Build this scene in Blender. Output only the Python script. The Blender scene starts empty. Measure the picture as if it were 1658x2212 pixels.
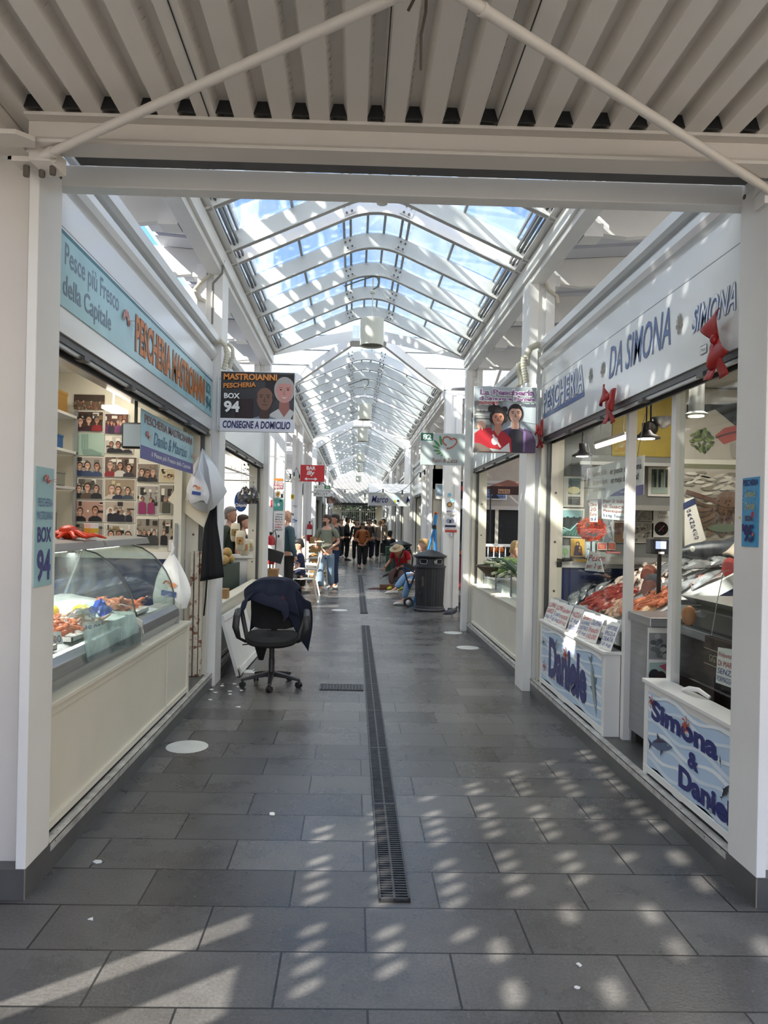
import bpy, bmesh, math, random
from mathutils import Vector, Matrix
sc = bpy.context.scene
COL = sc.collection
# ------------------------------------------------------------------ camera, sky, sun, exposure
FPX, CXP, CYP, EYE = 1556.0, 795.0, 1131.6, 1.53
YAW, ROLL = math.radians(1.1), math.radians(1.2)
cam = bpy.data.objects.new('camera', bpy.data.cameras.new('camera')); COL.objects.link(cam)
cam.data.sensor_fit = 'VERTICAL'; cam.data.sensor_height = 36.0; cam.data.sensor_width = 27.0
cam.data.lens = 36.0*FPX/2212; cam.data.shift_x = (829-CXP)/2212; cam.data.shift_y = (CYP-1106)/2212
cam.data.clip_start = .05; cam.data.clip_end = 500
cam.matrix_world = Matrix.Translation((0, 0, EYE)) @ Matrix.Rotation(-YAW, 4, 'Z') @ Matrix.Rotation(math.pi/2, 4, 'X') @ Matrix.Rotation(ROLL, 4, 'Z')
sc.camera = cam
sc.view_settings.view_transform = 'Standard'; sc.view_settings.look = 'None'; sc.view_settings.gamma = 1
sc.view_settings.use_curve_mapping = False
sc.view_settings.exposure = 0.9
SUN = Vector((1.0, .75, -.91)).normalized()
world = bpy.data.worlds.new('sky'); sc.world = world; world.use_nodes = True
nt = world.node_tree; bg = nt.nodes['Background']
tc = nt.nodes.new('ShaderNodeTexCoord'); sep = nt.nodes.new('ShaderNodeSeparateXYZ'); nt.links.new(tc.outputs['Generated'], sep.inputs[0])
rp = nt.nodes.new('ShaderNodeValToRGB'); nt.links.new(sep.outputs['Z'], rp.inputs[0])
cr = rp.color_ramp; cr.elements[0].position = 0.0; cr.elements[0].color = (.80, .78, .74, 1)
cr.elements[1].position = 1.0; cr.elements[1].color = (.85, .86, .88, 1)
for q, c in ((.20, (.70, .74, .80, 1)), (.33, (.115, .27, .64, 1)), (.56, (.12, .28, .64, 1)), (.72, (.75, .78, .82, 1))): e = cr.elements.new(q); e.color = c
nz = nt.nodes.new('ShaderNodeTexNoise'); nz.inputs['Scale'].default_value = 3.2; nz.inputs['Detail'].default_value = 6; nt.links.new(tc.outputs['Generated'], nz.inputs['Vector'])
cl = nt.nodes.new('ShaderNodeMapRange'); cl.inputs[1].default_value = .56; cl.inputs[2].default_value = .72; nt.links.new(nz.outputs[0], cl.inputs[0])
mx = nt.nodes.new('ShaderNodeMixRGB'); nt.links.new(cl.outputs[0], mx.inputs[0]); nt.links.new(rp.outputs[0], mx.inputs[1]); mx.inputs[2].default_value = (.95, .95, .95, 1)
nt.links.new(mx.outputs[0], bg.inputs[0]); bg.inputs[1].default_value = 1.75
sl = bpy.data.lights.new('sun', 'SUN'); sl.energy = 7.0; sl.angle = math.radians(.53); sl.color = (1, .95, .87)
so = bpy.data.objects.new('sun', sl); COL.objects.link(so); so.rotation_euler = SUN.to_track_quat('-Z', 'Y').to_euler(); so.location = (-20, -15, 20)
cy = sc.cycles
cy.max_bounces = 8; cy.diffuse_bounces = 4; cy.glossy_bounces = 3; cy.transmission_bounces = 4; cy.transparent_max_bounces = 16
cy.caustics_reflective = False; cy.caustics_refractive = False; cy.sample_clamp_indirect = 4.0
cy.use_denoising = True; cy.use_adaptive_sampling = True; cy.adaptive_threshold = .02
random.seed(7)

# ------------------------------------------------------------------ pixel -> point on a real plane of the place
def at(px, py, X=None, Y=None, Z=None):
    x, y = (px-CXP)/FPX, (py-CYP)/FPX
    a, b = math.cos(ROLL), math.sin(ROLL)
    x, y = x*a+y*b, -x*b+y*a
    c, s = math.cos(YAW), math.sin(YAW)
    d = Vector((x*c+s, -x*s+c, -y))
    t = X/d.x if X is not None else Y/d.y if Y is not None else (Z-EYE)/d.z
    return Vector((0, 0, EYE))+d*t

# ------------------------------------------------------------------ materials
def lin(c):
    return tuple((v/12.92 if v <= .04045 else ((v+.055)/1.055)**2.4) for v in c)
def hexc(h):
    return lin(tuple(int(h[i:i+2], 16)/255 for i in (1, 3, 5)))
MATS = {}
def mt(name, rgb, rough=.5, metal=0., var=0., scale=6., bump=0., bscale=None, coat=0., emit=None, alpha=1., trans=0., stretch=None, dirt=None):
    """procedural material: colour varied by noise, optional bump and grime spots"""
    if name in MATS: return MATS[name]
    if isinstance(rgb, str): rgb = hexc(rgb)
    m = bpy.data.materials.new(name); m.use_nodes = True; n = m.node_tree.nodes; l = m.node_tree.links
    p = n['Principled BSDF']; p.inputs['Base Color'].default_value = (*rgb, 1); p.inputs['Roughness'].default_value = rough
    p.inputs['Metallic'].default_value = metal; p.inputs['Coat Weight'].default_value = coat; p.inputs['Coat Roughness'].default_value = .08
    if trans: p.inputs['Transmission Weight'].default_value = trans
    if alpha < 1: p.inputs['Alpha'].default_value = alpha
    if emit: p.inputs['Emission Color'].default_value = (*emit[0], 1); p.inputs['Emission Strength'].default_value = emit[1]
    if var or bump or dirt:
        tcn = n.new('ShaderNodeTexCoord'); mp = n.new('ShaderNodeMapping'); l.new(tcn.outputs['Object'], mp.inputs[0])
        if stretch: mp.inputs['Scale'].default_value = stretch
        nz = n.new('ShaderNodeTexNoise'); nz.inputs['Scale'].default_value = scale; nz.inputs['Detail'].default_value = 5; l.new(mp.outputs[0], nz.inputs['Vector'])
        src = None
        if var:
            hs = n.new('ShaderNodeMapRange'); hs.inputs[1].default_value = .3; hs.inputs[2].default_value = .7; hs.inputs[3].default_value = 1-var; hs.inputs[4].default_value = 1+var*.6; l.new(nz.outputs[0], hs.inputs[0])
            mu = n.new('ShaderNodeVectorMath'); mu.operation = 'SCALE'; mu.inputs[0].default_value = rgb; l.new(hs.outputs[0], mu.inputs['Scale'])
            src = mu.outputs[0]; l.new(src, p.inputs['Base Color'])
        if dirt:
            n2 = n.new('ShaderNodeTexNoise'); n2.inputs['Scale'].default_value = dirt[1]; n2.inputs['Detail'].default_value = 8; n2.inputs['Roughness'].default_value = .7; l.new(mp.outputs[0], n2.inputs['Vector'])
            r2 = n.new('ShaderNodeMapRange'); r2.inputs[1].default_value = dirt[2]; r2.inputs[2].default_value = dirt[2]+.06; l.new(n2.outputs[0], r2.inputs[0])
            m2 = n.new('ShaderNodeMixRGB'); l.new(r2.outputs[0], m2.inputs[0]); m2.inputs[2].default_value = (*hexc(dirt[0]), 1)
            if src: l.new(src, m2.inputs[1])
            else: m2.inputs[1].default_value = (*rgb, 1)
            l.new(m2.outputs[0], p.inputs['Base Color'])
        if bump:
            n3 = n.new('ShaderNodeTexNoise'); n3.inputs['Scale'].default_value = bscale or scale*4; n3.inputs['Detail'].default_value = 4; l.new(mp.outputs[0], n3.inputs['Vector'])
            b = n.new('ShaderNodeBump'); b.inputs['Strength'].default_value = bump; b.inputs['Distance'].default_value = .01; l.new(n3.outputs[0], b.inputs['Height']); l.new(b.outputs[0], p.inputs['Normal'])
    MATS[name] = m; return m
def cm(h, rough=.6):
    return mt('paint_'+h.strip('#'), h, rough)
def clear_glass(name, tint=(1, 1, 1), refl=1.0, veil=0.0, veilcol=(.8, .85, .85)):
    m = bpy.data.materials.new(name); m.use_nodes = True; n = m.node_tree.nodes; l = m.node_tree.links; n.remove(n['Principled BSDF'])
    tr = n.new('ShaderNodeBsdfTransparent'); tr.inputs[0].default_value = (*tint, 1)
    gl = n.new('ShaderNodeBsdfGlossy'); gl.inputs['Roughness'].default_value = .03
    fr = n.new('ShaderNodeFresnel'); fr.inputs[0].default_value = 1.45
    mu = n.new('ShaderNodeMath'); mu.operation = 'MULTIPLY'; mu.inputs[1].default_value = refl; l.new(fr.outputs[0], mu.inputs[0])
    mi = n.new('ShaderNodeMixShader'); l.new(mu.outputs[0], mi.inputs[0]); l.new(tr.outputs[0], mi.inputs[1]); l.new(gl.outputs[0], mi.inputs[2])
    out = mi.outputs[0]
    if veil:
        tcn = n.new('ShaderNodeTexCoord'); mp = n.new('ShaderNodeMapping'); mp.inputs['Scale'].default_value = (6, 1.2, 1.2); l.new(tcn.outputs['Object'], mp.inputs[0])
        nz = n.new('ShaderNodeTexNoise'); nz.inputs['Scale'].default_value = 2.5; nz.inputs['Detail'].default_value = 8; l.new(mp.outputs[0], nz.inputs[0])
        r = n.new('ShaderNodeMapRange'); r.inputs[1].default_value = .42; r.inputs[2].default_value = .72; r.inputs[3].default_value = veil*.35; r.inputs[4].default_value = veil*1.6; l.new(nz.outputs[0], r.inputs[0])
        df = n.new('ShaderNodeBsdfDiffuse'); df.inputs[0].default_value = (*veilcol, 1)
        tl = n.new('ShaderNodeBsdfTranslucent'); tl.inputs[0].default_value = (*veilcol, 1)
        ad = n.new('ShaderNodeMixShader'); ad.inputs[0].default_value = .6; l.new(df.outputs[0], ad.inputs[1]); l.new(tl.outputs[0], ad.inputs[2])
        m2 = n.new('ShaderNodeMixShader'); l.new(r.outputs[0], m2.inputs[0]); l.new(out, m2.inputs[1]); l.new(ad.outputs[0], m2.inputs[2]); out = m2.outputs[0]
    l.new(out, n['Material Output'].inputs[0]); MATS[name] = m; return m

WHITE = mt('white_painted_steel', (.79, .775, .745), .35, var=.05, scale=2.5, bump=.05, bscale=60, dirt=('#8f867a', 34, .71))
WHITE2 = mt('white_lacquered_panel', (.74, .75, .74), .16, var=.03, scale=1.2, bump=.06, bscale=1.6)
CREAM = mt('cream_panel', '#d9d3c2', .38, var=.05, scale=3, bump=.03, bscale=40, dirt=('#8a7450', 28, .70))
BEIGE = mt('beige_painted_steel', (.66, .61, .55), .42, var=.05, scale=2, bump=.04, bscale=50, dirt=('#5a5148', 40, .72))
DECK = mt('corrugated_metal', (.74, .695, .635), .34, metal=.05, var=.04, scale=1.5)
ROOFM = mt('shed_roof_panel', (.60, .62, .68), .4, var=.08, scale=1.5)
STEEL = mt('brushed_steel', (.42, .43, .43), .33, metal=.85, var=.12, scale=3, stretch=(1, 1, 30))
DSTEEL = mt('dark_shutter_steel', (.10, .10, .10), .4, metal=.4, var=.2, scale=8)
BLACK = mt('black_plastic', (.012, .012, .013), .42, bump=.1, bscale=160)
IRON = mt('cast_iron', (.045, .045, .047), .5, metal=.3, var=.25, scale=12, bump=.15)
STONE = mt('dark_kerb_stone', (.085, .083, .08), .32, var=.3, scale=3.5, bump=.06, bscale=60, dirt=('#6b675f', 26, .66))
EDGE = mt('worn_aluminium_edge', (.66, .64, .60), .34, metal=.5, var=.3, scale=14, dirt=('#4a453c', 50, .6))
BOLT = mt('bolt_steel', (.16, .14, .12), .5, metal=.7)
GREYT = mt('grey_glazing_bar', (.30, .31, .31), .45, metal=.2)
RUST = mt('rusty_steel', (.55, .50, .42), .6, var=.2, scale=9, dirt=('#6a3a1c', 9, .52))
GLASS = clear_glass('window_glass', (.96, .98, .97), .10)
ROOFGLASS = clear_glass('dusty_roof_glass', (.92, .97, .97), .5, veil=.15)
WASHGLASS = clear_glass('hazy_display_glass', (.90, .94, .93), .18, veil=.03)
BLUEW = mt('blue_wall_panel', '#15285e', .4, var=.15, scale=2)
CARD = mt('cardboard', '#a07a50', .8, var=.1, scale=8)
PAPER = mt('white_paper', '#e4e2dc', .7, var=.03)
WOOD = mt('pale_wood', '#b08a55', .7, var=.2, scale=5, stretch=(1, 1, 12))
GREEN = mt('leaf_green', '#5c7a34', .5, var=.3, scale=12)
RED = mt('red_satin', '#9c1c18', .42, var=.15, scale=10, bump=.1, bscale=40)

# floor: dark stone pavers 60 x 30 cm in running bond
def floor_material():
    m = bpy.data.materials.new('dark_stone_pavers'); m.use_nodes = True; n = m.node_tree.nodes; l = m.node_tree.links; p = n['Principled BSDF']
    tcn = n.new('ShaderNodeTexCoord'); mp = n.new('ShaderNodeMapping'); mp.inputs['Location'].default_value = (.527, -2.27+30, 0)
    l.new(tcn.outputs['Object'], mp.inputs[0])
    b = n.new('ShaderNodeTexBrick'); l.new(mp.outputs[0], b.inputs['Vector'])
    b.offset = .5; b.inputs['Scale'].default_value = 1; b.inputs['Brick Width'].default_value = .6; b.inputs['Row Height'].default_value = .3
    b.inputs['Mortar Size'].default_value = .0042; b.inputs['Mortar Smooth'].default_value = .1; b.inputs['Bias'].default_value = 0
    b.inputs['Color1'].default_value = (.060, .057, .054, 1); b.inputs['Color2'].default_value = (.118, .113, .107, 1); b.inputs['Mortar'].default_value = (.012, .012, .012, 1)
    nz = n.new('ShaderNodeTexNoise'); nz.inputs['Scale'].default_value = 2.2; nz.inputs['Detail'].default_value = 9; nz.inputs['Roughness'].default_value = .65; l.new(tcn.outputs['Object'], nz.inputs['Vector'])
    fz = n.new('ShaderNodeTexNoise'); fz.inputs['Scale'].default_value = 90; fz.inputs['Detail'].default_value = 3; l.new(tcn.outputs['Object'], fz.inputs['Vector'])
    r = n.new('ShaderNodeMapRange'); r.inputs[1].default_value = .3; r.inputs[2].default_value = .7; r.inputs[3].default_value = .7; r.inputs[4].default_value = 1.35; l.new(nz.outputs[0], r.inputs[0])
    r2 = n.new('ShaderNodeMapRange'); r2.inputs[1].default_value = .3; r2.inputs[2].default_value = .7; r2.inputs[3].default_value = .8; r2.inputs[4].default_value = 1.2; l.new(fz.outputs[0], r2.inputs[0])
    mu = n.new('ShaderNodeMath'); mu.operation = 'MULTIPLY'; l.new(r.outputs[0], mu.inputs[0]); l.new(r2.outputs[0], mu.inputs[1])
    v = n.new('ShaderNodeVectorMath'); v.operation = 'SCALE'; l.new(b.outputs[0], v.inputs[0]); l.new(mu.outputs[0], v.inputs['Scale'])
    l.new(v.outputs[0], p.inputs['Base Color'])
    rr = n.new('ShaderNodeMapRange'); rr.inputs[1].default_value = .3; rr.inputs[2].default_value = .7; rr.inputs[3].default_value = .20; rr.inputs[4].default_value = .38; l.new(nz.outputs[0], rr.inputs[0]); l.new(rr.outputs[0], p.inputs['Roughness'])
    bp = n.new('ShaderNodeBump'); bp.inputs['Strength'].default_value = .25; bp.inputs['Distance'].default_value = .003
    sb = n.new('ShaderNodeMath'); sb.operation = 'MULTIPLY_ADD'; l.new(b.outputs['Fac'], sb.inputs[0]); sb.inputs[1].default_value = -1.5; l.new(fz.outputs[0], sb.inputs[2])
    l.new(sb.outputs[0], bp.inputs['Height']); l.new(bp.outputs[0], p.inputs['Normal'])
    return m
PAVERS = floor_material()

# ------------------------------------------------------------------ mesh building
TXT = {}
def text_data(s, bold, shear):
    k = (s, bold, shear)
    if k in TXT: return TXT[k]
    cu = bpy.data.curves.new('t', 'FONT'); cu.body = s; cu.size = 1; cu.offset = bold; cu.shear = shear; cu.resolution_u = 3; cu.space_line = .9
    cu.align_x = 'CENTER'
    o = bpy.data.objects.new('t', cu); COL.objects.link(o); dg = bpy.context.evaluated_depsgraph_get(); ev = o.evaluated_get(dg); me = ev.to_mesh()
    vs = [v.co.xy.copy() for v in me.vertices]; fs = [tuple(p.vertices) for p in me.polygons]; ev.to_mesh_clear()
    bpy.data.objects.remove(o); bpy.data.curves.remove(cu)
    x0 = min(v.x for v in vs); x1 = max(v.x for v in vs); y0 = min(v.y for v in vs); y1 = max(v.y for v in vs)
    vs = [((v.x-x0)/(x1-x0), (v.y-y0)/(y1-y0)) for v in vs]
    TXT[k] = (vs, fs); return TXT[k]

class MB:
    def __init__(s, mat=None): s.v = []; s.f = []; s.m = []; s.mats = []; s.T = None; s.use(mat or WHITE)
    def use(s, m):
        if m not in s.mats: s.mats.append(m)
        s.c = s.mats.index(m); return s
    def add(s, vs, fs):
        b = len(s.v)
        for v in vs:
            v = Vector(v); s.v.append(s.T @ v if s.T is not None else v)
        for f in fs: s.f.append(tuple(b+i for i in f)); s.m.append(s.c)
        return s
    def box(s, x0, y0, z0, x1, y1, z1):
        x0, x1 = sorted((x0, x1)); y0, y1 = sorted((y0, y1)); z0, z1 = sorted((z0, z1))
        return s.add([(x, y, z) for z in (z0, z1) for y in (y0, y1) for x in (x0, x1)], [(0, 2, 3, 1), (4, 5, 7, 6), (0, 1, 5, 4), (2, 6, 7, 3), (0, 4, 6, 2), (1, 3, 7, 5)])
    def poly(s, pts): return s.add(pts, [tuple(range(len(pts)))])
    def prism(s, pts, d):
        """planar outline pts swept by vector d"""
        n = len(pts); d = Vector(d); p = [Vector(q) for q in pts]
        return s.add(p+[q+d for q in p], [tuple(range(n))[::-1], tuple(range(n, 2*n))]+[(i, (i+1) % n, (i+1) % n+n, i+n) for i in range(n)])
    def tube(s, path, r, n=8, cap=True):
        """r: number or list; path: points"""
        P = [Vector(p) for p in path]; R = r if isinstance(r, (list, tuple)) else [r]*len(P); vs = []; up = None
        for i, p in enumerate(P):
            t = (P[min(i+1, len(P)-1)]-P[max(i-1, 0)]).normalized()
            if up is None:
                up = Vector((0, 0, 1)) if abs(t.z) < .9 else Vector((1, 0, 0))
            a = t.cross(up).normalized(); up = a.cross(t).normalized()
            for k in range(n):
                w = 2*math.pi*k/n; vs.append(p+(a*math.cos(w)+up*math.sin(w))*R[i])
        fs = [(i*n+k, i*n+(k+1) % n, (i+1)*n+(k+1) % n, (i+1)*n+k) for i in range(len(P)-1) for k in range(n)]
        if cap: fs += [tuple(range(n))[::-1], tuple((len(P)-1)*n+k for k in range(n))]
        return s.add(vs, fs)
    def cyl(s, p, q, r, n=16, r2=None): return s.tube([p, q], [r, r if r2 is None else r2], n)
    def lathe(s, prof, c=(0, 0, 0), n=24, sx=1, sy=1):
        """prof: (radius, z)"""
        vs = [(c[0]+r*math.cos(2*math.pi*k/n)*sx, c[1]+r*math.sin(2*math.pi*k/n)*sy, c[2]+z) for r, z in prof for k in range(n)]
        m = len(prof); fs = [(i*n+k, i*n+(k+1) % n, (i+1)*n+(k+1) % n, (i+1)*n+k) for i in range(m-1) for k in range(n)]
        fs += [tuple(range(n))[::-1], tuple((m-1)*n+k for k in range(n))]
        return s.add(vs, fs)
    def ball(s, c, rx, ry=None, rz=None, n=12, m=8, M=None):
        ry = rx if ry is None else ry; rz = rx if rz is None else rz; vs = []; c = Vector(c)
        for i in range(m+1):
            t = math.pi*i/m
            for k in range(n):
                w = 2*math.pi*k/n; v = Vector((rx*math.sin(t)*math.cos(w), ry*math.sin(t)*math.sin(w), -rz*math.cos(t)))
                vs.append(c+(M @ v if M is not None else v))
        return s.add(vs, [(i*n+k, i*n+(k+1) % n, (i+1)*n+(k+1) % n, (i+1)*n+k) for i in range(m) for k in range(n)])
    def sheet(s, fn, nu, nv):
        vs = [fn(i/nu, j/nv) for j in range(nv+1) for i in range(nu+1)]
        return s.add(vs, [(j*(nu+1)+i, j*(nu+1)+i+1, (j+1)*(nu+1)+i+1, (j+1)*(nu+1)+i) for j in range(nv) for i in range(nu)])
    def loft(s, secs, cap=True):
        n = len(secs[0]); vs = [p for q in secs for p in q]
        fs = [(i*n+k, i*n+(k+1) % n, (i+1)*n+(k+1) % n, (i+1)*n+k) for i in range(len(secs)-1) for k in range(n)]
        if cap: fs += [tuple(range(n))[::-1], tuple((len(secs)-1)*n+k for k in range(n))]
        return s.add(vs, fs)
    def build(s, name, parent=None, smooth=False, bevel=0, sub=0, solid=0, local=False):
        vs = s.v; base = Vector((0, 0, 0))
        if parent is not None:
            if not local:
                inv = BASE[parent.name].inverted(); vs = [inv @ v for v in vs]
        elif not local:
            lo = [min(v[i] for v in vs) for i in range(3)]; hi = [max(v[i] for v in vs) for i in range(3)]
            base = Vector(((lo[0]+hi[0])/2, (lo[1]+hi[1])/2, lo[2])); vs = [v-base for v in vs]
        me = bpy.data.meshes.new(name); me.from_pydata([tuple(v) for v in vs], [], s.f)
        for m in s.mats: me.materials.append(m)
        me.polygons.foreach_set('material_index', s.m)
        if smooth:
            me.polygons.foreach_set('use_smooth', [True]*len(me.polygons))
        me.validate(); me.update()
        if smooth:
            bm = bmesh.new(); bm.from_mesh(me)
            if smooth == 2: bmesh.ops.remove_doubles(bm, verts=bm.verts, dist=1e-5)
            bmesh.ops.recalc_face_normals(bm, faces=bm.faces)
            for e in bm.edges:
                if len(e.link_faces) == 2 and e.calc_face_angle(0) > .7: e.smooth = False
            bm.to_mesh(me); bm.free()
        o = bpy.data.objects.new(name, me); COL.objects.link(o)
        if parent is not None:
            o.parent = parent; BASE[o.name] = BASE[parent.name].copy()
        else:
            o.location = base; BASE[o.name] = Matrix.Translation(base)
        if solid:
            md = o.modifiers.new('solid', 'SOLIDIFY'); md.thickness = solid; md.offset = 0
        if sub:
            md = o.modifiers.new('sub', 'SUBSURF'); md.levels = md.render_levels = sub
        if bevel:
            md = o.modifiers.new('bevel', 'BEVEL'); md.width = bevel; md.segments = 2; md.limit_method = 'ANGLE'; md.harden_normals = False
        return o
BASE = {}
def tag(o, label, cat, group=None, kind=None):
    if label: o['label'] = label
    if cat: o['category'] = cat
    if group: o['group'] = group
    if kind: o['kind'] = kind
    return o
def thing(name, label, cat, loc=(0, 0, 0), rotz=0, group=None):
    o = bpy.data.objects.new(name, None); COL.objects.link(o); o.location = loc; o.rotation_euler = (0, 0, rotz)
    BASE[o.name] = Matrix.Translation(loc) @ Matrix.Rotation(rotz, 4, 'Z')
    return tag(o, label, cat, group)
def struct(mb, name, parent=None, label=None, **k):
    o = mb.build(name, parent, **k)
    if parent is None: tag(o, label or name.replace('_', ' ').split('.')[0]+' of the covered market arcade', 'building part', None, 'structure')
    return o
def dup(o, loc=None, rotz=None, label=None, group=None, parent=None):
    c = o.copy(); COL.objects.link(c); c.parent = parent
    if loc is not None: c.location = loc
    if rotz is not None: c.rotation_euler = (0, 0, rotz)
    if label: c['label'] = label
    if group: c['group'] = group
    BASE[c.name] = Matrix.Translation(c.location) @ Matrix.Rotation(c.rotation_euler[2], 4, 'Z')
    for ch in list(o.children): dup(ch, parent=c)
    return c

def clip2(pts, x0, y0, x1, y1):
    for ax, lim, sg in ((0, x0, 1), (0, x1, -1), (1, y0, 1), (1, y1, -1)):
        out = []
        for i, p in enumerate(pts):
            q = pts[i-1]; a, b = (q[ax]-lim)*sg, (p[ax]-lim)*sg
            if (a < 0) != (b < 0):
                t = a/(a-b); out.append((q[0]+(p[0]-q[0])*t, q[1]+(p[1]-q[1])*t))
            if b >= 0: out.append(p)
        pts = out
        if not pts: return []
    return pts
class Flat:
    """flat artwork on a board: O corner, U and V full width and height vectors, layers a fraction of a millimetre apart"""
    def __init__(s, mb, O, U, V, step=.0007):
        s.mb = mb; s.O = Vector(O); s.U = Vector(U); s.V = Vector(V); s.N = s.U.cross(s.V).normalized(); s.k = 0; s.clip = None; s.step = step; s.asp = s.U.length/s.V.length
    def p(s, x, y): return s.O+s.U*x+s.V*y+s.N*(s.k*s.step)
    def poly(s, pts, m):
        if s.clip: pts = clip2(pts, *s.clip)
        if len(pts) < 3: return s
        s.k += 1; s.mb.use(m).poly([s.p(*q) for q in pts]); return s
    def rect(s, x0, y0, x1, y1, m): return s.poly([(x0, y0), (x1, y0), (x1, y1), (x0, y1)], m)
    def ell(s, cx, cy, rx, ry, m, n=16, a=0, keep=False):
        """rx, ry in units of the height"""
        if keep: s.k -= 1
        pts = []
        for k in range(n):
            w = 2*math.pi*k/n; u, v = rx*math.cos(w), ry*math.sin(w)
            pts.append((cx+(u*math.cos(a)-v*math.sin(a))/s.asp, cy+u*math.sin(a)+v*math.cos(a)))
        return s.poly(pts, m)
    def line(s, pts, w, m):
        s.k += 1; s.mb.use(m)
        for (a, b), (c, d) in zip(pts, pts[1:]):
            dx, dy = (c-a)*s.asp, d-b; L = math.hypot(dx, dy) or 1; nx, ny = -dy/L*w/2, dx/L*w/2
            s.mb.poly([s.p(a+nx/s.asp, b+ny), s.p(a-nx/s.asp, b-ny), s.p(c-nx/s.asp, d-ny), s.p(c+nx/s.asp, d+ny)])
        return s
    def text(s, t, x0, y0, x1, y1, m, bold=0., shear=0., dy=0.):
        """dy: rise of the right end"""
        s.k += 1; vs, fs = text_data(t, bold, shear); s.mb.use(m)
        s.mb.add([s.p(x0+(x1-x0)*a, y0+(y1-y0)*b+dy*a) for a, b in vs], fs); return s
    def outlined(s, t, x0, y0, x1, y1, m, edge, bold=.0, fat=.05, shear=0., dy=0.):
        s.text(t, x0-.004, y0-.01, x1+.004, y1+.01, edge, bold+fat, shear, dy); return s.text(t, x0, y0, x1, y1, m, bold, shear, dy)
# ------------------------------------------------------------------ the setting
XL, XR, XC = -1.285, 1.665, .165          # kerb faces and the middle of the arcade
FL, FR = -1.33, 1.71                      # stall front planes
P0 = 2.90                                 # front of the stalls
mb = MB(PAVERS).box(-14, -6, -.05, 14, 62, 0); o = struct(mb, 'floor', local=True, label='dark grey stone paver floor running down the arcade')
SECT = [(2.9, 10.62), (13.2, 21.0), (23.6, 31.4), (34.0, 41.8)]
n = 0
for i, (a, b) in enumerate(SECT):
    for side in (-1, 1):
        xf = XL if side < 0 else XR; xo = side*4.4
        mb = MB(STONE).box(xf, a, 0, xo, b, .12)
        e0, e1 = (xf, xf-.045) if side < 0 else (xf, xf+.045)
        mb.use(EDGE).box(e0+.002*side*-1, a+.24, .1185, e1, b, .1225).box(xf-.002*side, a+.24, .085, xf, b, .1225)
        if i == 0:
            mb.use(cm('#7d776c')).box(xf-.003*side, a-.003, 0, xf+.002*side, a, .12)
        n += 1; struct(mb, 'trim_%d' % n, label='dark stone kerb platform under the %s stalls, %s' % ('left' if side < 0 else 'right', ['nearest the gate', 'past the first crossing', 'past the second crossing', 'at the far end'][i]))

# --- near canopy: corrugated deck, beams, gate
P = .142; Z0, Z1 = 3.05, 3.10
mb = MB(DECK); x = -1.62; prof = []
while x < 3.2:
    prof += [(x, Z0), (x+.074, Z0), (x+.090, Z1), (x+.126, Z1)]; x += P
pts = prof+[(prof[-1][0], Z1+.004)]
for k in range(len(prof)-1):
    (xa, za), (xb, zb) = prof[k], prof[k+1]
    mb.poly([(xa, -.9, za), (xb, -.9, zb), (xb, 3.06, zb), (xa, 3.06, za)]); mb.poly([(xa, -.9, za+.003), (xa, 3.06, za+.003), (xb, 3.06, zb+.003), (xb, -.9, zb+.003)])
    if k % 4 == 1:                        # pressed dimples on the slanted webs
        yy = -.5
        while yy < 2.9:
            mb.use(DECK)
            cx_, cz_ = (xa+xb)/2, (za+zb)/2
            mb.poly([(cx_-.008, yy, cz_-.020), (cx_-.014, yy+.006, cz_-.020), (cx_+.002, yy+.022, cz_+.014), (cx_+.008, yy+.016, cz_+.014)])
            yy += .042
mb.use(BLACK)
for xs in (XC-.745, XC-.09, XC+.34): mb.box(xs, -.9, Z0-.0025, xs+.004, 3.0, Z0+.001)
mb.use(DECK).box(-1.62, -.9, 3.14, 3.2, 3.06, 3.16)
mb.use(BLACK).box(-1.55, 2.70, Z0+.004, 3.1, 2.71, Z1+.02)  # black strip paints the shade in the deck voids at the beam
struct(mb, 'ceiling', label='beige corrugated metal canopy deck over the gate', local=True)
mb = MB(BEIGE)                            # beam under the deck end
bw = lambda m, x0, x1: m.box(x0, 2.72, 3.037, x1, 2.83, 3.05).box(x0, 2.765, 2.948, x1, 2.785, 3.037).box(x0, 2.72, 2.935, x1, 2.83, 2.948)
bw(mb, -1.27, 2.6)
mb.prism([(-1.27, 2.765, 2.95), (2.6, 2.765, 2.95), (2.6, 2.745, 2.97), (-1.27, 2.745, 2.97)], (0, .01, .005))
struct(mb, 'trim_20', label='beige steel beam carrying the end of the corrugated canopy', bevel=.002)
mb = MB(DSTEEL).box(-1.2, 2.85, 3.035, 1.8, 3.1, 3.049); struct(mb, 'trim_21', label='dark strip painting the shadow gap between canopy beam and gate lintel')  # dark strip stands in for the shade behind the beam
mb = MB(WHITE).box(-1.31, 3.12, 2.955, 1.75, 3.2, 3.045); struct(mb, 'trim_22', label='white steel lintel of the gate at the front of the arcade', bevel=.004)
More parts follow.
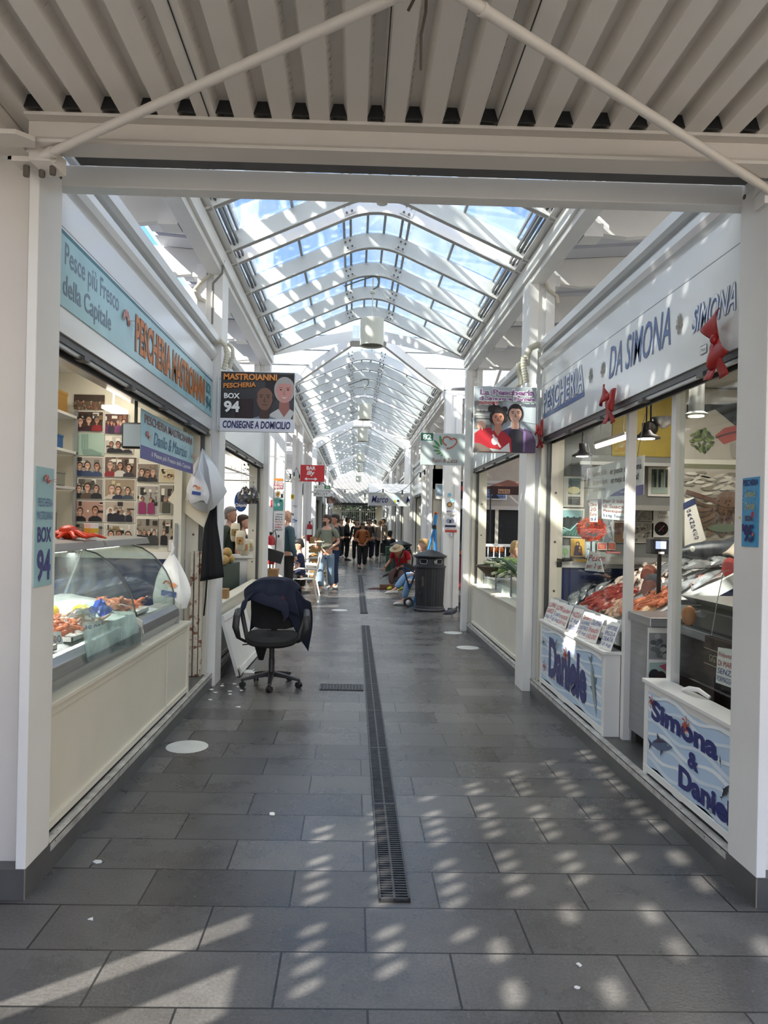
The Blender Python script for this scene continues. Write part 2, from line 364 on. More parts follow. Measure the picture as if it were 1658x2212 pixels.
for side, nm in ((-1, 'left'), (1, 'right')):
    xf = XL if side < 0 else XR
    mb = MB(WHITE).box(xf, P0+.003, .12, xf+side*.04, 3.12, 2.99).box(xf+side*.0, P0+.003, 2.99, xf+side*.06, 3.14, 3.04)
    mb.box(xf+.003*side, 3.12, .12, xf+side*.03, 3.135, 2.96)
    mb.use(cm('#5a4a38')).cyl((xf-side*.004, 3.10, 2.985), (xf+side*.03, 3.10, 2.985), .012, 6)
    struct(mb, 'trim_23' if side < 0 else 'trim_24', label='white steel gate post on the %s, standing on the kerb' % nm, bevel=.003)
    # cladding wall beside the gate: tall white panels with soft pleats
    x0 = xf+side*.045; xo = side*4.4; sec = []
    xs = x0; k = 0
    pts = [(x0, 2.99), (x0+side*.03, 2.975), (x0+side*.16, 2.975), (x0+side*.19, 3.0), (x0+side*.30, 3.0), (x0+side*.33, 2.975), (x0+side*.8, 2.975), (x0+side*.83, 3.0), (xo, 3.0), (xo, 3.04), (x0, 3.04)]
    mb = MB(BEIGE if side < 0 else WHITE); mb.prism([(x, y, .12) for x, y in pts], (0, 0, 2.87))
    struct(mb, 'wall_front_%s' % nm, label='%s pleated metal cladding wall beside the gate on the %s' % ('beige' if side < 0 else 'white', nm))
# canopy edge beam and brackets at the left end
mb = MB(BEIGE).box(-4.4, 2.55, 2.99, -1.34, 2.95, 3.3).box(-1.62, -.9, 3.0, -1.36, 2.55, 3.35).box(-1.70, -.9, 3.2, -1.62, 2.95, 3.98)  # the tall outer box is an unseen parapet added to block sun
struct(mb, 'trim_25', label='deep beige steel edge beam at the left canopy end with an added sun-blocking parapet', bevel=.004)
mb = MB(BEIGE).box(1.78, 2.86, 2.99, 4.4, 2.96, 3.3)
struct(mb, 'trim_26', label='beige steel beam over the cladding on the right')
t = thing('beam_bracket', 'curved beige steel connection plate where the braces meet at the left gate corner', 'bracket', (-1.24, 2.80, 2.86))
MB(BEIGE).prism([(-.1, -.02, .03), (.07, -.02, .03), (.05, .02, .03), (0, .05, .03), (-.1, .06, .03)], (0, 0, .02)).build('plate', t, local=True, bevel=.002)
MB(BEIGE).prism([(-.14, -.16, .06), (-.02, -.16, .06), (.03, -.11, .06), (.01, -.06, .06), (-.14, -.06, .06)], (0, 0, .018)).build('plate', t, local=True, bevel=.002)
MB(BEIGE).prism([(-.03, -.03, .03), (.05, -.03, .03), (.09, .03, .0), (.01, .05, .0)], (0, 0, .06)).build('clamp', t, local=True, bevel=.002)
for q in ((-.06, .02), (0, .02), (.05, 0)): MB(BOLT).cyl((q[0], q[1], -.01), (q[0], q[1], .04), .012, 6).build('bolt', t, local=True)
t = thing('beam_bracket', 'white steel connection plate where the brace meets the right gate corner', 'bracket', (1.66, 2.93, 2.88))
MB(WHITE).prism([(-.06, -.05, .05), (.12, -.05, .05), (.12, .08, .05), (-.02, .06, .05)], (0, 0, .02)).build('plate', t, local=True, bevel=.002)
MB(WHITE).box(-.02, -.03, -.01, .06, .05, .05).build('clamp', t, local=True, bevel=.004)
def rod(a, b, lab):
    t = thing('brace_rod', lab, 'brace', a)
    a, b = Vector(a), Vector(b); d = (b-a).normalized()
    MB(BEIGE).cyl(a, b, .0165, 14).build('rod', t, smooth=True)
    MB(BEIGE).cyl(a-d*.02, a+d*.05, .021, 14).build('end_collar', t, smooth=True)
    q = a+(b-a)*.42; MB(BEIGE).cyl(q-d*.006, q+d*.006, .0195, 14).build('coupling', t, smooth=True)
rod((-1.21, 2.78, 2.915), (1.9, .77, 3.015), 'round beige brace rod rising from the left gate corner under the canopy')
rod((1.71, 2.93, 2.915), (-1.6, .62, 2.975), 'round beige brace rod rising from the right gate corner under the canopy')
t = thing('hanging_cable', 'two frayed grey cable ends hanging from the corrugated canopy', 'cable', (.15, 1.95, 3.04))
MB(cm('#5e5348')).tube([(0, -.1, 0), (.004, -.02, -.02), (-.012, .03, -.055), (-.03, .06, -.075)], .0045, 6).build('wire', t, local=True, smooth=True)
MB(cm('#5e5348')).tube([(.02, -.12, 0), (.016, 0, -.03), (.02, .07, -.07), (.012, .12, -.1), (.02, .2, -.15)], .0045, 6).build('wire', t, local=True, smooth=True)

# --- perforated metal screen on the open left side (the sun comes through its holes)
def screen(x, y0, y1, z0, z1, py, pz, hy, hz, name, lab, skip=5, jitter=0):
    mb = MB(WHITE); ny = int((y1-y0)/py); nz_ = int((z1-z0)/pz)
    for j in range(nz_):
        zb = z0+j*pz; off = (j % 3)*2
        for i in range(ny):
            ya = y0+i*py
            hole = (i+off) % skip != 0
            if not hole:
                mb.poly([(x, ya, zb), (x, ya+py, zb), (x, ya+py, zb+pz), (x, ya, zb+pz)]); continue
            a, b = ya+(py-hy)/2, ya+(py+hy)/2; c, d = zb+(pz-hz)/2, zb+(pz+hz)/2
            o = [(x, ya, zb), (x, ya+py, zb), (x, ya+py, zb+pz), (x, ya, zb+pz)]
            m, k = (a+b)/2, (c+d)/2
            q = [(x, m-hy*.3, c), (x, m+hy*.3, c), (x, b, k-hz*.2), (x, b, k+hz*.2), (x, m+hy*.3, d), (x, m-hy*.3, d), (x, a, k+hz*.2), (x, a, k-hz*.2)]
            mb.add(o+q, [(0, 1, 5, 4), (1, 6, 5), (1, 2, 7, 6), (2, 8, 7), (2, 3, 9, 8), (3, 10, 9), (3, 0, 11, 10), (0, 4, 11)])
    return struct(mb, name, label=lab)
screen(-2.6, -.85, .3501, 2.12, 4.45, .24, .3, .13, .055, 'wall_left_6', 'white slotted metal screen on the open left side before the gate', 3)
screen(-2.6, .35, 1.84, 2.12, 4.45, .112, .26, .058, .08, 'wall_left', 'white perforated metal screen on the open left side before the gate')
mb = MB(WHITE)
for yy in (-.55, -.1, .36, .84, 1.18): mb.box(-2.66, yy, 0, -2.56, yy+.16, 2.12)
mb.box(-2.66, -.9, 2.08, -2.56, 1.95, 2.14).box(-2.66, -.9, 0, -2.56, 1.95, .95)
mb.box(-2.66, 1.40, 0, -2.56, 1.95, 2.12).box(-2.66, 1.80, 0, -2.56, 2.9, 4.45)  # unseen solid panels added to keep sun off the cladding and floor
struct(mb, 'wall_left_2', label='white posts, rail and added sun-blocking panels carrying the perforated screen')

# --- skylight over the arcade
def bolt_plate(mb, x, z, ang, y, w=.085, h=.11):
    M = Matrix.Translation((x, y, z)) @ Matrix.Rotation(-ang, 4, 'Y')
    old = mb.T; mb.T = M if old is None else old @ M
    mb.use(WHITE).box(-w/2, -.012, -h/2, w/2, 0, h/2); mb.use(BOLT)
    for a in (-.027, .027):
        for b in (-.033, .033): mb.cyl((a, -.012, b), (a, -.024, b), .0105, 6)
    mb.T = old
def rafter_mesh(y=0):
    mb = MB(WHITE); th = math.radians(24); hw = 1.43; aw = .29; R = aw/math.sin(th); D = .16
    ze = 3.985; low = []; up = []
    za = ze+(hw-aw)*math.tan(th)
    def off(x, z, s): return (x-math.sin(th)*D*s, z+math.cos(th)*D)
    low.append((-hw, ze)); up.append(off(-hw, ze, 1)); low.append((-aw, za)); up.append(off(-aw, za, 1))
    for k in range(1, 8):
        t = -th+2*th*k/8; low.append((R*math.sin(t), za+R*(math.cos(t)-math.cos(th)))); up.append(((R+D)*math.sin(t), za-R*math.cos(th)+(R+D)*math.cos(t)))
    low.append((aw, za)); up.append((-off(-aw, za, 1)[0], up[1][1])); low.append((hw, ze)); up.append((-up[0][0], up[0][1]))
    n = len(low); T = .045
    for k in range(n-1):
        a, b, c, d = low[k], low[k+1], up[k+1], up[k]
        v = [(XC+a[0], y, a[1]), (XC+b[0], y, b[1]), (XC+c[0], y, c[1]), (XC+d[0], y, d[1])]
        mb.prism(v, (0, T, 0))
        # lower flange
        mb.prism([(XC+a[0], y-.012, a[1]), (XC+b[0], y-.012, b[1]), (XC+b[0], y-.012, b[1]+.014), (XC+a[0], y-.012, a[1]+.014)], (0, T+.024, 0))
    for s in (-1, 1):
        bolt_plate(mb, XC+s*(aw+.0), za+.085, -s*th, y, .12); bolt_plate(mb, XC+s*(hw-.07), ze+.11, -s*th, y, .12, .13)
    return mb, low, up
MODS = [2.99, 6.99, 13.25, 17.2, 23.6, 27.6, 34.0, 38.0]
mb, RLOW, RUP = rafter_mesh(0); raf = mb.build('trim_rafter', local=True)
k = 0
for a in MODS:
    for j in range(5):
        y = a+j*.89 if a > 6 else a+j*.92
        o = raf if k == 0 else dup(raf)
        o.location = (0, y, 0); k += 1
        tag(o, 'white bolted skylight rafter arching over the arcade', 'rafter', 'white skylight rafters', 'structure')
def upz(x):                               # height of the roof surface above |x|
    pts = sorted(RUP)
    for (xa, za), (xb, zb) in zip(pts, pts[1:]):
        if xa <= x <= xb: return za+(zb-za)*(x-xa)/(xb-xa)
    return pts[0][1]
for i, a in enumerate(MODS):
    L = 3.62 if a > 6 else 3.73
    mb = MB(GREYT)
    for x in (-1.36, -1.30, -.80, -.34, -.27, -.09, .09, .27, .34, .80, 1.30, 1.36):
        z = upz(x); w = .012 if abs(x) < 1 else .009
        mb.box(XC+x-w, a, z-.002, XC+x+w, a+L, z+.03)
    struct(mb, 'trim_%d' % (30+i), label='thin grey glazing bars of skylight bay %s' % ['nearest the gate', 'second from the gate', 'third', 'fourth', 'fifth', 'sixth', 'seventh', 'last'][i])
    mb = MB(ROOFGLASS)
    xs = [-1.47, -.30, -.10, .10, .30, 1.47]
    for xa, xb in zip(xs, xs[1:]):
        za, zb = upz(xa)+.018, upz(xb)+.018
        mb.prism([(XC+xa, a-.05, za), (XC+xb, a-.05, zb), (XC+xb, a-.05, zb+.006), (XC+xa, a-.05, za+.006)], (0, L+.1, 0))
    struct(mb, 'window_%d' % (i+1), label='glass roof panes of one skylight bay')
for i, (a, b) in enumerate(SECT):
    for side in (-1, 1):
        xi = XC+side*1.40
        mb = MB(WHITE)
        mb.box(xi, a, 3.86, xi+side*.16, b, 4.0).box(xi+side*.03, a, 3.80, xi+side*.16, b, 3.86)
        mb.box(xi-side*.06, a, 4.02, xi+side*.12, b, 4.03)
        mb.use(DSTEEL)
        for q in (.0, .035, .07): mb.box(xi-side*(.03+q), a, 4.06+q*.45, xi-side*(.042+q), b, 4.10+q*.45)
        struct(mb, 'trim_%d' % (40+i*2+(side > 0)), label='white eave beam with track grooves along the %s side' % ('left' if side < 0 else 'right'), bevel=.002)
# crossings: valley rafters, cross glazing
for i, (a, b) in enumerate([(10.62, 13.2), (21.0, 23.6), (31.4, 34.0)]):
    ym = (a+b)/2; mb = MB(WHITE)
    for sx in (-1, 1):
        for ye in (a, b):
            p0 = Vector((XC+sx*1.4, ye, 3.98)); p1 = Vector((XC+sx*.28, ym+(ye-ym)*.12, 4.50))
            d = (p1-p0); s = Vector((-d.y, d.x, 0)).normalized()*.03
            mb.prism([p0-s, p0+s, p0+s+Vector((0, 0, .17)), p0-s+Vector((0, 0, .17))], d)
        p0 = Vector((XC+sx*1.4, a, 4.0))
        mb.box(XC+sx*1.40, a-.02, 4.52, XC+sx*4.0, a+.03, 4.6) if False else None
        # cross gable rafters going outward
        for k in range(1, 4):
            x = XC+sx*(1.4+k*.9)
            mb.prism([(x, a, 3.98), (x, ym, 4.5), (x, ym, 4.66), (x, a, 4.14)], (.05, 0, 0)); mb.prism([(x, b, 3.98), (x, ym, 4.5), (x, ym, 4.66), (x, b, 4.14)], (.05, 0, 0))
    mb.box(XC-.3, ym-.2, 4.5, XC+.3, ym+.2, 4.54)
    for sx in (-1, 1): mb.box(XC+sx*1.45, a-.02, 3.86, XC+sx*4.4, a+.06, 4.0); mb.box(XC+sx*1.45, b-.06, 3.86, XC+sx*4.4, b+.02, 4.0)
    struct(mb, 'trim_%d' % (50+i), label='white valley rafters of the glazed crossing')
    mb = MB(GREYT)
    for sx in (-1, 1):
        for ye in (a, b):
            for f in (.35, .7):
                mb.tube([(XC+sx*(1.4-1.1*f), ym+(ye-ym)*(1-.88*f), 4.15+.5*f), (XC+sx*4.2, ym+(ye-ym)*(1-.88*f), 4.15+.5*f)], .012, 4)
    struct(mb, 'trim_%d' % (55+i), label='thin glazing bars of the crossing')
    mb = MB(ROOFGLASS)
    for sx in (-1, 1):
        for ye in (a, b):
            mb.poly([(XC+sx*1.45, ye, 4.16), (XC+sx*.3, ym+(ye-ym)*.1, 4.68), (XC+sx*4.4, ym+(ye-ym)*.0, 4.70), (XC+sx*4.4, ye, 4.16)])
            mb.poly([(XC+sx*1.45, ye, 4.16), (XC+sx*.3, ym+(ye-ym)*.1, 4.68), (XC+sx*.3, ye, 4.68)])
    mb.poly([(XC-.3, a, 4.7), (XC+.3, a, 4.7), (XC+.3, b, 4.7), (XC-.3, b, 4.7)])
    struct(mb, 'window_%d' % (12+i), label='glass panes over the crossing')

# columns of the arcade
def column(name, x0, x1, y0, y1, z1, lab, z0=0.):
    mb = MB(WHITE); w = (x1-x0)
    mb.box(x0, y0, z0, x0+w*.36, y1, z1).box(x1-w*.36, y0, z0, x1, y1, z1).box(x0+w*.3, y0+.03, z0, x1-w*.3, y1-.03, z1)
    mb.use(DSTEEL).box(x0+.005, y0+.005, z0+.001, x1-.005, y1-.005, z0+.05)
    return struct(mb, name, label=lab, bevel=.003)
CN = 60
for i, (a, b) in enumerate(SECT):
    m = a+3.78
    for side, nm in ((-1, 'left'), (1, 'right')):
        for j, y in enumerate((m, b-.16, a)):
            if i == 0 and j == 2: continue
            xi = XC+side*1.425; x0, x1 = sorted((xi, xi+side*.235)); yy0, yy1 = (y, y+.3) if j == 0 else (y, y+.16)
            if j == 2: xi = XC+side*1.43; x0, x1 = sorted((xi, xi+side*.30)); yy0, yy1 = a-.3, a-.04
            column('trim_%d' % CN, x0, x1, yy0, yy1, 3.9, 'white paired steel column of the arcade on the %s, %s' % (nm, ['between the stalls', 'before the crossing', 'after the crossing'][j])); CN += 1

# shed roofs beside the skylight, over the stall tops
for i, (a, b) in enumerate(SECT):
    for side, nm in ((-1, 'left'), (1, 'right')):
        xi = XC+side*1.58; xo = XC+side*5.2; mb = MB(ROOFM)
        yy = a
        while yy < b-.05:                # ribbed sheets
            L_ = abs(xo-xi); zz = lambda x: 4.06+.28*abs(x-xi)/L_
            for xa, xb in (((xi, xi+side*.44), (xi+side*.66, xo)) if side < 0 and yy > 5.4 else ((xi, xo),)):   # a translucent strip is left open on the left
                mb.prism([(xa, yy, zz(xa)), (xb, yy, zz(xb)), (xb, yy, zz(xb)+.03), (xa, yy, zz(xa)+.03)], (0, .25, 0)); mb.prism([(xa, yy+.25, zz(xa)+.03), (xb, yy+.25, zz(xb)+.03), (xb, yy+.25, zz(xb)+.06), (xa, yy+.25, zz(xa)+.06)], (0, .08, 0))
            yy += .33
        if True:
            mb.use(WHITE); yy = a+.35
            while yy < b:
                mb.prism([(xi, yy, 3.86), (xi+side*.35, yy, 3.82), (xo, yy, 4.18), (xo, yy, 4.34), (xi, yy, 4.06)], (0, .07, 0))
                mb.box(xi-side*.01, yy-.05, 3.80, xi+side*.14, yy+.12, 3.90); yy += 1.18
        struct(mb, 'roof_%s_%d' % (nm, i+1), label='ribbed grey shed roof above the %s stalls' % nm)
screen(-2.35, -4, 39, 4.72, 5.6, .22, .22, .05, .05, 'wall_left_3', 'white finely perforated sunscreen standing on the left roofs', 3)
screen(-2.35, -4, 3.7, 5.6, 7.5, .2, .2, .03, .03, 'wall_left_5', 'white nearly closed screen added above the near left roof to block sun', 3)  # screen added with tiny holes to keep sun off the right fascia
screen(-2.35, 3.7, 39, 5.6, 7.5, .2, .2, .085, .085, 'wall_left_4', 'white perforated sunscreen, upper part, on the left roofs', 4)
screen(XC+2.6, 2.6, 44, 4.35, 5.4, .17, .17, .085, .085, 'wall_right_3', 'white perforated sunscreen standing on the right roofs', 7)
# end gable
mb = MB(WHITE); yE = 42.4
for side, nm in ((-1, 'left'), (1, 'right')): pass
ny = 34
for i in range(ny):
    x = XC-1.45+i*2.9/ny; w = 2.9/ny; zt = upz(max(-1.45, min(1.45, x-XC+w/2)))
    z = 2.75
    while z < zt:
        if (i+int(z*10)) % 3: mb.box(x, yE, z, x+w*.55, yE+.02, z+.09); mb.box(x, yE, z+.05, x+w, yE+.02, z+.09)
        else: mb.box(x, yE, z, x+w, yE+.02, z+.09)
        z += .09
struct(mb, 'wall_back', label='white perforated gable screen closing the far end of the skylight')
# ------------------------------------------------------------------ market stalls: shells
CEILM = mt('stall_ceiling_panel', (.60, .60, .58), .14, var=.05, scale=2)
def fascia(side, y0, y1, num, lab):
    xf = FL if side < 0 else FR; s = side
    prof = [(0, 2.36), (0, 2.985), (.02, 2.99), (.02, 3.01), (-.012, 3.03), (-.03, 3.06), (-.03, 3.10), (-.012, 3.125), (.03, 3.13), (.03, 3.15), (-.02, 3.155), (-.05, 3.165), (-.055, 3.225), (-.04, 3.235), (.2, 3.24), (.2, 2.42), (.05, 2.36)]
    # profile x is measured outward (away from the aisle); negative leans into the aisle
    mb = MB(WHITE2).prism([(xf+s*a, y0, b) for a, b in prof], (0, y1-y0, 0))
    mb.use(GREYT).box(xf-s*.001, y0, 2.828, xf+s*.002, y1, 2.834)
    return struct(mb, 'wall_%s_fascia_%d' % ('left' if s < 0 else 'right', num), label=lab, bevel=.002)
def shell(side, y0, y1, num, back=3.1, open_back=False):
    nm = 'left' if side < 0 else 'right'; xf = FL if side < 0 else FR; s = side; xb = xf+s*back
    mb = MB(CEILM).box(xf+s*.1, y0, 2.85, xb, y1, 2.88)
    mb.use(WHITE).box(xf+s*.05, y0, 3.12, xb, y1, 3.16)
    mb.use(CEILM).prism([(xf+s*.12, y0, 2.38), (xf+s*.5, y0, 2.47), (xf+s*.5, y0, 2.86), (xf+s*.12, y0, 2.86)], (0, y1-y0, 0))
    struct(mb, 'ceiling_%s_%d' % (nm, num), label='glossy white ceiling inside the %s stall number %d from the gate' % (nm, num))
    mb = MB(CREAM).box(xf+s*.16, y0, .12, xb, y0+.03, 3.1)
    if not open_back: mb.box(xf+s*.16, y1-.03, .12, xb, y1, 3.1)
    if not open_back: mb.box(xb, y0, .12, xb+s*.04, y1, 3.1)
    struct(mb, 'wall_%s_%d' % (nm, num), label='cream partition walls of the %s stall number %d from the gate' % (nm, num))
    # shutter housing and guides
    mb = MB(DSTEEL).box(xf+s*.012, y0+.02, 2.325, xf+s*.085, y1-.06, 2.36).box(xf+s*.085, y0+.02, 2.30, xf+s*.10, y1-.06, 2.36)
    mb.use(STEEL).box(xf+s*.02, y0+.02, 2.305, xf+s*.035, y1-.06, 2.325)
    mb.use(DSTEEL).box(xf+s*.05, y1-.075, .13, xf+s*.09, y1-.05, 2.36)
    for k in range(5): mb.box(xf+s*.0, y0+.4+k*.75, 2.30, xf+s*.05, y0+.47+k*.75, 2.32)
    struct(mb, 'trim_shutter_%s_%d' % (nm, num), label='dark rolled shutter guide under the %s fascia number %d' % (nm, num))
    mb = MB(CREAM).box(xf+s*.0, y1-.05, .12, xf+s*.20, y1, 2.37).box(xf+s*.085, y1-.09, .12, xf+s*.20, y1-.05, 2.37)
    mb.use(BOLT)
    for z in (.5, .95, 1.4, 1.85): mb.cyl((xf+s*.13, y1-.092, z), (xf+s*.13, y1-.088, z), .012, 8)
    struct(mb, 'trim_jamb_%s_%d' % (nm, num), label='cream door jamb at the far end of the %s stall number %d' % (nm, num), bevel=.002)
def lowwall(side, y0, y1, num, z1=.70, lab='', cap=.02, m=None):
    xf = FL if side < 0 else FR; s = side; nm = 'left' if s < 0 else 'right'; m = m or CREAM
    mb = MB(m).box(xf+s*.012, y0+.05, .17, xf+s*.10, y1-.05, z1-.03)
    mb.box(xf, y0, .121, xf+s*.11, y0+.05, z1-.021).box(xf, y1-.05, .121, xf+s*.11, y1, z1-.021)
    mb.box(xf-s*.002, y0+.003, .136, xf+s*.108, y1-.003, .175).box(xf+s*.004, y0+.04, z1-.065, xf+s*.108, y1-.04, z1-.03)
    mb.box(xf-s*.012, y0-.01, z1-.022, xf+s*.13, y1+.01, z1)
    return struct(mb, 'wall_%s_low_%d' % (nm, num), label=lab, bevel=.003)
MODL = [(3.14, 6.66), (7.0, 10.5), (13.25, 16.9), (17.2, 20.9), (23.7, 27.3), (27.6, 31.3), (34.1, 37.7), (38.0, 41.7)]
for i, (a, b) in enumerate(MODL):
    for s in (-1, 1):
        nm = 'left' if s < 0 else 'right'
        if s < 0 and i in (2, 3): continue          # the open bar area on the left
        if s > 0 and i == 2: continue               # open bay with awning post on the right
        fascia(s, a, b, i+1, 'white lacquered fascia with gutter above the %s stall, number %d from the gate' % (nm, i+1))
        shell(s, a, b, i+1, open_back=(i == 1), back=3.1 if i else 3.3)
        if i == 0: continue
        lowwall(s, a+.15, b-.15, i+1, lab='cream low wall under the counter of the %s stall number %d from the gate' % (nm, i+1))
lowwall(-1, 3.14, 5.93, 1, .705, 'long cream low wall in front of the fish counter on the left')
mb = MB(CREAM).box(FL, 5.22, .17, FL+.004, 5.226, .64); struct(mb, 'trim_90', label='seam in the long cream low wall')
# corner upstand beyond the near posts so the gate opening shows the stall mouth frames
for s, xf in ((-1, FL), (1, FR)):
    mb = MB(CREAM).box(xf+s*.0, 3.14, .12, xf+s*.05, 3.2, 2.37); struct(mb, 'trim_%d' % (91 if s < 0 else 92), label='cream frame strip beside the gate post')

# --- writing on the fascias
def wall_flat(mb, X, lb, rt, step=.0007):
    O = at(lb[0], lb[1], X=X); R = at(rt[0], rt[1], X=X)
    return Flat(mb, O, (0, R.y-O.y, 0), (0, 0, R.z-O.z), step)
TURQ = mt('turquoise_banner', '#9cc2c9', .3, var=.12, scale=3)
GREYBL = cm('#6b7a8c', .4); ORANGE = cm('#c9793c', .45); NAVY = cm('#2a3a7c', .4); BROWN = cm('#5b3b2a', .45)
PINK = cm('#c98f83', .45); TEALD = cm('#2e6a76', .4)
def shrimp_art(F, cx, cy, s, m1, m2):
    for k in range(7):
        w = .3+k*.42; r = s*(.30-.016*k)
        F.ell(cx+math.cos(w)*s*.3/F.asp, cy+math.sin(w)*s*.34, r*.5, r*.36, m1 if k % 2 else m2, 10, w)
    for k in range(4): F.line([(cx+s*.2/F.asp, cy+s*.15), (cx+(s*.5+k*.05)/F.asp, cy-s*(.3-.2*k))], .02*s, m2)
mb = MB(TURQ); x = FL+.006
mb.box(FL+.0006, 3.15, 2.475, x, 6.62, 2.80); mb.use(TEALD).box(FL, 3.15, 2.795, x+.001, 6.62, 2.812)
t = thing('shop_banner', 'long turquoise fascia banner lettered with the fishmonger name above the left stall', 'sign', (FL, 4.9, 2.475))
mb.build('board', t)
mb = MB(GREYBL); F = Flat(mb, (x, 3.15, 2.475), (0, 3.47, 0), (0, 0, .325))
yf = lambda px: (at(px, 700, X=FL).y-3.15)/3.47
F.text('Pesce più Fresco', yf(134), .50, yf(253), .90, GREYBL, .012)
F.text('della Capitale', yf(131), .08, yf(237), .46, GREYBL, .012)
F.outlined('PESCHERIA MASTROIANNI', yf(291), .16, yf(443), .84, ORANGE, BROWN, .02, .05)
F.text('BOX', yf(446), .55, yf(456), .85, TEALD, .02); F.text('94', yf(446), .12, yf(457), .48, TEALD, .02)
shrimp_art(F, yf(268), .5, .55, PINK, cm('#a8776c'))
mb.build('lettering', t)
# right fascia lettering
BLUE = mt('blue_sign_letters', '#4a6396', .35); PALE = cm('#dfe3e8', .3)
t = thing('shop_lettering', 'blue letters with shells naming the fishmonger on the right fascia', 'sign', (FR, 4.9, 2.5))
mb = MB(BLUE); X = FR-.003
F = wall_flat(mb, X, (1173, 894), (1261, 798)); F.V = Vector((0, 0, .21)); F.outlined('PESCHERIA', 0, 0, 1, 1, PALE, BLUE, .0, .06)
F2 = wall_flat(mb, X, (1173, 900), (1262, 803)); F2.V = Vector((0, 0, .055)); F2.rect(0, -.35, 1, .35, BLUE)
F = wall_flat(mb, X, (1314, 820), (1448, 688)); F.V = Vector((0, 0, .215)); F.text('DA SIMONA', 0, 0, 1, 1, BLUE, .005, .25)
F = wall_flat(mb, X, (1493, 722), (1589, 630)); F.V = Vector((0, 0, .13)); F.outlined('SIMONA', 0, 0, 1, 1, PALE, BLUE, .0, .05, .35)
mb.build('lettering', t)
mb = MB(BLUE)
SH = cm('#a9a59c', .5); SH2 = cm('#8d877b', .5)
for (lb, rt) in (((1453, 735), (1481, 690)), ((1268, 835), (1283, 805)), ((1297, 822), (1307, 790))):
    F = wall_flat(mb, X, lb, rt); F.V = Vector((0, 0, .14))
    for k in range(7):
        w = math.pi*(k+.5)/7; F.ell(.5+.28*math.cos(w)/F.asp, .3+.38*math.sin(w), .24, .10, SH if k % 2 else SH2, 10, w)
    F.ell(.5, .2, .2, .12, SH2)
mb.build('shell_drawing', t)
mb = MB(PAPER); F = wall_flat(mb, X, (1512, 768), (1526, 748)); F.V = Vector((0, 0, .045)); F.rect(0, 0, 1, 1, SH2); F.rect(.05, .1, .95, .9, PALE); F.text('Mottura', .15, .3, .85, .7, SH2)
tag(mb.build('small_label'), 'tiny white maker plate under the big letters on the right fascia', 'label')

# --- hanging signs of the two fishmongers, facing the gate
def board(name, label, lt, rb, Y, th=.03, m=None):
    """box board facing the camera side; returns thing, mesh builder with Flat on its front"""
    A = at(*lt, Y=Y); B = at(*rb, Y=Y)
    t = thing(name, label, 'sign', ((A.x+B.x)/2, Y, B.z))
    MB(m or WHITE).box(A.x, Y, B.z, B.x, Y+th, A.z).build('board', t, bevel=.002)
    mb = MB(m or WHITE)
    return t, mb, Flat(mb, (A.x, Y-.001, B.z), (B.x-A.x, 0, 0), (0, 0, A.z-B.z))
SKIN = cm('#b98a74'); SKIN2 = cm('#7d5444'); SKIN3 = cm('#d8a78f'); HAIRG = cm('#8d8882'); HAIRD = cm('#231a16'); BLK = cm('#17171b', .3); WHT = cm('#e9e8e4', .4)
def bust(F, cx, base, h, skin, hair, shirt, dark=None, bald=False, wide=1., tilt=0., smile=True, glasses=False):
    """a printed head and shoulders; h = head height"""
    a = F.asp; X = lambda v: cx+v*h/a; Y = lambda v: base+v*h
    F.poly([(X(-1.25*wide), Y(-1.9)), (X(-1.15*wide), Y(-.75)), (X(-.7*wide), Y(-.45)), (X(-.25), Y(-.28)), (X(.25), Y(-.28)), (X(.7*wide), Y(-.45)), (X(1.15*wide), Y(-.75)), (X(1.25*wide), Y(-1.9))], shirt)
    F.poly([(X(-.22), Y(-.30)), (X(-.2), Y(.1)), (X(.2), Y(.1)), (X(.22), Y(-.30)), (X(.0), Y(-.62))], dark or skin)
    if not bald: F.ell(cx, Y(.52), .43*h, .54*h, hair, 20)
    F.poly([(X(.36*math.cos(w)*(1 if math.sin(w) > -.3 else .9)), Y(.44+.47*math.sin(w))) for w in [2*math.pi*k/20 for k in range(20)]], skin)
    if bald:
        F.ell(X(-.35), Y(.52), .05*h, .16*h, hair, 8); F.ell(X(.35), Y(.52), .05*h, .16*h, hair, 8)
    else: F.poly([(X(-.36), Y(.62)), (X(-.3), Y(.86)), (X(0), Y(.98)), (X(.3), Y(.86)), (X(.36), Y(.62)), (X(.2), Y(.78)), (X(-.2), Y(.78))], hair)
    ds = dark or hair
    for e in (-.15, .15):
        F.line([(X(e-.08), Y(.60)), (X(e+.08), Y(.61))], .03*h, ds); F.ell(X(e), Y(.52), .05*h, .025*h, HAIRD, 8)
        if glasses: F.line([(X(e-.1), Y(.46)), (X(e-.1), Y(.56)), (X(e+.1), Y(.56)), (X(e+.1), Y(.46)), (X(e-.1), Y(.46))], .02*h, HAIRD)
    F.line([(X(.0), Y(.5)), (X(-.03), Y(.34)), (X(.05), Y(.33))], .025*h, ds)
    if smile: F.poly([(X(-.13), Y(.22)), (X(0), Y(.15)), (X(.13), Y(.22)), (X(0), Y(.19))], cm('#eee6e0'))
    else: F.line([(X(-.11), Y(.2)), (X(.11), Y(.2))], .022*h, ds)

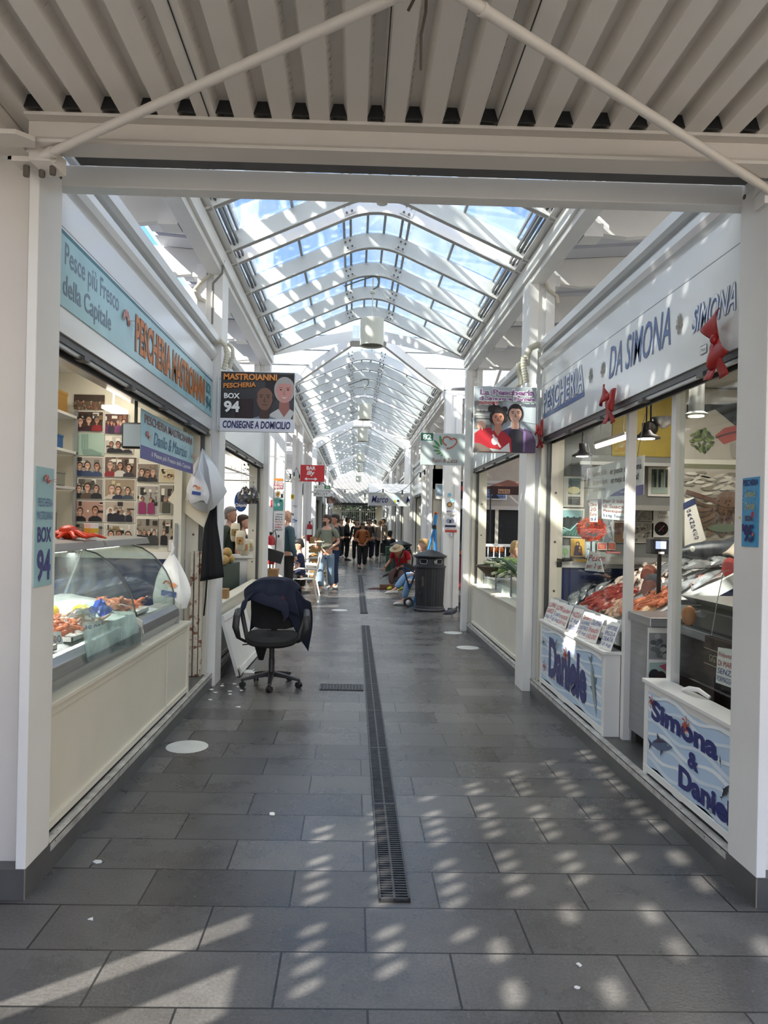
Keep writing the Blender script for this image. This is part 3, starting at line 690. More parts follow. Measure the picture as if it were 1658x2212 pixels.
t, mb, F = board('hanging_sign', 'black hanging sign of box 94 with two printed men, left of the aisle', (476, 801), (635, 935), 6.60)
F.rect(0.01, .215, .99, .99, BLK); F.clip = (.01, .215, .99, .99)
F.rect(0.2, .22, .45, .55, cm('#2c1a1a')); F.rect(.60, .55, .98, .96, cm('#241d20'))
bust(F, .86, .50, .40, cm('#c58f86'), cm('#a9a5a2'), cm('#c8c6c2'), cm('#9c665d'), wide=.75)
F.poly([(.98, .22), (.98, .30), (.95, .22)], BLK)
bust(F, .60, .37, .40, cm('#7d5a4a'), cm('#3a3432'), cm('#78838c'), cm('#46302a'), bald=True, wide=1.08, smile=False)
F.clip = None; F.rect(0.01, .0, .99, .215, WHT)
F.rect(0.01, .01, .99, .21, cm('#dddde2', .4))
OR2 = cm('#dd8a3a', .4)
F.text('MASTROIANNI', .05, .85, .76, .955, OR2, .035, 0); F.text('PESCHERIA', .05, .71, .48, .79, OR2, .03, 0, .03)
F.text('BOX', .06, .54, .27, .63, WHT, .035); F.text('94', .06, .31, .27, .50, WHT, .04)
F.text('CONSEGNE A DOMICILIO', .05, .05, .95, .175, cm('#1b1b55', .4), .03, .12)
mb.build('print', t)
t, mb, F = board('hanging_sign', 'hanging photo sign of box 95 showing a woman and a man, right of the aisle', (1024, 834), (1156, 980), 6.60)
F.clip = (.005, .005, .995, .995); F.rect(.005, .005, .995, .995, cm('#a9b0b2', .3)); F.rect(.01, .35, .3, .78, cm('#7b7a76')); F.rect(.04, .42, .27, .72, cm('#a5a39d')); F.rect(.02, .5, .28, .52, cm('#5d5b58')); F.rect(.3, .45, .46, .8, cm('#8b8d8c'))
F.poly([(.5, .8), (.99, .72), (.99, .45), (.6, .5)], cm('#c3c8ca')); F.rect(.01, .56, .28, .575, cm('#d4d2cc'))
for k in range(8): F.ell(.05+.03*k, .62+.02*(k % 2), .03, .014, cm('#c9c6bd' if k % 2 else '#6a6864'))
bust(F, .66, .46, .27, SKIN3, HAIRD, cm('#5a4668'), None, wide=.95)
F.poly([(.56, .01), (.56, .32), (.61, .36), (.71, .36), (.79, .32), (.83, .01)], cm('#37343a'))
F.poly([(.80, .38), (.92, .32), (.99, .18), (.99, .01), (.78, .01)], cm('#56445e')); F.poly([(.79, .34), (.83, .32), (.82, .02), (.79, .02)], cm('#8b6a9a'))
for k in range(7): F.ell(.27+.035*k, .66+.03*math.sin(k), .05, .05, HAIRD, 10)
for k in range(4): F.ell(.29+.2*(k % 2), .5+.05*(k//2), .045, .05, HAIRD, 10)
bust(F, .38, .40, .245, cm('#c2846a'), HAIRD, cm('#b5222c'), None, wide=.72)
F.poly([(.01, .03), (.01, .28), (.12, .36), (.26, .37), (.34, .24), (.50, .2), (.53, .05), (.3, .01)], cm('#b5222c'))
F.poly([(.04, .38), (.06, .46), (.12, .48), (.19, .42), (.17, .34), (.15, .38), (.13, .32), (.10, .38), (.08, .33)], SKIN3)
F.poly([(.01, .01), (.01, .14), (.10, .13), (.30, .03), (.30, .01)], cm('#7d6a5e')); F.poly([(.25, .06), (.42, .04), (.56, .15), (.58, .01), (.3, .01)], cm('#d9d6d0'))
F.ell(.33, .17, .05, .06, cm('#e9dcd8')); F.poly([(.28, .26), (.31, .27), (.44, .08), (.41, .07)], cm('#e6d8d2'))
PUR = cm('#8a5a86', .4)
F.outlined('La Pescheria', .08, .86, .95, .945, PUR, WHT, .03, .05); F.outlined('di Simona e Daniele', .07, .78, .95, .84, PUR, WHT, .03, .06); F.outlined('BOX95', .07, .715, .37, .765, cm('#b02030'), WHT, .03, .05)
mb.build('print', t)
t, mb, F = board('hanging_sign', 'pale grey sign with number 82 and a heart and leaves emblem, right of the aisle', (909, 935), (1007, 1006), 10.55)
F.rect(.005, .005, .995, .995, cm('#c3cbc9', .35)); F.rect(.0, .76, .265, 1.0, cm('#1f6a52', .4)); F.text('82', .04, .79, .23, .96, WHT, .03)
GR = cm('#4f9150'); RD = cm('#c0523c')
for k, (cx, cy, a, l) in enumerate(((.43, .78, 1.75, .16), (.35, .68, 2.3, .14), (.33, .56, 2.75, .12), (.35, .45, 3.05, .11), (.40, .37, 3.5, .09), (.46, .32, 4.1, .06), (.51, .29, 4.5, .025))):
    F.ell(cx, cy, l, l*.26, GR, 12, a)
F.line([(.56, .62), (.50, .68), (.47, .77), (.49, .86), (.56, .90), (.63, .87), (.64, .80)], .035, RD); F.line([(.64, .80), (.69, .85), (.76, .83), (.78, .74), (.73, .62), (.64, .54), (.56, .53)], .035, RD)
F.text('Fuori di Zucca', .26, .08, .80, .22, cm('#8d4a38'), .0, .1)
mb.build('print', t)
t, mb, F = board('hanging_sign', 'red bar sign with white lettering and a double arrow, left side of the aisle', (649, 1004), (700, 1041), 16.7)
F.rect(0, 0, 1, 1, cm('#c3232b', .35)); F.text('BAR', .25, .70, .63, .93, WHT, .03); F.text('illy', .26, .32, .60, .66, WHT, .03, .2); F.line([(.22, .16), (.66, .16)], .05, WHT); F.poly([(.17, .16), (.28, .26), (.28, .06)], WHT); F.poly([(.71, .16), (.60, .26), (.60, .06)], WHT)
mb.build('print', t)
t, mb, F = board('hanging_sign', 'white fruit seller sign with a green number patch, beyond the red bar sign', (677, 1048), (713, 1073), 21.1)
F.rect(0, 0, 1, 1, WHT); F.rect(.64, .7, .99, .98, cm('#3f8f4e')); F.text('49', .72, .75, .92, .94, WHT, .02); F.text('COGONI', .03, .38, .97, .60, cm('#55585a')); F.text('FRUIT', .12, .10, .86, .32, cm('#55585a')); F.ell(.15, .82, .09, .07, GR)
mb.build('print', t)
# brackets that hold the hanging signs
for (A, B, Y) in (((471, 812), (482, 930), 6.635), ((1150, 846), (1160, 970), 6.636), ((1002, 940), (1012, 1000), 10.57)):
    a, b = at(*A, Y=Y), at(*B, Y=Y)
    mb = MB(WHITE).box(a.x, Y-.005, b.z, b.x, Y+.05, a.z)
    mb.use(BOLT)
    for z in (a.z-.03, b.z+.03): mb.cyl(((a.x+b.x)/2, Y-.012, z), ((a.x+b.x)/2, Y, z), .012, 6)
    tag(mb.build('sign_bracket'), 'white bracket holding the hanging sign %s' % ('with two printed men' if Y == 6.635 else 'with the woman and man' if Y == 6.636 else 'with number 82'), 'bracket')
for x0, x1, y0, y1, z0, z1, lab in ((-1.28, -1.22, 16.73, 17.0, 2.55, 2.60, 'white arm holding the red bar sign to its column'), (-1.28, -1.14, 20.98, 21.12, 2.40, 2.45, 'white arm holding the fruit seller sign to its column')): tag(MB(WHITE).box(x0, y0, z0, x1, y1, z1).build('sign_bracket'), lab, 'bracket')
# post banners: turquoise upright strips on the gate posts (faces the aisle)
t = thing('post_sign', 'upright turquoise strip sign for box 94 on the left gate post', 'sign', (XL, 3.0, 1.2))
A = at(84, 1012, X=XL+.004); B = at(112, 1212, X=XL+.004)
y0, y1, z0, z1 = at(78, 1212, X=XL+.004).y, at(113, 1200, X=XL+.004).y, 1.245, 1.735
MB(TURQ).box(XL, 2.92, z0, XL+.004, 3.09, z1).build('board', t)
mb = MB(TURQ); F = Flat(mb, (XL+.005, 2.92, z0), (0, .17, 0), (0, 0, z1-z0))
F.text('94', .12, .04, .88, .31, cm('#4a4a80'), .03); F.text('BOX', .12, .37, .88, .50, cm('#4a4a80'), .02); F.text('MASTROIANNI', .06, .56, .94, .63, cm('#5d6a96')); F.text('PESCHERIA', .10, .67, .90, .74, cm('#5d6a96')); shrimp_art(F, .5, .87, .16, PINK, cm('#b5534a'))
mb.build('lettering', t)
t = thing('post_sign', 'upright bright blue painted strip sign for box 95 on the right gate post', 'sign', (XR, 3.0, 1.2))
BB = mt('bright_blue_sign', '#3f95c4', .4, var=.15, scale=20)
z0, z1 = 1.43, 1.72
zz = at(1598, 1180, X=XR-.004); z0 = zz.z; z1 = at(1598, 1034, X=XR-.004).z
MB(BB).box(XR-.004, 2.935, z0, XR, 3.06, z1).build('board', t)
mb = MB(BB); F = Flat(mb, (XR-.005, 3.06, z0), (0, -.125, 0), (0, 0, z1-z0)); YEL = cm('#d6c255')
F.text('PESCHERIA', .05, .88, .97, .97, cm('#2a2a66'), .03); F.text('Simona', .2, .72, .8, .82, YEL, 0, .2); F.text('Daniele', .2, .54, .8, .64, YEL, 0, .2); F.text('BOX', .24, .37, .72, .45, cm('#5a2444'), .03); F.text("'95", .08, .06, .78, .33, cm('#241d5e'), .04)
for k in range(14):
    w = k*.45; F.ell(.5+.34*math.cos(w), .68+.13*math.sin(w), .012, .008, cm('#1d4a80'))
F.ell(.86, .46, .03, .05, cm('#b0203a')); F.ell(.9, .18, .02, .03, cm('#d5502c')); F.ell(.1, .42, .03, .02, YEL)
mb.build('lettering', t)
# ------------------------------------------------------------------ left fishmonger's stall (box 94)
YW = 6.625                                 # partition wall at the far end, facing the gate
def scene_print(F, rng, n, bg, tones, cloth, group_h=.34, low=.30):
    F.rect(0, 0, 1, 1, WHT); F.rect(.02, .025, .98, .975, cm(bg))
    for k in range(13):
        x = rng.random()*.86+.02; w = .04+rng.random()*.2; y = .3+rng.random()*.5; F.rect(x, y, min(.98, x+w), min(.97, y+.05+rng.random()*.25), cm(rng.choice(tones+[bg, '#e2dccf', '#2b2622'])))
    for k in range(n):
        cx = (k+.5+rng.uniform(-.12, .12))/n; cx = .08+cx*.84
        h = group_h*rng.uniform(.85, 1.1); sk = rng.choice(['#c79a84', '#b5826a', '#d3a58e', '#a8745c']); hr = rng.choice(['#1d1614', '#2c201a', '#3c2c22', '#6d6660'])
        a = F.asp; bs = low+rng.uniform(-.03, .08)
        X = lambda v: min(.98, max(.02, cx+v*h/a)); Y = lambda v: max(.025, bs+v*h)
        sh = cm(rng.choice(cloth))
        F.poly([(X(-.85), Y(-3)), (X(-.8), Y(-.55)), (X(-.3), Y(-.25)), (X(.3), Y(-.25)), (X(.8), Y(-.55)), (X(.85), Y(-3))], sh)
        F.ell(X(0), Y(.5), .42*h, .52*h, cm(hr), 12); F.ell(X(0), Y(.40), .33*h, .42*h, cm(sk), 12); F.rect(X(-.13), Y(-.28), X(.13), Y(.05), cm(sk))
        F.line([(X(-.24), Y(.5)), (X(.24), Y(.5))], .06*h, cm(hr)); F.line([(X(-.1), Y(.2)), (X(.1), Y(.2))], .05*h, WHT)
rng = random.Random(3)
DARKC = ['#191a22', '#22202a', '#3a3f55', '#4c2a30', '#2b2b2b', '#39414d']
PH = [  # pixel box, people, background, tones, clothes, label
 ((161, 888, 223, 933), 3, '#4a3528', ['#2d211c', '#8a6a4a'], ['#8c1f28', '#3a1b22', '#20202a'], 'print of three smiling people with red scarves, upper left of the photo wall'),
 ((227, 893, 278, 938), 6, '#5a3a34', ['#8c5a44', '#2a1f22'], ['#5b2a55', '#74305a', '#2c2638', '#33406a'], 'print of a big group in purple jackets, upper part of the photo wall'),
 ((227, 942, 288, 980), 3, '#bdb7aa', ['#7a766c', '#d5d0c5'], ['#191a22', '#22222a'], 'print of three masked people in black, under the purple jacket group'),
 ((158, 986, 223, 1031), 3, '#a59b90', ['#7c7268', '#cfc7bb'], ['#3a4a6a', '#5a4a7a', '#2c3a5a'], 'print of three people in blue coats, left column of the photo wall'),
 ((226, 986, 296, 1032), 3, '#6b5548', ['#453830', '#97806c'], ['#8c2a30', '#c9c4bb', '#37323a'], 'print of three people with a woman in white, second column of the photo wall'),
 ((297, 1001, 342, 1042), 3, '#8a7a6c', ['#574a40', '#b5a594'], ['#2a2a33', '#1d1d24', '#39394a'], 'print of three dark coated people under the hanging turquoise banner'),
 ((157, 1033, 223, 1079), 3, '#8d857c', ['#5c564e', '#bdb6ab'], ['#17171c', '#23232c', '#5d4c40'], 'print of three people in black, left column under the blue coats'),
 ((226, 1034, 292, 1080), 3, '#9c8a74', ['#6e5d4a', '#c9b796'], ['#3f4a58', '#c9bdb0', '#2a2f4a'], 'print of two men and a woman smiling, middle of the photo wall'),
 ((296, 1048, 341, 1113), 2, '#a09a92', ['#6a655e', '#cfcac1'], ['#8a2a5a', '#17171c'], 'print of shopkeepers behind a counter with a pink shirt'),
 ((344, 1046, 391, 1111), 2, '#8b8478', ['#5d574c', '#b4ad9f'], ['#8f8a80', '#4a4a40'], 'print of two visitors partly behind the white hanging bag'),
 ((155, 1081, 224, 1128), 2, '#b58f80', ['#8c6a5c', '#d9b8a8'], ['#17171a', '#1c1c22'], 'print of two men in black jackets, left column of the photo wall'),
 ((226, 1082, 292, 1129), 4, '#b3a596', ['#877a6c', '#d6c9ba'], ['#2d2440', '#3f2a58', '#1d1d2a'], 'print of four people in dark purple, second column of the photo wall'),
 ((225, 1132, 292, 1179), 3, '#c3bcb0', ['#6e675c', '#8c7a5a'], ['#191a1e', '#23232a'], 'print of three people far off behind a counter, bottom of the photo wall'),
 ((295, 1119, 342, 1180), 4, '#8f8576', ['#5d564a', '#c4bbab'], ['#23262f', '#191a20', '#3c3c3c'], 'print of four standing people before a shop front, bottom of the photo wall'),
 ((342, 1119, 389, 1180), 2, '#a39a8c', ['#5e574c', '#7c2a26'], ['#17171a', '#23232a'], 'print of a couple before a shop front, bottom right of the photo wall'),
 ((155, 1129, 223, 1163), 2, '#8c8478', ['#5b544a', '#b3aa9c'], ['#2c2c34', '#44403c'], 'print half hidden behind the red octopus toy, bottom left of the photo wall'),
 ((344, 1012, 391, 1043), 0, '#cbbd9c', ['#b98a5c', '#dacdb0'], ['#000000'], 'print of a white plate of seafood, right side of the photo wall')]
for (x0, y0, x1, y1), n, bg, tones, cloth, lab in PH:
    A = at(x0, y0, Y=YW-.004); B = at(x1, y1, Y=YW-.004); mb = MB(WHT).box(A.x, YW-.006, B.z, B.x, YW, A.z)
    F = Flat(mb, (A.x, YW-.0065, B.z), (B.x-A.x, 0, 0), (0, 0, A.z-B.z))
    tall = (y1-y0) > (x1-x0)
    scene_print(F, rng, n, bg, tones, cloth, (.2 if n > 3 or tall else .36)*(1 if not tall else .8), .42 if (n > 3 or tall) else .34)
    if n == 0:
        for k in range(9): F.ell(.2+.07*k, .35+.1*(k % 3), .07, .04, cm('#b5704a' if k % 2 else '#d9d2c0'))
    tag(mb.build('photo_print'), lab, 'photo', 'people photographs on the stall wall')
for (x0, y0, x1, y1), lab, kind in (((160, 852, 226, 886), 'wide print of heaped fish at the top of the photo wall', 0), ((157, 935, 225, 985), 'pale green print of pipes and taps, left part of the photo wall', 1)):
    A = at(x0, y0, Y=YW-.004); B = at(x1, y1, Y=YW-.004); mb = MB(WHT).box(A.x, YW-.006, B.z, B.x, YW, A.z); F = Flat(mb, (A.x, YW-.0065, B.z), (B.x-A.x, 0, 0), (0, 0, A.z-B.z))
    if kind == 0:
        F.rect(0, 0, 1, 1, cm('#6d5a48')); F.rect(.0, .55, 1, 1, cm('#43342a'))
        for k in range(46): F.ell(rng.random(), rng.random()*.55, .09, .035, cm(rng.choice(['#a08a78', '#7d6656', '#c0ab98', '#9c5f4a'])), 8, rng.random()*3)
    else:
        F.rect(0, 0, 1, 1, cm('#a9c0b0'))
        for k in range(3): F.rect(.28+k*.08, .3, .34+k*.08, .95, cm('#88a496')); F.line([(.31+k*.08, .3), (.45+k*.12, .12)], .06, cm('#93ad9f'))
        F.poly([(.3, .28), (.6, .3), (.95, .1), (.9, .02), (.35, .04)], cm('#7f9a8c'))
    tag(mb.build('photo_print'), lab, 'photo')
mb = MB(WHT); A = at(363, 1165, Y=YW-.02); B = at(411, 1193, Y=YW-.02); mb.box(A.x, YW-.03, B.z, B.x, YW-.025, A.z); F = Flat(mb, (A.x, YW-.0305, B.z), (B.x-A.x, 0, 0), (0, 0, A.z-B.z))
F.rect(.0, 0, 1, 1, cm('#9aa0a8')); F.rect(.04, .05, .96, .95, PAPER)
for k in range(6): F.line([(.2+.05*(k % 2), .75-.1*k), (.8-.06*(k % 3), .75-.1*k)], .025, cm('#8a8f98'))
tag(mb.build('certificate'), 'small framed certificate on the ledge below the photo wall', 'certificate')
# wall lining: ledge and blue panel
a = at(118, 1196, Y=YW); b = at(411, 1205, Y=YW)
mb = MB(WHITE).box(-3.4, YW-.03, 1.17, b.x, YW-.001, 1.235); mb.use(BLUEW).box(-3.4, YW-.012, .14, b.x, YW-.001, 1.17)
mb.use(cm('#1f3f86')); 
for k in range(9): mb.ball((-1.9-.2*k, YW-.012, .55+.15*math.sin(k)), .16, .002, .12, 10, 4)
struct(mb, 'wall_left_lining', label='dark blue wave patterned wainscot with white ledge in the left stall')
# shelves with goods in the corner, left of the photos
t = thing('shelf_unit', 'white metal shelving at the left edge of the photo wall', 'shelf', (-2.85, 6.3, .12))
for z in (1.33, 1.78, 2.1, 2.42): MB(WHITE).box(-3.2, 6.0, z, -2.52, 6.58, z+.025).build('shelf', t, bevel=.003)
for x in (-3.2, -2.545): MB(GREYT).box(x, 6.0, .12, x+.025, 6.03, 2.5).build('upright', t)
for x in (-3.2, -2.545): MB(GREYT).box(x, 6.55, .12, x+.025, 6.58, 2.5).build('upright', t)
def carton(lab, x, y, z, w, d, h, m=None, txt=None, cat='box', name='carton'):
    t = thing(name, lab, cat, (x, y, z)); MB(m or CARD).box(-w/2, -d/2, 0, w/2, d/2, h*.97).build('box_body', t, local=True, bevel=.003)
    MB(m or CARD).box(-w/2-.004, -d/2-.004, h*.86, w/2+.004, d/2+.004, h).build('lid', t, local=True)
    if txt:
        mb = MB(BLK); F = Flat(mb, (-w*.4, -d/2-.006, h*.25), (w*.8, 0, 0), (0, 0, h*.45)); F.text(txt, 0, 0, 1, 1, cm('#4a4038')); mb.build('lettering', t, local=True)
carton('ochre carton on the top shelf beside the photo wall', -2.66, 6.2, 2.446, .26, .3, .17, cm('#9c7430'))
carton('blue plastic tub on the second highest shelf', -2.68, 6.2, 2.127, .24, .3, .12, mt('blue_plastic', '#1c4f8c', .35), name='storage_tub', cat='tub')
carton('beige carton on the third shelf beside the photo wall', -2.78, 6.15, 1.806, .14, .3, .12, cm('#b5987c'))
carton('grey carton with dark lettering on the third shelf', -2.60, 6.15, 1.806, .17, .3, .12, cm('#8b8b80'), 'Risso')
carton('steel coloured tin on the lowest shelf by the photo wall', -2.68, 6.2, 1.356, .18, .25, .22, STEEL, cat='tin', name='metal_tin')
# refrigerated curved glass display cases
def case(y0, y1, lab, far):
    t = thing('fish_display_case', lab, 'display case', (-1.95, (y0+y1)/2, .12))
    MB(STEEL).box(-2.35, y0, .12, -1.47, y1, .74).build('base_cabinet', t, bevel=.006)
    pr = [(-1.40, .60), (-1.385, .66), (-1.40, .70), (-1.40, .715), (-1.375, .77), (-1.385, .83), (-1.42, .86), (-1.46, .86), (-1.46, .60)]
    MB(STEEL).prism([(x, y0, z) for x, z in pr], (0, y1-y0, 0)).build('bumper', t, bevel=.004)
    MB(mt('grey_end_cap', '#a7a7a3', .5)).prism([(-1.385, y1-.0, .60), (-1.37, y1, .86), (-1.44, y1, .90), (-1.62, y1, .84), (-2.35, y1, .84), (-2.35, y1, .60)], (0, .02, 0)).build('end_panel', t, bevel=.003)
    mb = MB(mt('white_case_interior', '#c9ccca', .4)); mb.prism([(-1.46, y0+.02, .80), (-2.30, y0+.02, .93), (-2.30, y0+.02, .90), (-1.46, y0+.02, .77)], (0, y1-y0-.04, 0)).build('tray_deck', t)
    arc = []
    for k in range(13):
        w = k/12*1.75; arc.append((-1.95+.53*math.cos(w*.9)*1.0, .86+.47*math.sin(min(w, 1.5708))))
    arc = [(-1.42-.0, .86), (-1.425, .95), (-1.45, 1.04), (-1.49, 1.12), (-1.54, 1.19), (-1.60, 1.25), (-1.68, 1.30), (-1.77, 1.325), (-1.88, 1.33)]
    mb = MB(WASHGLASS); mb.prism([(x, y0, z) for x, z in arc]+[(x-.004, y0, z-.006) for x, z in arc[::-1]], (0, y1-y0, 0)).build('curved_glass', t, smooth=True)
    e = [(x, y1-.006, z) for x, z in arc]+[(-2.1, y1-.006, 1.33), (-2.3, y1-.006, .9)]
    MB(WASHGLASS).prism(e, (0, .005, 0)).build('end_glass', t)
    MB(DSTEEL).tube([(x, y1, z) for x, z in arc]+[(-2.05, y1, 1.335)], .006, 6).build('glass_edge', t, smooth=True)
    mb = MB(mt('grey_canopy_lid', '#8d8b87', .4)).prism([(-1.62, y0, 1.338), (-1.64, y0, 1.385), (-1.8, y0, 1.40), (-2.10, y0, 1.37), (-2.12, y0, 1.338)], (0, y1-y0, 0)); mb.build('top_canopy', t, bevel=.006)
    MB(mt('display_lamp', '#ffffff', .4, emit=((1, .96, .88), 6))).box(-1.86, y0+.1, 1.312, -1.83, y1-.1, 1.322).build('lamp_tube', t)
    MB(STEEL).cyl((-2.28, y0+.04, .9), (-2.12, y0+.04, 1.34), .011).cyl((-2.28, y1-.04, .9), (-2.12, y1-.04, 1.34), .011).build('canopy_support', t)
    for y in (y0+.03, y1-.03):
        MB(mt('clear_pole_black', '#1c1c1c', .4)).box(-1.50, y-.02, .12, -1.46, y+.02, .14).build('foot', t)
    return t
case(3.2, 4.74, 'curved glass refrigerated fish counter nearest the gate on the left', 0)
case(4.79, 5.76, 'curved glass refrigerated fish counter farther into the left stall', 1)
al = bpy.data.lights.new('counter_lamp', 'AREA'); al.shape = 'RECTANGLE'; al.size = .05; al.size_y = 2.2; al.energy = 14; al.color = (1, .96, .9)
ao = bpy.data.objects.new('counter_lamp', al); COL.objects.link(ao); ao.location = (-1.84, 4.4, 1.30)
# loose hazy glass pane in front
A, B, C_, D = [at(px, py, X=-1.372) for px, py in ((167, 1308), (278, 1276), (303, 1386), (187, 1432))]
mb = MB(WASHGLASS).prism([A, B, C_, D], (.006, 0, 0)); o = mb.build('glass_pane'); tag(o, 'loose hazy glass pane leaning on the near fish counter', 'glass pane')
mb = MB(clear_glass('dirty_glass', (.80, .86, .86), .3, veil=.4, veilcol=(.62, .70, .70))); A1 = A+(D-A)*.45; B1 = B+(C_-B)*.42
q = .004; mb.prism([A1+Vector((q+.003, 0, 0)), B1+Vector((q+.003, 0, 0)), C_+Vector((q+.003, 0, 0)), D+Vector((q+.003, 0, 0))], (.001, 0, 0)); mb.build('grime_film', o)
# --- sea creatures
SHRIMP = mt('orange_shrimp', '#c4714c', .35, var=.3, scale=60); SHR2 = mt('pale_shrimp', '#d0aa94', .35, var=.25, scale=60); RSH = mt('red_shrimp', '#9c3026', .35, var=.3, scale=60)
SILV = mt('silver_fish_skin', '#8d9296', .25, metal=.3, var=.35, scale=30); SILD = mt('dark_fish_back', '#3b4048', .3, metal=.2, var=.3, scale=30); PINKF = mt('pink_fish_skin', '#b07a70', .3, var=.3, scale=30); PALEF = mt('pale_fish_flesh', '#cfc0b4', .35, var=.15, scale=20)
ICE = mt('crushed_ice', '#d6d9da', .3, var=.08, scale=50, bump=.5, bscale=120)
FOAM = mt('white_foam_plastic', '#dcdcd8', .6)
def shrimp(m, L=.11):
    mb = MB(m); path = []; R = []
    for k in range(9):
        w = -.4+k*.33; path.append((L*.42*math.cos(w), L*.42*math.sin(w), .008)); R.append(L*(.045+.075*math.sin(math.pi*min(1, (k+1.2)/9))))
    mb.tube(path, R, 7); e = path[-1]
    mb.add([(path[0][0], path[0][1], .008), (path[0][0]+.02, path[0][1]-.02, .004), (path[0][0]+.006, path[0][1]-.026, .004)], [(0, 1, 2)])
    for k in range(5): a = path[3+k]; mb.tube([a, (a[0]*.45, a[1]*.45, .002)], .0012, 4)
    for s in (-1, 1): mb.tube([e, (e[0]-.03, e[1]-.02+s*.012, .016), (e[0]-.03, e[1]-.07+s*.02, .006)], .0008, 4)
    mb.use(BLACK).ball((e[0]+.002, e[1]+.004, .013), .0025, n=6, m=4)
    return mb
def fish(back, belly, L=.3, hgt=.28, wid=.14):
    """whole fish along +x, lying on its side: y is its height"""
    mb = MB(belly); secs = []
    prof = [(0, .04), (.06, .42), (.16, .78), (.3, 1), (.5, .92), (.68, .6), (.84, .26), (.92, .17)]
    for u, k in prof:
        secs.append([(L*u, L*hgt*.5*k*math.cos(2*math.pi*j/10), max(.002, L*wid*.5*k*(1+math.sin(2*math.pi*j/10)))) for j in range(10)])
    mb.loft(secs); n = len(mb.f)
    for i, f in enumerate(mb.f):
        c = sum((mb.v[j].y for j in f))/len(f)
        if c > L*hgt*.12:
            if back not in mb.mats: mb.mats.append(back)
            mb.m[i] = mb.mats.index(back)
    z = L*wid*.12
    mb.use(back).prism([(L*.9, 0, z), (L*1.06, L*hgt*.5, z), (L*1.0, 0, z), (L*1.06, -L*hgt*.5, z)], (0, 0, .003))
    mb.prism([(L*.28, L*hgt*.48, z), (L*.42, L*hgt*.68, z), (L*.66, L*hgt*.4, z), (L*.64, L*hgt*.3, z)], (0, 0, .002)); mb.prism([(L*.5, -L*hgt*.42, z), (L*.62, -L*hgt*.58, z), (L*.68, -L*hgt*.3, z)], (0, 0, .002))
    mb.use(BLACK).ball((L*.10, L*hgt*.06, L*wid*.55), L*.022, n=8, m=6); mb.use(back).prism([(L*.24, -.0, L*wid*.9), (L*.38, -L*hgt*.16, L*wid*.95), (L*.36, L*.0, L*wid*.95)], (0, 0, .002))
    return mb
def scatter(proto, n, fn, lab, grp, cat, first_used=None):
    """proto: object; copies placed by fn(i) -> loc, euler, scale"""
    for i in range(n):
        o = proto if i == 0 else proto.copy()
        if i: COL.objects.link(o)
        l, e, s = fn(i); o.location = l; o.rotation_euler = e; o.scale = (s, s, s); tag(o, lab, cat, grp)
def deckz(x): return .80+(-1.46-x)*.13/.84
rs = random.Random(11)
def tray(lab, x0, y0, x1, y1, rot=0):
    z = deckz((x0+x1)/2)+.012; t = thing('foam_tray', lab, 'tray', ((x0+x1)/2, (y0+y1)/2, z)); w, d = (x1-x0)/2, (y1-y0)/2
    MB(FOAM).box(-w, -d, 0, w, d, .006).box(-w, -d, 0, -w+.008, d, .03).box(w-.008, -d, 0, w, d, .03).box(-w, -d, 0, w, -d+.008, .03).box(-w, d-.008, 0, w, d, .03).build('tray_shell', t, local=True)
    return t
def bed(lab, x0, y0, x1, y1, m, amp=.03):
    mb = MB(m); r = random.Random(int(y0*100)); mb.sheet(lambda u, v: Vector((x0+(x1-x0)*u, y0+(y1-y0)*v, deckz(x0+(x1-x0)*u)+.015+amp*math.sin(math.pi*u)*math.sin(math.pi*v)+r.uniform(-.005, .005))), 16, 16)
    return tag(mb.build('crushed_ice', smooth=True), lab, 'ice', None, 'stuff')
bed('crushed ice bed of the near left fish counter', -2.25, 3.25, -1.48, 4.7, ICE); bed('crushed ice bed of the farther left fish counter', -2.25, 4.84, -1.48, 5.7, ICE)
for k, (y0, m, lab) in enumerate(((3.45, SHR2, 'pale prawns'), (3.95, SHRIMP, 'orange langoustines'), (4.35, SHR2, 'small pink shrimps'), (5.1, SHRIMP, 'orange shrimps'))):
    tray('white foam tray holding %s on the left counter' % lab, -1.86, y0, -1.52, y0+.30)
    p = shrimp(m, .12 if k != 2 else .09).build('shrimp')
    scatter(p, 26, lambda i: (Vector((-1.69+rs.gauss(0, .075), y0+.15+rs.gauss(0, .065), deckz(-1.69)+.035+rs.random()*.05)), (rs.uniform(-.6, .6), rs.uniform(-.6, .6), rs.random()*6.3), rs.uniform(.85, 1.2)), 'one of the %s heaped on a foam tray in the left counter' % lab, lab+' on the left counter', 'shrimp')
p = fish(SILD, SILV, .26).build('fish')
scatter(p, 7, lambda i: (Vector((-2.15+rs.uniform(0, .1), 3.4+i*.16, deckz(-2.1)+.06)), (0, .1, rs.uniform(-.2, .5)), 1), 'silver fish in a row on the ice at the back of the left counter', 'silver fish on the left counter', 'fish')
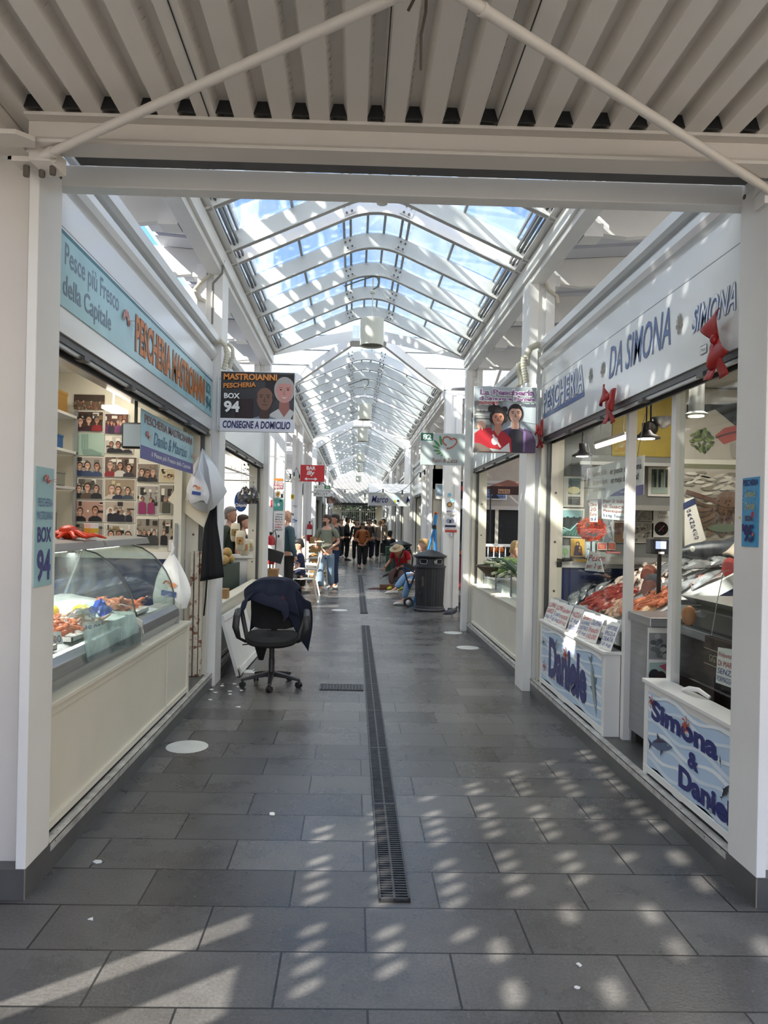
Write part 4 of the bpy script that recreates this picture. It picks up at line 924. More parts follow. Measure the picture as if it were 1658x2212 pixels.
def price_card(lab, pos, w=.1, h=.07, lean=.5, face='y', rz=0., txt='9,90', col='#2c3a8c', name='price_tag', cat='price tag', bend=.0, lines=None):
    t = MB(PAPER); M = Matrix.Translation(pos) @ Matrix.Rotation(rz, 4, 'Z') @ Matrix.Rotation(-lean, 4, 'X')
    t.T = M; n = 5
    t.sheet(lambda u, v: Vector((-w/2+w*u, bend*math.sin(math.pi*v*.5)*h, h*v)), 1, n)
    t.T = None
    O = M @ Vector((-w/2, -.0015-abs(bend)*h, 0)); U = M.to_3x3() @ Vector((w, 0, 0)); V = M.to_3x3() @ Vector((0, 0, h)); F = Flat(t, O, U, V)
    ls = lines or [(txt, col)]
    for i, (s, c) in enumerate(ls):
        yy = .9-(i+1)*.82/len(ls); F.k = 1; F.text(s, .08, yy, .92, yy+.62/len(ls), cm(c), .0, .15)
    return tag(t.build(name), lab, cat)
price_card('white price card stuck into the ice beside the orange langoustines', Vector((-1.52, 4.28, .85)), .12, .075, .4, rz=.9, txt='18,00')
price_card('white price card stuck into the ice beside the pale prawns', Vector((-1.56, 3.80, .86)), .12, .07, .4, rz=1.0, txt='12,00')
# yellow lemons and a blue bag
LEM = mt('lemon_yellow', '#cbb21e', .4, var=.15, scale=30, bump=.1, bscale=90)
for k, (x, y, z) in enumerate(((-1.86, 4.50, .95), (-1.74, 4.64, .94), (-1.69, 4.58, .93))):
    mb = MB(LEM); mb.lathe([(.004, -.052), (.014, -.045), (.028, -.028), (.033, 0), (.028, .028), (.013, .045), (.004, .05)], (0, 0, 0), 14)
    o = mb.build('lemon', local=True, smooth=True); o.location = (x, y, z); o.rotation_euler = (1.2, .4*k, k); o.scale = (1.2,)*3
    tag(o, 'bright yellow lemon on the left counter, %s' % ['nearest the gate', 'by the blue bag', 'touching another lemon'][k], 'lemon', 'lemons on the left counter')
mb = MB(mt('blue_film', '#2455c8', .25)); rr = random.Random(5)
mb.sheet(lambda u, v: Vector((-1.60+.13*(u-.5)+rr.uniform(-.010, .010), 4.60+.16*(v-.5)+rr.uniform(-.010, .010), .93+.08*math.sin(3.1*u)*math.sin(3.1*v)+rr.uniform(-.018, .018))), 10, 10)
tag(mb.build('plastic_bag', smooth=True), 'crumpled blue plastic bag lying on the left counter ice', 'bag')
for k, (x, y) in enumerate(((-1.62, 4.62), (-1.66, 4.45), (-1.60, 4.30))):
    MBk = MB(clear_glass('cellophane%d' % k, (.9, .95, 1), 2.2, veil=.12)); MBk.sheet(lambda u, v: Vector((x+.16*(u-.5)+rr.uniform(-.01, .01), y+.18*(v-.5)+rr.uniform(-.01, .01), .93+.04*math.sin(3.1*u)+rr.uniform(-.015, .015))), 7, 7)
    tag(MBk.build('cellophane_wrap'), 'crumpled clear wrap on shellfish at the front of the left counter', 'wrap', 'cellophane wraps on the left counter')
# red octopus toy and tub on the counter top
t = thing('octopus_toy', 'orange red rubber octopus lying on the lid of the near fish counter', 'toy', (-1.80, 4.50, 1.395)); OCT = mt('orange_red_rubber', '#c93a1c', .35, var=.15, scale=20, bump=.3, bscale=60)
MB(OCT).ball((.03, 0, .045), .062, .052, .045).build('head', t, local=True, smooth=True)
for k in range(12):
    w = k*.52; pth = [(.03+.03*j*math.cos(w)*1.3, .028*j*math.sin(w), .045*math.exp(-.3*j)+.01+.008*math.sin(j*1.7+k)) for j in range(7)]
    MB(OCT).tube(pth, [.020, .018, .016, .014, .011, .008, .004], 7).build('tentacle', t, local=True, smooth=True)
t = thing('paper_cup', 'white tub with yellow band standing behind the orange octopus', 'tub', (-1.68, 4.64, 1.39)); MB(WHT).lathe([(.035, 0), (.045, .10), (.047, .10), (.047, .105)], n=18).build('cup', t, local=True, smooth=True); MB(cm('#d8b23a')).lathe([(.0425, .045), (.0445, .075)], n=18).build('yellow_band', t, local=True)
t = thing('price_label_board', 'pale carton of papers leaning behind the glass of the near counter', 'papers', (-2.1, 3.9, 1.0)); MB(cm('#d6d0bd')).box(-.12, -.02, .05, .08, .02, .22).build('paper_stack', t, local=True, bevel=.01)
# hanging turquoise banner under the shutter
A = at(308, 886, X=-1.42); B = at(418, 1018, X=-1.42)
t = thing('shop_banner', 'short turquoise banner with a purple strip hanging below the left shutter', 'sign', (-1.42, 5.5, 1.95)); X = -1.42
pa, pb, pc, pd = at(305, 886, X=X), at(418, 940, X=X), at(418, 1021, X=X), at(306, 995, X=X)
y0, y1 = pa.y, pb.y; zt, zb = 2.30, 1.98
zt = (pa.z+pb.z)/2; zb = (pc.z+pd.z)/2
MB(TURQ).box(X-.004, y0, zb, X, y1, zt).build('board', t)
mb = MB(TURQ); F = Flat(mb, (X+.001, y0, zb), (0, y1-y0, 0), (0, 0, zt-zb)); PURP = cm('#54508c', .4); F.rect(0, 0, 1, .27, PURP)
F.text('PESCHERIA MASTROIANNI', .05, .74, .96, .92, cm('#8c6660'), .02); F.text('Danilo & Maurizio', .2, .36, .84, .64, cm('#4a6f8c'), 0, .25); F.text('il Pesce più Fresco della Capitale', .16, .07, .93, .2, WHT, .01, .1)
shrimp_art(F, .09, .45, .34, PINK, cm('#b5534a')); shrimp_art(F, .95, .4, .28, PINK, cm('#b5534a')); mb.build('print', t)
# square spotlight behind the banner
t = thing('floodlight', 'square black framed floodlight behind the hanging turquoise banner', 'lamp', (-1.75, 5.6, 2.1)); A = at(292, 941, Y=5.6)
MB(BLACK).box(A.x-.10, 5.58, A.z-.10, A.x+.08, 5.64, A.z+.10).build('housing', t, bevel=.012)
MB(mt('lamp_face', '#76828a', .15, emit=((.9, .95, 1), .06))).box(A.x-.085, 5.575, A.z-.085, A.x+.065, 5.58, A.z+.085).build('lens', t)
MB(BLACK).box(A.x-.01, 5.6, A.z+.1, A.x+.01, 5.62, 2.85).build('mounting_arm', t)
# ceiling tube lamp
mb = MB(mt('tube_lamp', '#ffffff', .4, emit=((1, .93, .78), 5))).box(-2.18, 6.2, 2.47, -2.05, 6.5, 2.50).box(-2.12, 6.3, 2.5, -2.11, 6.31, 2.85); tag(mb.build('ceiling_lamp'), 'flat lit ceiling lamp panel above the photo wall', 'lamp')
for (x, y, e, s) in ((-2.4, 4.9, 22, 1.2), (2.7, 5.0, 30, 1.2), (-2.6, 8.7, 16, 1.0), (2.6, 8.7, 14, 1.0)):
    al = bpy.data.lights.new('stall_fill_light', 'AREA'); al.size = s; al.energy = e; al.color = (1, .93, .82); ao = bpy.data.objects.new('stall_fill_light', al); COL.objects.link(ao); ao.location = (x, y, 2.82)  # area lamps added to brighten the stall interiors
# bags and apron by the far jamb
def cloth_sheet(mb, pts_fn, nu, nv): return mb.sheet(pts_fn, nu, nv)
def bag(lab, top, w, h, art=True, fold=.02, seed=1, knot=True, flare=1.0):
    t = thing('plastic_bag', lab, 'bag', top); r = random.Random(seed); PB = MATS.get('thin_white_plastic') or mt('thin_white_plastic', '#dcdad8', .3, bump=.15, bscale=30)
    ph = [r.uniform(0, 6) for _ in range(4)]
    secs = []
    for j in range(13):
        v = j/12; ww = w*.5*(.05+.95*math.sin(min(1, v*1.25)*math.pi/2)**flare)*(1-.25*max(0, v-.8)*5*.6); dd = .35*ww*(1 if v < .95 else .5)
        secs.append([(ww*math.cos(a)*(1+.10*math.sin(5*a+ph[0]+3*v)), dd*math.sin(a)*(1+.25*math.sin(4*a+ph[1])), -h*v+.015*math.sin(3*a+ph[2])*v) for a in [2*math.pi*k/20 for k in range(20)]])
    mb = MB(PB).loft(secs); mb.build('bag_body', t, local=True, smooth=True)
    if knot: MB(PB).tube([(0, 0, .08), (.01, 0, .04), (0, 0, -.02)], [.006, .014, .012], 7).build('knotted_top', t, local=True, smooth=True)
    if art:
        mb = MB(BLUEW); F = Flat(mb, (-w*.22, -.19*w-.008, -h*.78), (w*.42, 0, 0), (0, 0, h*.34)); F.poly([(0, 0), (.95, -.1), (1, .18), (.05, .3)], cm('#2f4a8c')); shrimp_art(F, .35, .6, .5, cm('#c9683c'), cm('#a85434')); F.ell(.75, .55, .2, .14, cm('#d98a5c')); mb.build('printed_logo', t, local=True)
    return t
bag('big white printed carrier bag hanging inside the left stall in front of the blue panel', at(371, 1193, Y=5.98), .30, .45, seed=2)
# kraft/white paper sheets with bag on the jamb
t = thing('paper_sheets', 'large white and cream wrapping paper sheets hung on the left stall jamb', 'paper', at(438, 975, Y=6.45))
Y = 6.45
def P2(px, py, dy=0): return at(px, py, Y=Y-dy)
mb = MB(mt('cream_wrapping_paper', '#d8cfba', .6)); mb.poly([P2(418, 1000), P2(440, 1140), P2(362, 1080)]); mb.poly([P2(418, 1000), P2(470, 1040, .02), P2(440, 1140)])
mb.build('cream_sheet', t, solid=.003)
mb = MB(mt('white_wrapping_paper', '#e2e2e2', .5)); top = P2(437, 968, .03)
edge = [P2(400, 1080, .05), P2(424, 1100, .12), P2(446, 1108, .05), P2(462, 1098, .14), P2(482, 1075, .06), P2(490, 1062, .03)]
mid = [P2(416, 1010, .07), P2(428, 1012, .13), P2(440, 1015, .07), P2(450, 1012, .14), P2(460, 1010, .08), P2(468, 1010, .04)]
for i in range(5): mb.poly([mid[i], mid[i+1], edge[i+1], edge[i]]); mb.poly([top, mid[i+1], mid[i]])
mb.build('white_sheet', t, smooth=2, solid=.003)
bag('small white printed carrier bag pinned on the wrapping papers', P2(428, 1012, .18), .19, .29, seed=5, knot=False)
t = thing('apron', 'black apron hanging on the jamb of the left stall', 'apron', P2(452, 1100))
mb = MB(mt('black_cloth', '#0e0e11', .85)); rows = [[(456, 1095), (468, 1090)], [(441, 1140), (469, 1130)], [(436, 1200), (478, 1190)], [(432, 1256), (484, 1247)]]
def apr(u, v):
    k = v*3; i = min(2, int(k)); f = k-i; l = [rows[i][0][j]*(1-f)+rows[i+1][0][j]*f for j in (0, 1)]; r = [rows[i][1][j]*(1-f)+rows[i+1][1][j]*f for j in (0, 1)]
    return at(l[0]*(1-u)+r[0]*u, l[1]*(1-u)+r[1]*u, Y=Y-.03-.02*math.sin(u*11)*v)
mb.sheet(apr, 20, 12); mb.build('cloth_panel', t, smooth=True, solid=.004)
MB(BLACK).tube([P2(438, 968), P2(436, 975, .02), P2(438, 983, .03)], .006, 6).build('hook', t)
MB(mt('black_cloth', '#0e0e11', .85)).tube([P2(447, 1250, .03), P2(444, 1290, .03), P2(440, 1330, .02)], .008, 5).build('apron_string', t)
# rusty slide track on the jamb
mb = MB(RUST)
for x, w in ((-1.41, .018), (-1.455, .012), (-1.37, .012)): mb.box(x-w, 6.52, .125, x+w, 6.56, 1.25)
struct(mb, 'trim_93', label='rusty vertical sliding track on the left jamb'); 
mb = MB(CREAM).box(-1.60, 6.40, .12, -1.53, 6.56, 2.4); mb.use(GREYT).cyl((-1.57, 6.38, .13), (-1.57, 6.38, 1.5), .012, 8); struct(mb, 'trim_94', label='cream inner jamb of the left stall with a pipe')
# person half seen behind the far display case in front of the blue panel is left to the people section
# ------------------------------------------------------------------ right fishmonger's stall (box 95)
YR = 6.60
lowwall(1, 4.84, 6.52, 1, .70, 'cream low wall carrying the Daniele banner', m=WHITE)
lowwall(1, 3.15, 4.17, 9, .665, 'cream low wall carrying the Simona and Daniele banner nearest the gate', m=WHITE)
for k, (y, x) in enumerate(((4.78, 1.82), (4.08, 1.82))):
    mb = MB(WHITE).box(x, y, .12 if k else .12, x+.055, y+.055, 2.42)
    struct(mb, 'trim_%d' % (95+k), label='white door post of the right stall, %s' % ['beside the Daniele banner', 'beside the Simona banner'][k], bevel=.002)
mb = MB(WHITE).box(1.825, 3.15, 2.365, 1.855, 6.5, 2.415); struct(mb, 'trim_97', label='white head rail over the windows of the right stall')
for k, (a, b) in enumerate(((4.83, 6.5), (3.16, 4.08))):
    mb = MB(GLASS).box(1.842, a, .72, 1.848, b, 2.37); struct(mb, 'window_%d' % (20+k), label='clear window pane of the right stall, %s' % ['over the Daniele banner', 'nearest the gate'][k])
# wall lining
a = at(1196, 1225, Y=YR); ZL = a.z
mb = MB(mt('dark_grey_wall', '#6f7270', .3, var=.1)).box(at(1207, 970, Y=YR).x, YR-.012, ZL+.05, 3.0, YR-.001, 2.84)
mb.use(WHITE).box(1.86, YR-.03, ZL, 3.6, YR-.001, ZL+.055)
mb.use(BLUEW).box(1.86, YR-.012, .13, 4.6, YR-.001, ZL)
mb.use(cm('#1e2c4c')); mb.ball((2.45, YR-.014, .70), .55, .004, .42, 24, 6)
mb.use(mt('ochre_wall', '#8d7a20', .5, var=.3, scale=4)).box(at(1320, 950, Y=YR).x, YR-.02, at(1320, 985, Y=YR).z, 2.92, YR-.012, 2.84)
struct(mb, 'wall_right_lining', label='grey and dark blue wall lining of the right stall')
# steel shelves on that wall
for k, (x0, y0, x1, dz, lab) in enumerate(((1290, 1203, 1462, .06, 'long low steel shelf under the photographs in the right stall'), (1367, 1091, 1470, .045, 'short middle steel shelf in the right stall'), (1252, 996, 1470, .03, 'upper steel shelf in the right stall'))):
    a = at(x0, y0, Y=YR-.3); b = at(x1, y0, Y=YR-.3); t = thing('wall_shelf', lab, 'shelf', (a.x, YR-.15, a.z))
    MB(STEEL).box(a.x, YR-.30, a.z-dz*.5, b.x, YR-.02, a.z).build('board', t, bevel=.003); MB(STEEL).box(a.x, YR-.305, a.z-dz, b.x, YR-.295, a.z).build('front_lip', t)
    MB(STEEL).prism([(a.x+.1, YR-.28, a.z-.02), (a.x+.1, YR-.03, a.z-.02), (a.x+.1, YR-.03, a.z-.16)], (.01, 0, 0)).build('bracket', t)
def pic(x0, y0, x1, y1, lab, fn, frame='#dcdad2', Y=None, th=.012, cat='picture', name='framed_picture', inset=.06):
    Y = Y or YR-.014; A = at(x0, y0, Y=Y); B = at(x1, y1, Y=Y); t = thing(name, lab, cat, ((A.x+B.x)/2, Y, B.z))
    MB(cm(frame, .4)).box(A.x, Y-th, B.z, B.x, Y, A.z).build('frame', t, bevel=.002)
    mb = MB(PAPER); F = Flat(mb, (A.x, Y-th-.001, B.z), (B.x-A.x, 0, 0), (0, 0, A.z-B.z)); F.rect(inset, inset, 1-inset, 1-inset, cm('#c9c6bc')); fn(F); mb.build('print', t); return t
rq = random.Random(21)
def p1(F):
    F.rect(.22, .42, .82, .94, cm('#4f6a6a')); F.ell(.5, .72, .12, .12, HAIRD); F.ell(.36, .8, .09, .09, cm('#2a3a44')); F.ell(.62, .78, .09, .09, cm('#34484a')); F.ell(.5, .55, .2, .12, cm('#c9bf8c')); F.rect(.22, .08, .82, .34, cm('#2e322f')); F.line([(.28, .28), (.76, .28)], .01, SH)
def p2(F):
    F.rect(.08, .06, .92, .94, cm('#7ea3a6')); F.rect(.08, .3, .92, .62, cm('#20282b')); [F.ell(.16+.13*k, .64+.03*(k % 2), .06, .06, cm('#181d20')) for k in range(6)]; F.poly([(.08, .08), (.5, .42), (.92, .3), (.92, .06)], cm('#2d5a56')); F.line([(.1, .35), (.4, .25), (.7, .5), (.9, .42)], .03, cm('#a8c2bd'))
    for k in range(6): F.line([(.12+.12*k, .07), (.2+.12*k, .25)], .02, cm('#6d8a72'))
def p3(F):
    F.rect(.06, .05, .94, .95, cm('#c2963c')); F.poly([(.2, .06), (.3, .6), (.5, .7), (.75, .55), (.82, .06)], cm('#3a2a3a')); F.ell(.48, .72, .11, .12, cm('#2a2230')); F.ell(.47, .70, .07, .085, cm('#b08a5c')); F.ell(.62, .5, .06, .07, cm('#b08a5c')); F.poly([(.5, .3), (.6, .46), (.72, .4), (.72, .2)], cm('#8c5a2c'))
def p4(F):
    F.rect(.03, .03, .97, .97, cm('#4c3a2e')); [F.line([(.08+.1*k, .5), (.08+.1*k, .95)], .03, cm('#2e241e')) for k in range(8)]; F.rect(.03, .03, .97, .4, cm('#6b5038')); F.ell(.62, .68, .05, .06, SKIN3); F.poly([(.5, .2), (.52, .58), (.72, .58), (.78, .25)], cm('#cfc4ba')); F.poly([(.55, .06), (.6, .3), (.8, .28), (.7, .05)], cm('#b89c8c'))
def p5(F):
    F.rect(.03, .03, .97, .97, cm('#8f8c84')); [F.ell(rq.random()*.85+.07, rq.random()*.85+.07, .07, .05, cm(rq.choice(['#5b5852', '#b0ada4', '#3a3835', '#77746c'])), 8, rq.random()*3) for _ in range(22)]
def p6(F):
    F.rect(.14, .1, .86, .9, cm('#3c4a44')); [F.rect(.16+.1*k, .3, .24+.1*k, .7+.1*(k % 3), cm(rq.choice(['#5f6f66', '#22302c', '#8c9a90']))) for k in range(7)]; F.rect(.14, .1, .86, .3, cm('#8fa096'))
pic(1217, 1029, 1259, 1096, 'upright framed photograph beside the right stall jamb', p1); pic(1210, 1098, 1260, 1162, 'framed photograph of dark figures over green nets in the right stall', p2)
pic(1231, 1163, 1262, 1203, 'small golden icon print standing on the blue wainscot ledge', p3, '#b3924c', inset=.04)
pic(1324, 1127, 1362, 1173, 'brown photograph of a seated person on the right stall wall', p4, inset=.0); pic(1366, 1099, 1410, 1126, 'wide grey stone print above the scale', p5, inset=0); pic(1366, 1128, 1410, 1173, 'square grey stone print just above the scale', p5, inset=0)
pic(1399, 1007, 1446, 1073, 'white framed dark green photograph on the upper shelf', p6, '#c9c9c4')
def p7(F): F.rect(0, 0, 1, 1, cm('#e6e6e2')); F.ell(.5, .3, .24, .24, BLK, 22); F.line([(.35, .2), (.66, .42)], .012, WHT); F.line([(.38, .44), (.62, .2)], .03, cm('#8c2030')); F.text('Latino', .3, .66, .85, .78, SH2); F.text('Roma', .35, .8, .8, .9, SH2)
pic(1407, 1098, 1446, 1161, 'white print with a black disc behind the scale', p7, '#e6e6e2', inset=0)
def p8(F): F.rect(.05, .08, .95, .92, cm('#a82c20')); [F.line([(.15, .75-.14*k), (.85-.1*(k % 2), .77-.14*k)], .03, cm('#e8c9b0')) for k in range(5)]
pic(1289, 1172, 1309, 1188, 'small red label card, left of two', p8, '#3a2a22', inset=0); pic(1313, 1172, 1327, 1188, 'smaller red label card, right of two', p8, '#3a2a22', inset=0)
def p9(F): F.rect(0, 0, 1, 1, cm('#9aa3a8')); [F.poly([(rq.random(), rq.random()), (rq.random(), rq.random()), (rq.random(), rq.random())], cm(rq.choice(['#d5dadd', '#6d777d', '#b7bec2']))) for _ in range(9)]
pic(1301, 1120, 1323, 1173, 'shiny silver foil print between the pumpkin and the brown photograph', p9, '#aab0b4', inset=0); pic(1208, 1178, 1229, 1205, 'green and silver packet on the ledge by the jamb', lambda F: (F.rect(0, 0, 1, 1, cm('#b9c4bb')), F.ell(.5, .5, .3, .3, cm('#9dbd8c'))), '#b9c4bb', inset=0)
pic(1263, 1170, 1283, 1206, 'small silver packet beside the icon print', p9, '#aab0b4', inset=0)
mb = MB(cm('#b03340')); A = at(1308, 1191, Y=YR-.31); B = at(1340, 1196, Y=YR-.31); mb.box(A.x, YR-.312, B.z, B.x, YR-.308, A.z); F = Flat(mb, (A.x, YR-.313, B.z), (B.x-A.x, 0, 0), (0, 0, A.z-B.z)); F.text('VINI DI MARE BIANCO', .05, .25, .95, .75, WHT)
tag(mb.build('shelf_label'), 'red label strip on the low steel shelf edge', 'label')
for k, (px, w) in enumerate(((1219, .055), (1258, .06))):
    p = at(px, 1213, Y=YR-.06); t = thing('model_boat', ['tiny dark model boat on the blue wainscot ledge', 'tiny yellow model boat on the blue wainscot ledge'][k], 'model boat', (p.x, YR-.06, ZL+.055))
    MB(cm('#2a2220' if k == 0 else '#b8902c')).loft([[(x*w*1.3, y*.02*(1-abs(x)**3), .0+z*.022+abs(x)*.006) for y, z in ((-.5, 0), (.5, 0), (1, 1), (-1, 1))] for x in (-1, -.6, 0, .6, 1)]).build('hull', t, local=True)
    MB(cm('#5a4a3a')).cyl((0, 0, .02), (0, 0, .08), .0015, 5).build('mast', t, local=True)
# mural board at the far right
t = thing('wall_mural', 'large mural of an octopus and red lips on the right stall wall', 'mural', (3.9, YR, 1.3))
x0 = at(1478, 900, Y=YR).x; MB(cm('#a8a196', .35)).box(x0, YR-.012, ZL+.06, 4.7, YR-.002, 2.84).build('board', t)
mb = MB(PAPER); zb = ZL+.06; F = Flat(mb, (x0, YR-.013, zb), (4.7-x0, 0, 0), (0, 0, 2.5-zb))
def fx(px): return (at(px, 1000, Y=YR).x-x0)/(4.7-x0)
def fz(py, px=1530): return (at(px, py, Y=YR).z-zb)/(2.5-zb)
def Q(*pp): return [(fx(a), fz(b, a)) for a, b in pp]
F.rect(0, fz(1003), 1, fz(993), cm('#c9c6ba')); F.rect(0, fz(1013), 1, fz(1003), cm('#6a6a4a')); F.poly(Q((1478, 875), (1478, 905), (1540, 885), (1590, 925), (1620, 930), (1620, 870)), cm('#17150f'))
F.poly(Q((1540, 942), (1560, 925), (1590, 918), (1620, 918), (1620, 950), (1590, 950), (1560, 960)), cm('#9c4038')); F.line(Q((1542, 946), (1565, 938), (1592, 932)), .012, cm('#3c1414'))
for k in range(60):
    w = rq.random()*6.3; r = rq.random()**.5; F.ell(fx(1513+24*r*math.cos(w)), fz(952+24*r*math.sin(w)), .022, .010, cm(rq.choice(['#3c4a18', '#55682a', '#28330f', '#6b7a30'])), 6, w, keep=k % 5 != 0)
F.poly(Q((1572, 958), (1578, 990), (1600, 992), (1596, 955)), cm('#8f8a80'))
for k in range(70): F.ell(rq.uniform(fx(1480), fx(1600)), rq.uniform(fz(1090), fz(1022)), .05, .012, cm(rq.choice(['#8d867a', '#b7b1a5', '#7b7468', '#c4beb3'])), 6, rq.uniform(-.5, .5), keep=k % 6 != 0)
for k in range(9):
    a0 = .2+k*.36; pts = [(1560+(j*14)*math.cos(a0+j*.12), 1092+(j*9)*math.sin(a0+j*.1)+j*2) for j in range(7)]
    F.line(Q(*[p for p in pts]), .045-.003*k, cm('#6a5140' if k % 2 else '#54402f'))
F.line(Q((1478, 1062), (1510, 1072), (1545, 1085), (1580, 1090)), .03, cm('#5c3c30')); F.ell(fx(1572), fz(1078), .10, .06, cm('#6b5242'))
for k in range(40): F.ell(rq.uniform(fx(1530), fx(1592)), rq.uniform(fz(1150), fz(1080)), .008, .008, cm('#3a2c22'), 6, keep=k % 6 != 0)
F.rect(0, 0, 1, fz(1162), cm('#8b857a')); F.ell(fx(1560), fz(1140), .12, .03, cm('#55604a'))
mb.build('painting', t)
# tilted vertical banner in front of the mural
t = thing('shop_banner', 'tilted white strip banner with dark letters in front of the octopus mural', 'sign', at(1500, 1190, Y=6.3)); Yb = 6.3
c4 = [at(*p, Y=Yb) for p in ((1478, 1188), (1524, 1166), (1498, 1074), (1478, 1078))]
MB(PAPER).prism(c4, (0, .006, 0)).build('board', t); mb = MB(BLUEW); F = Flat(mb, c4[0]+Vector((0, -.002, 0)), c4[1]-c4[0], (c4[2]-c4[1])); F.rect(.35, .84, 1, .98, BLUEW); F.text('Grandacqua', .3, .2, .95, .34, SH2) if False else None
for k in range(8): F.text('GRANDACQ'[k], .52, .74-.09*k, .72, .80-.09*k, cm('#2c3158'), .03)
mb.build('print', t)
# hanging banner behind the window
X = 1.95; pa, pb, pc, pd = at(1267, 1013, X=X), at(1391, 982, X=X), at(1391, 1072, X=X), at(1267, 1078, X=X)
t = thing('shop_banner', 'long white and purple banner with handwriting style letters behind the right stall window', 'sign', (X, 5.4, pc.z)); zt, zb = (pa.z+pb.z)/2, (pc.z+pd.z)/2
MB(PAPER).box(X, pb.y, zb, X+.004, pa.y, zt).build('board', t); mb = MB(PAPER); F = Flat(mb, (X-.001, pa.y, zb), (0, pb.y-pa.y, 0), (0, 0, zt-zb)); DK = cm('#2c2c30')
F.poly([(.42, .0), (.55, .14), (.72, .24), (1, .26), (1, 0)], PURP); F.text('Gourmet & Fish', .13, .70, .40, .86, SH2); F.text('the best in Roma', .14, .44, .42, .60, SH2); F.text('home delivery', .15, .2, .40, .34, SH2)
F.text('er pesce de Simona', .47, .62, .97, .84, DK, .02); F.text('er mejo de Roma!', .49, .36, .93, .58, DK, .02); F.text('Romana & Maurilio', .66, .1, .9, .17, WHT)
for k in range(5): F.ell(.02+.012*k, .3+.14*k, .14, .04, cm(['#c06a50', '#8c9a8a', '#b5847a', '#6a7f8c', '#c9707a'][k]), 10, 1.2+k*.2)
mb.build('print', t); MB(GREYT).cyl((X, pa.y-.12, zt), (X, pa.y+.02, zt+.28), .003, 5).build('cord', t); MB(GREYT).cyl((X, pb.y+.12, zt), (X, pb.y, zt+.28), .003, 5).build('cord', t)
def note(lab, c4, lines, X=1.93, thick=.002):
    """handwritten sheet: corners bl, br, tr, tl"""
    P4 = [at(*p, X=X) for p in c4]; mb = MB(PAPER).prism(P4, (thick, 0, 0)); F = Flat(mb, P4[0]-Vector((.001, 0, 0)), P4[1]-P4[0], P4[3]-P4[0])
    n = len(lines)
    for i, (s, c) in enumerate(lines): y = .95-(i+1)*.88/n; F.k = 1; F.text(s, .07, y, .9-.05*(i % 2), y+.62/n, cm(c), 0, .1)
    return tag(mb.build('handwritten_note'), lab, 'note')
RI, BI = '#b03a44', '#2f418c'
note('large handwritten price list sheet below the white and purple banner', ((1299, 1120), (1357, 1126), (1357, 1070), (1299, 1073)), [('Per 2 kilo', RI), ('di Suace', RI), ('Pescespada', RI), ('5 a kg. Tonno', BI)], X=1.94)
note('narrow handwritten slip hanging above the tinsel pumpkin', ((1273, 1127), (1290, 1128), (1290, 1080), (1273, 1081)), [('Oltre', RI), ('20', RI), ('Euro', RI), ('si', BI)], X=1.92)
mb = MB(PURP); P4 = [at(*p, X=1.955) for p in ((1268, 1100), (1297, 1102), (1297, 1074), (1268, 1076))]; mb.prism(P4, (.002, 0, 0)); F = Flat(mb, P4[0]-Vector((.001, 0, 0)), P4[1]-P4[0], P4[3]-P4[0]); F.rect(.1, .3, .6, .6, WHT); F.ell(.8, .5, .3, .2, cm('#c0407a')); tag(mb.build('flyer'), 'purple flyer with a pink splash beside the narrow slip', 'flyer')
note('handwritten price slip in the window below the tinsel pumpkin', ((1262, 1232), (1304, 1236), (1294, 1196), (1272, 1190)), [('Pesce', RI), ('per 2 qt.', RI)], X=1.90)
# tinsel pumpkin
c = at(1277, 1143, X=1.99); t = thing('pumpkin_decoration', 'orange tinsel pumpkin with a black grin hanging in the right stall window', 'decoration', c)
TIN = mt('orange_tinsel', '#d8461a', .25, metal=.25, var=.3, scale=80)
mb = MB(TIN); rp_ = random.Random(4)
def pump(a): return .113*(1+.06*math.cos(2*a)-.05*math.exp(-((a-1.57)/.25)**2))
for k in range(950):
    a = rp_.random()*6.283; r = pump(a)*rp_.random()**.5; p = Vector((r*math.cos(a)*1.05, rp_.uniform(-.012, .012), r*math.sin(a)*.93))
    d = Vector((rp_.uniform(-1, 1), rp_.uniform(-1, 1), rp_.uniform(-1, 1))).normalized()*.013; e_ = d.orthogonal().normalized()*.003
    mb.poly([p-d-e_, p-d+e_, p+d+e_, p+d-e_])
mb.prism([(1.0*pump(a)*math.cos(a), .0, .88*pump(a)*math.sin(a)) for a in [2*math.pi*k/28 for k in range(28)]], (0, .008, 0)); mb.build('tinsel_body', t, local=True)
def F3(pts, name): MB(BLACK).prism([(x, -.02, z) for x, z in pts], (0, .006, 0)).build(name, t, local=True)
F3([(-.055, .03), (-.022, .03), (-.04, .06)], 'eye'); F3([(.02, .03), (.05, .03), (.035, .058)], 'eye'); F3([(-.04, -.02), (-.03, -.045), (.0, -.058), (.035, -.055), (.06, -.02), (.04, -.035), (.02, -.034), (.01, -.042), (-.005, -.034), (-.02, -.036)], 'mouth'); MB(BLACK).cyl((0, 0, -.10), (0, 0, -.22), .006, 8).build('stick', t, local=True); MB(GREYT).cyl((0, 0, .1), (0, 0, 2.37-c.z), .001, 4).build('thread', t, local=True)
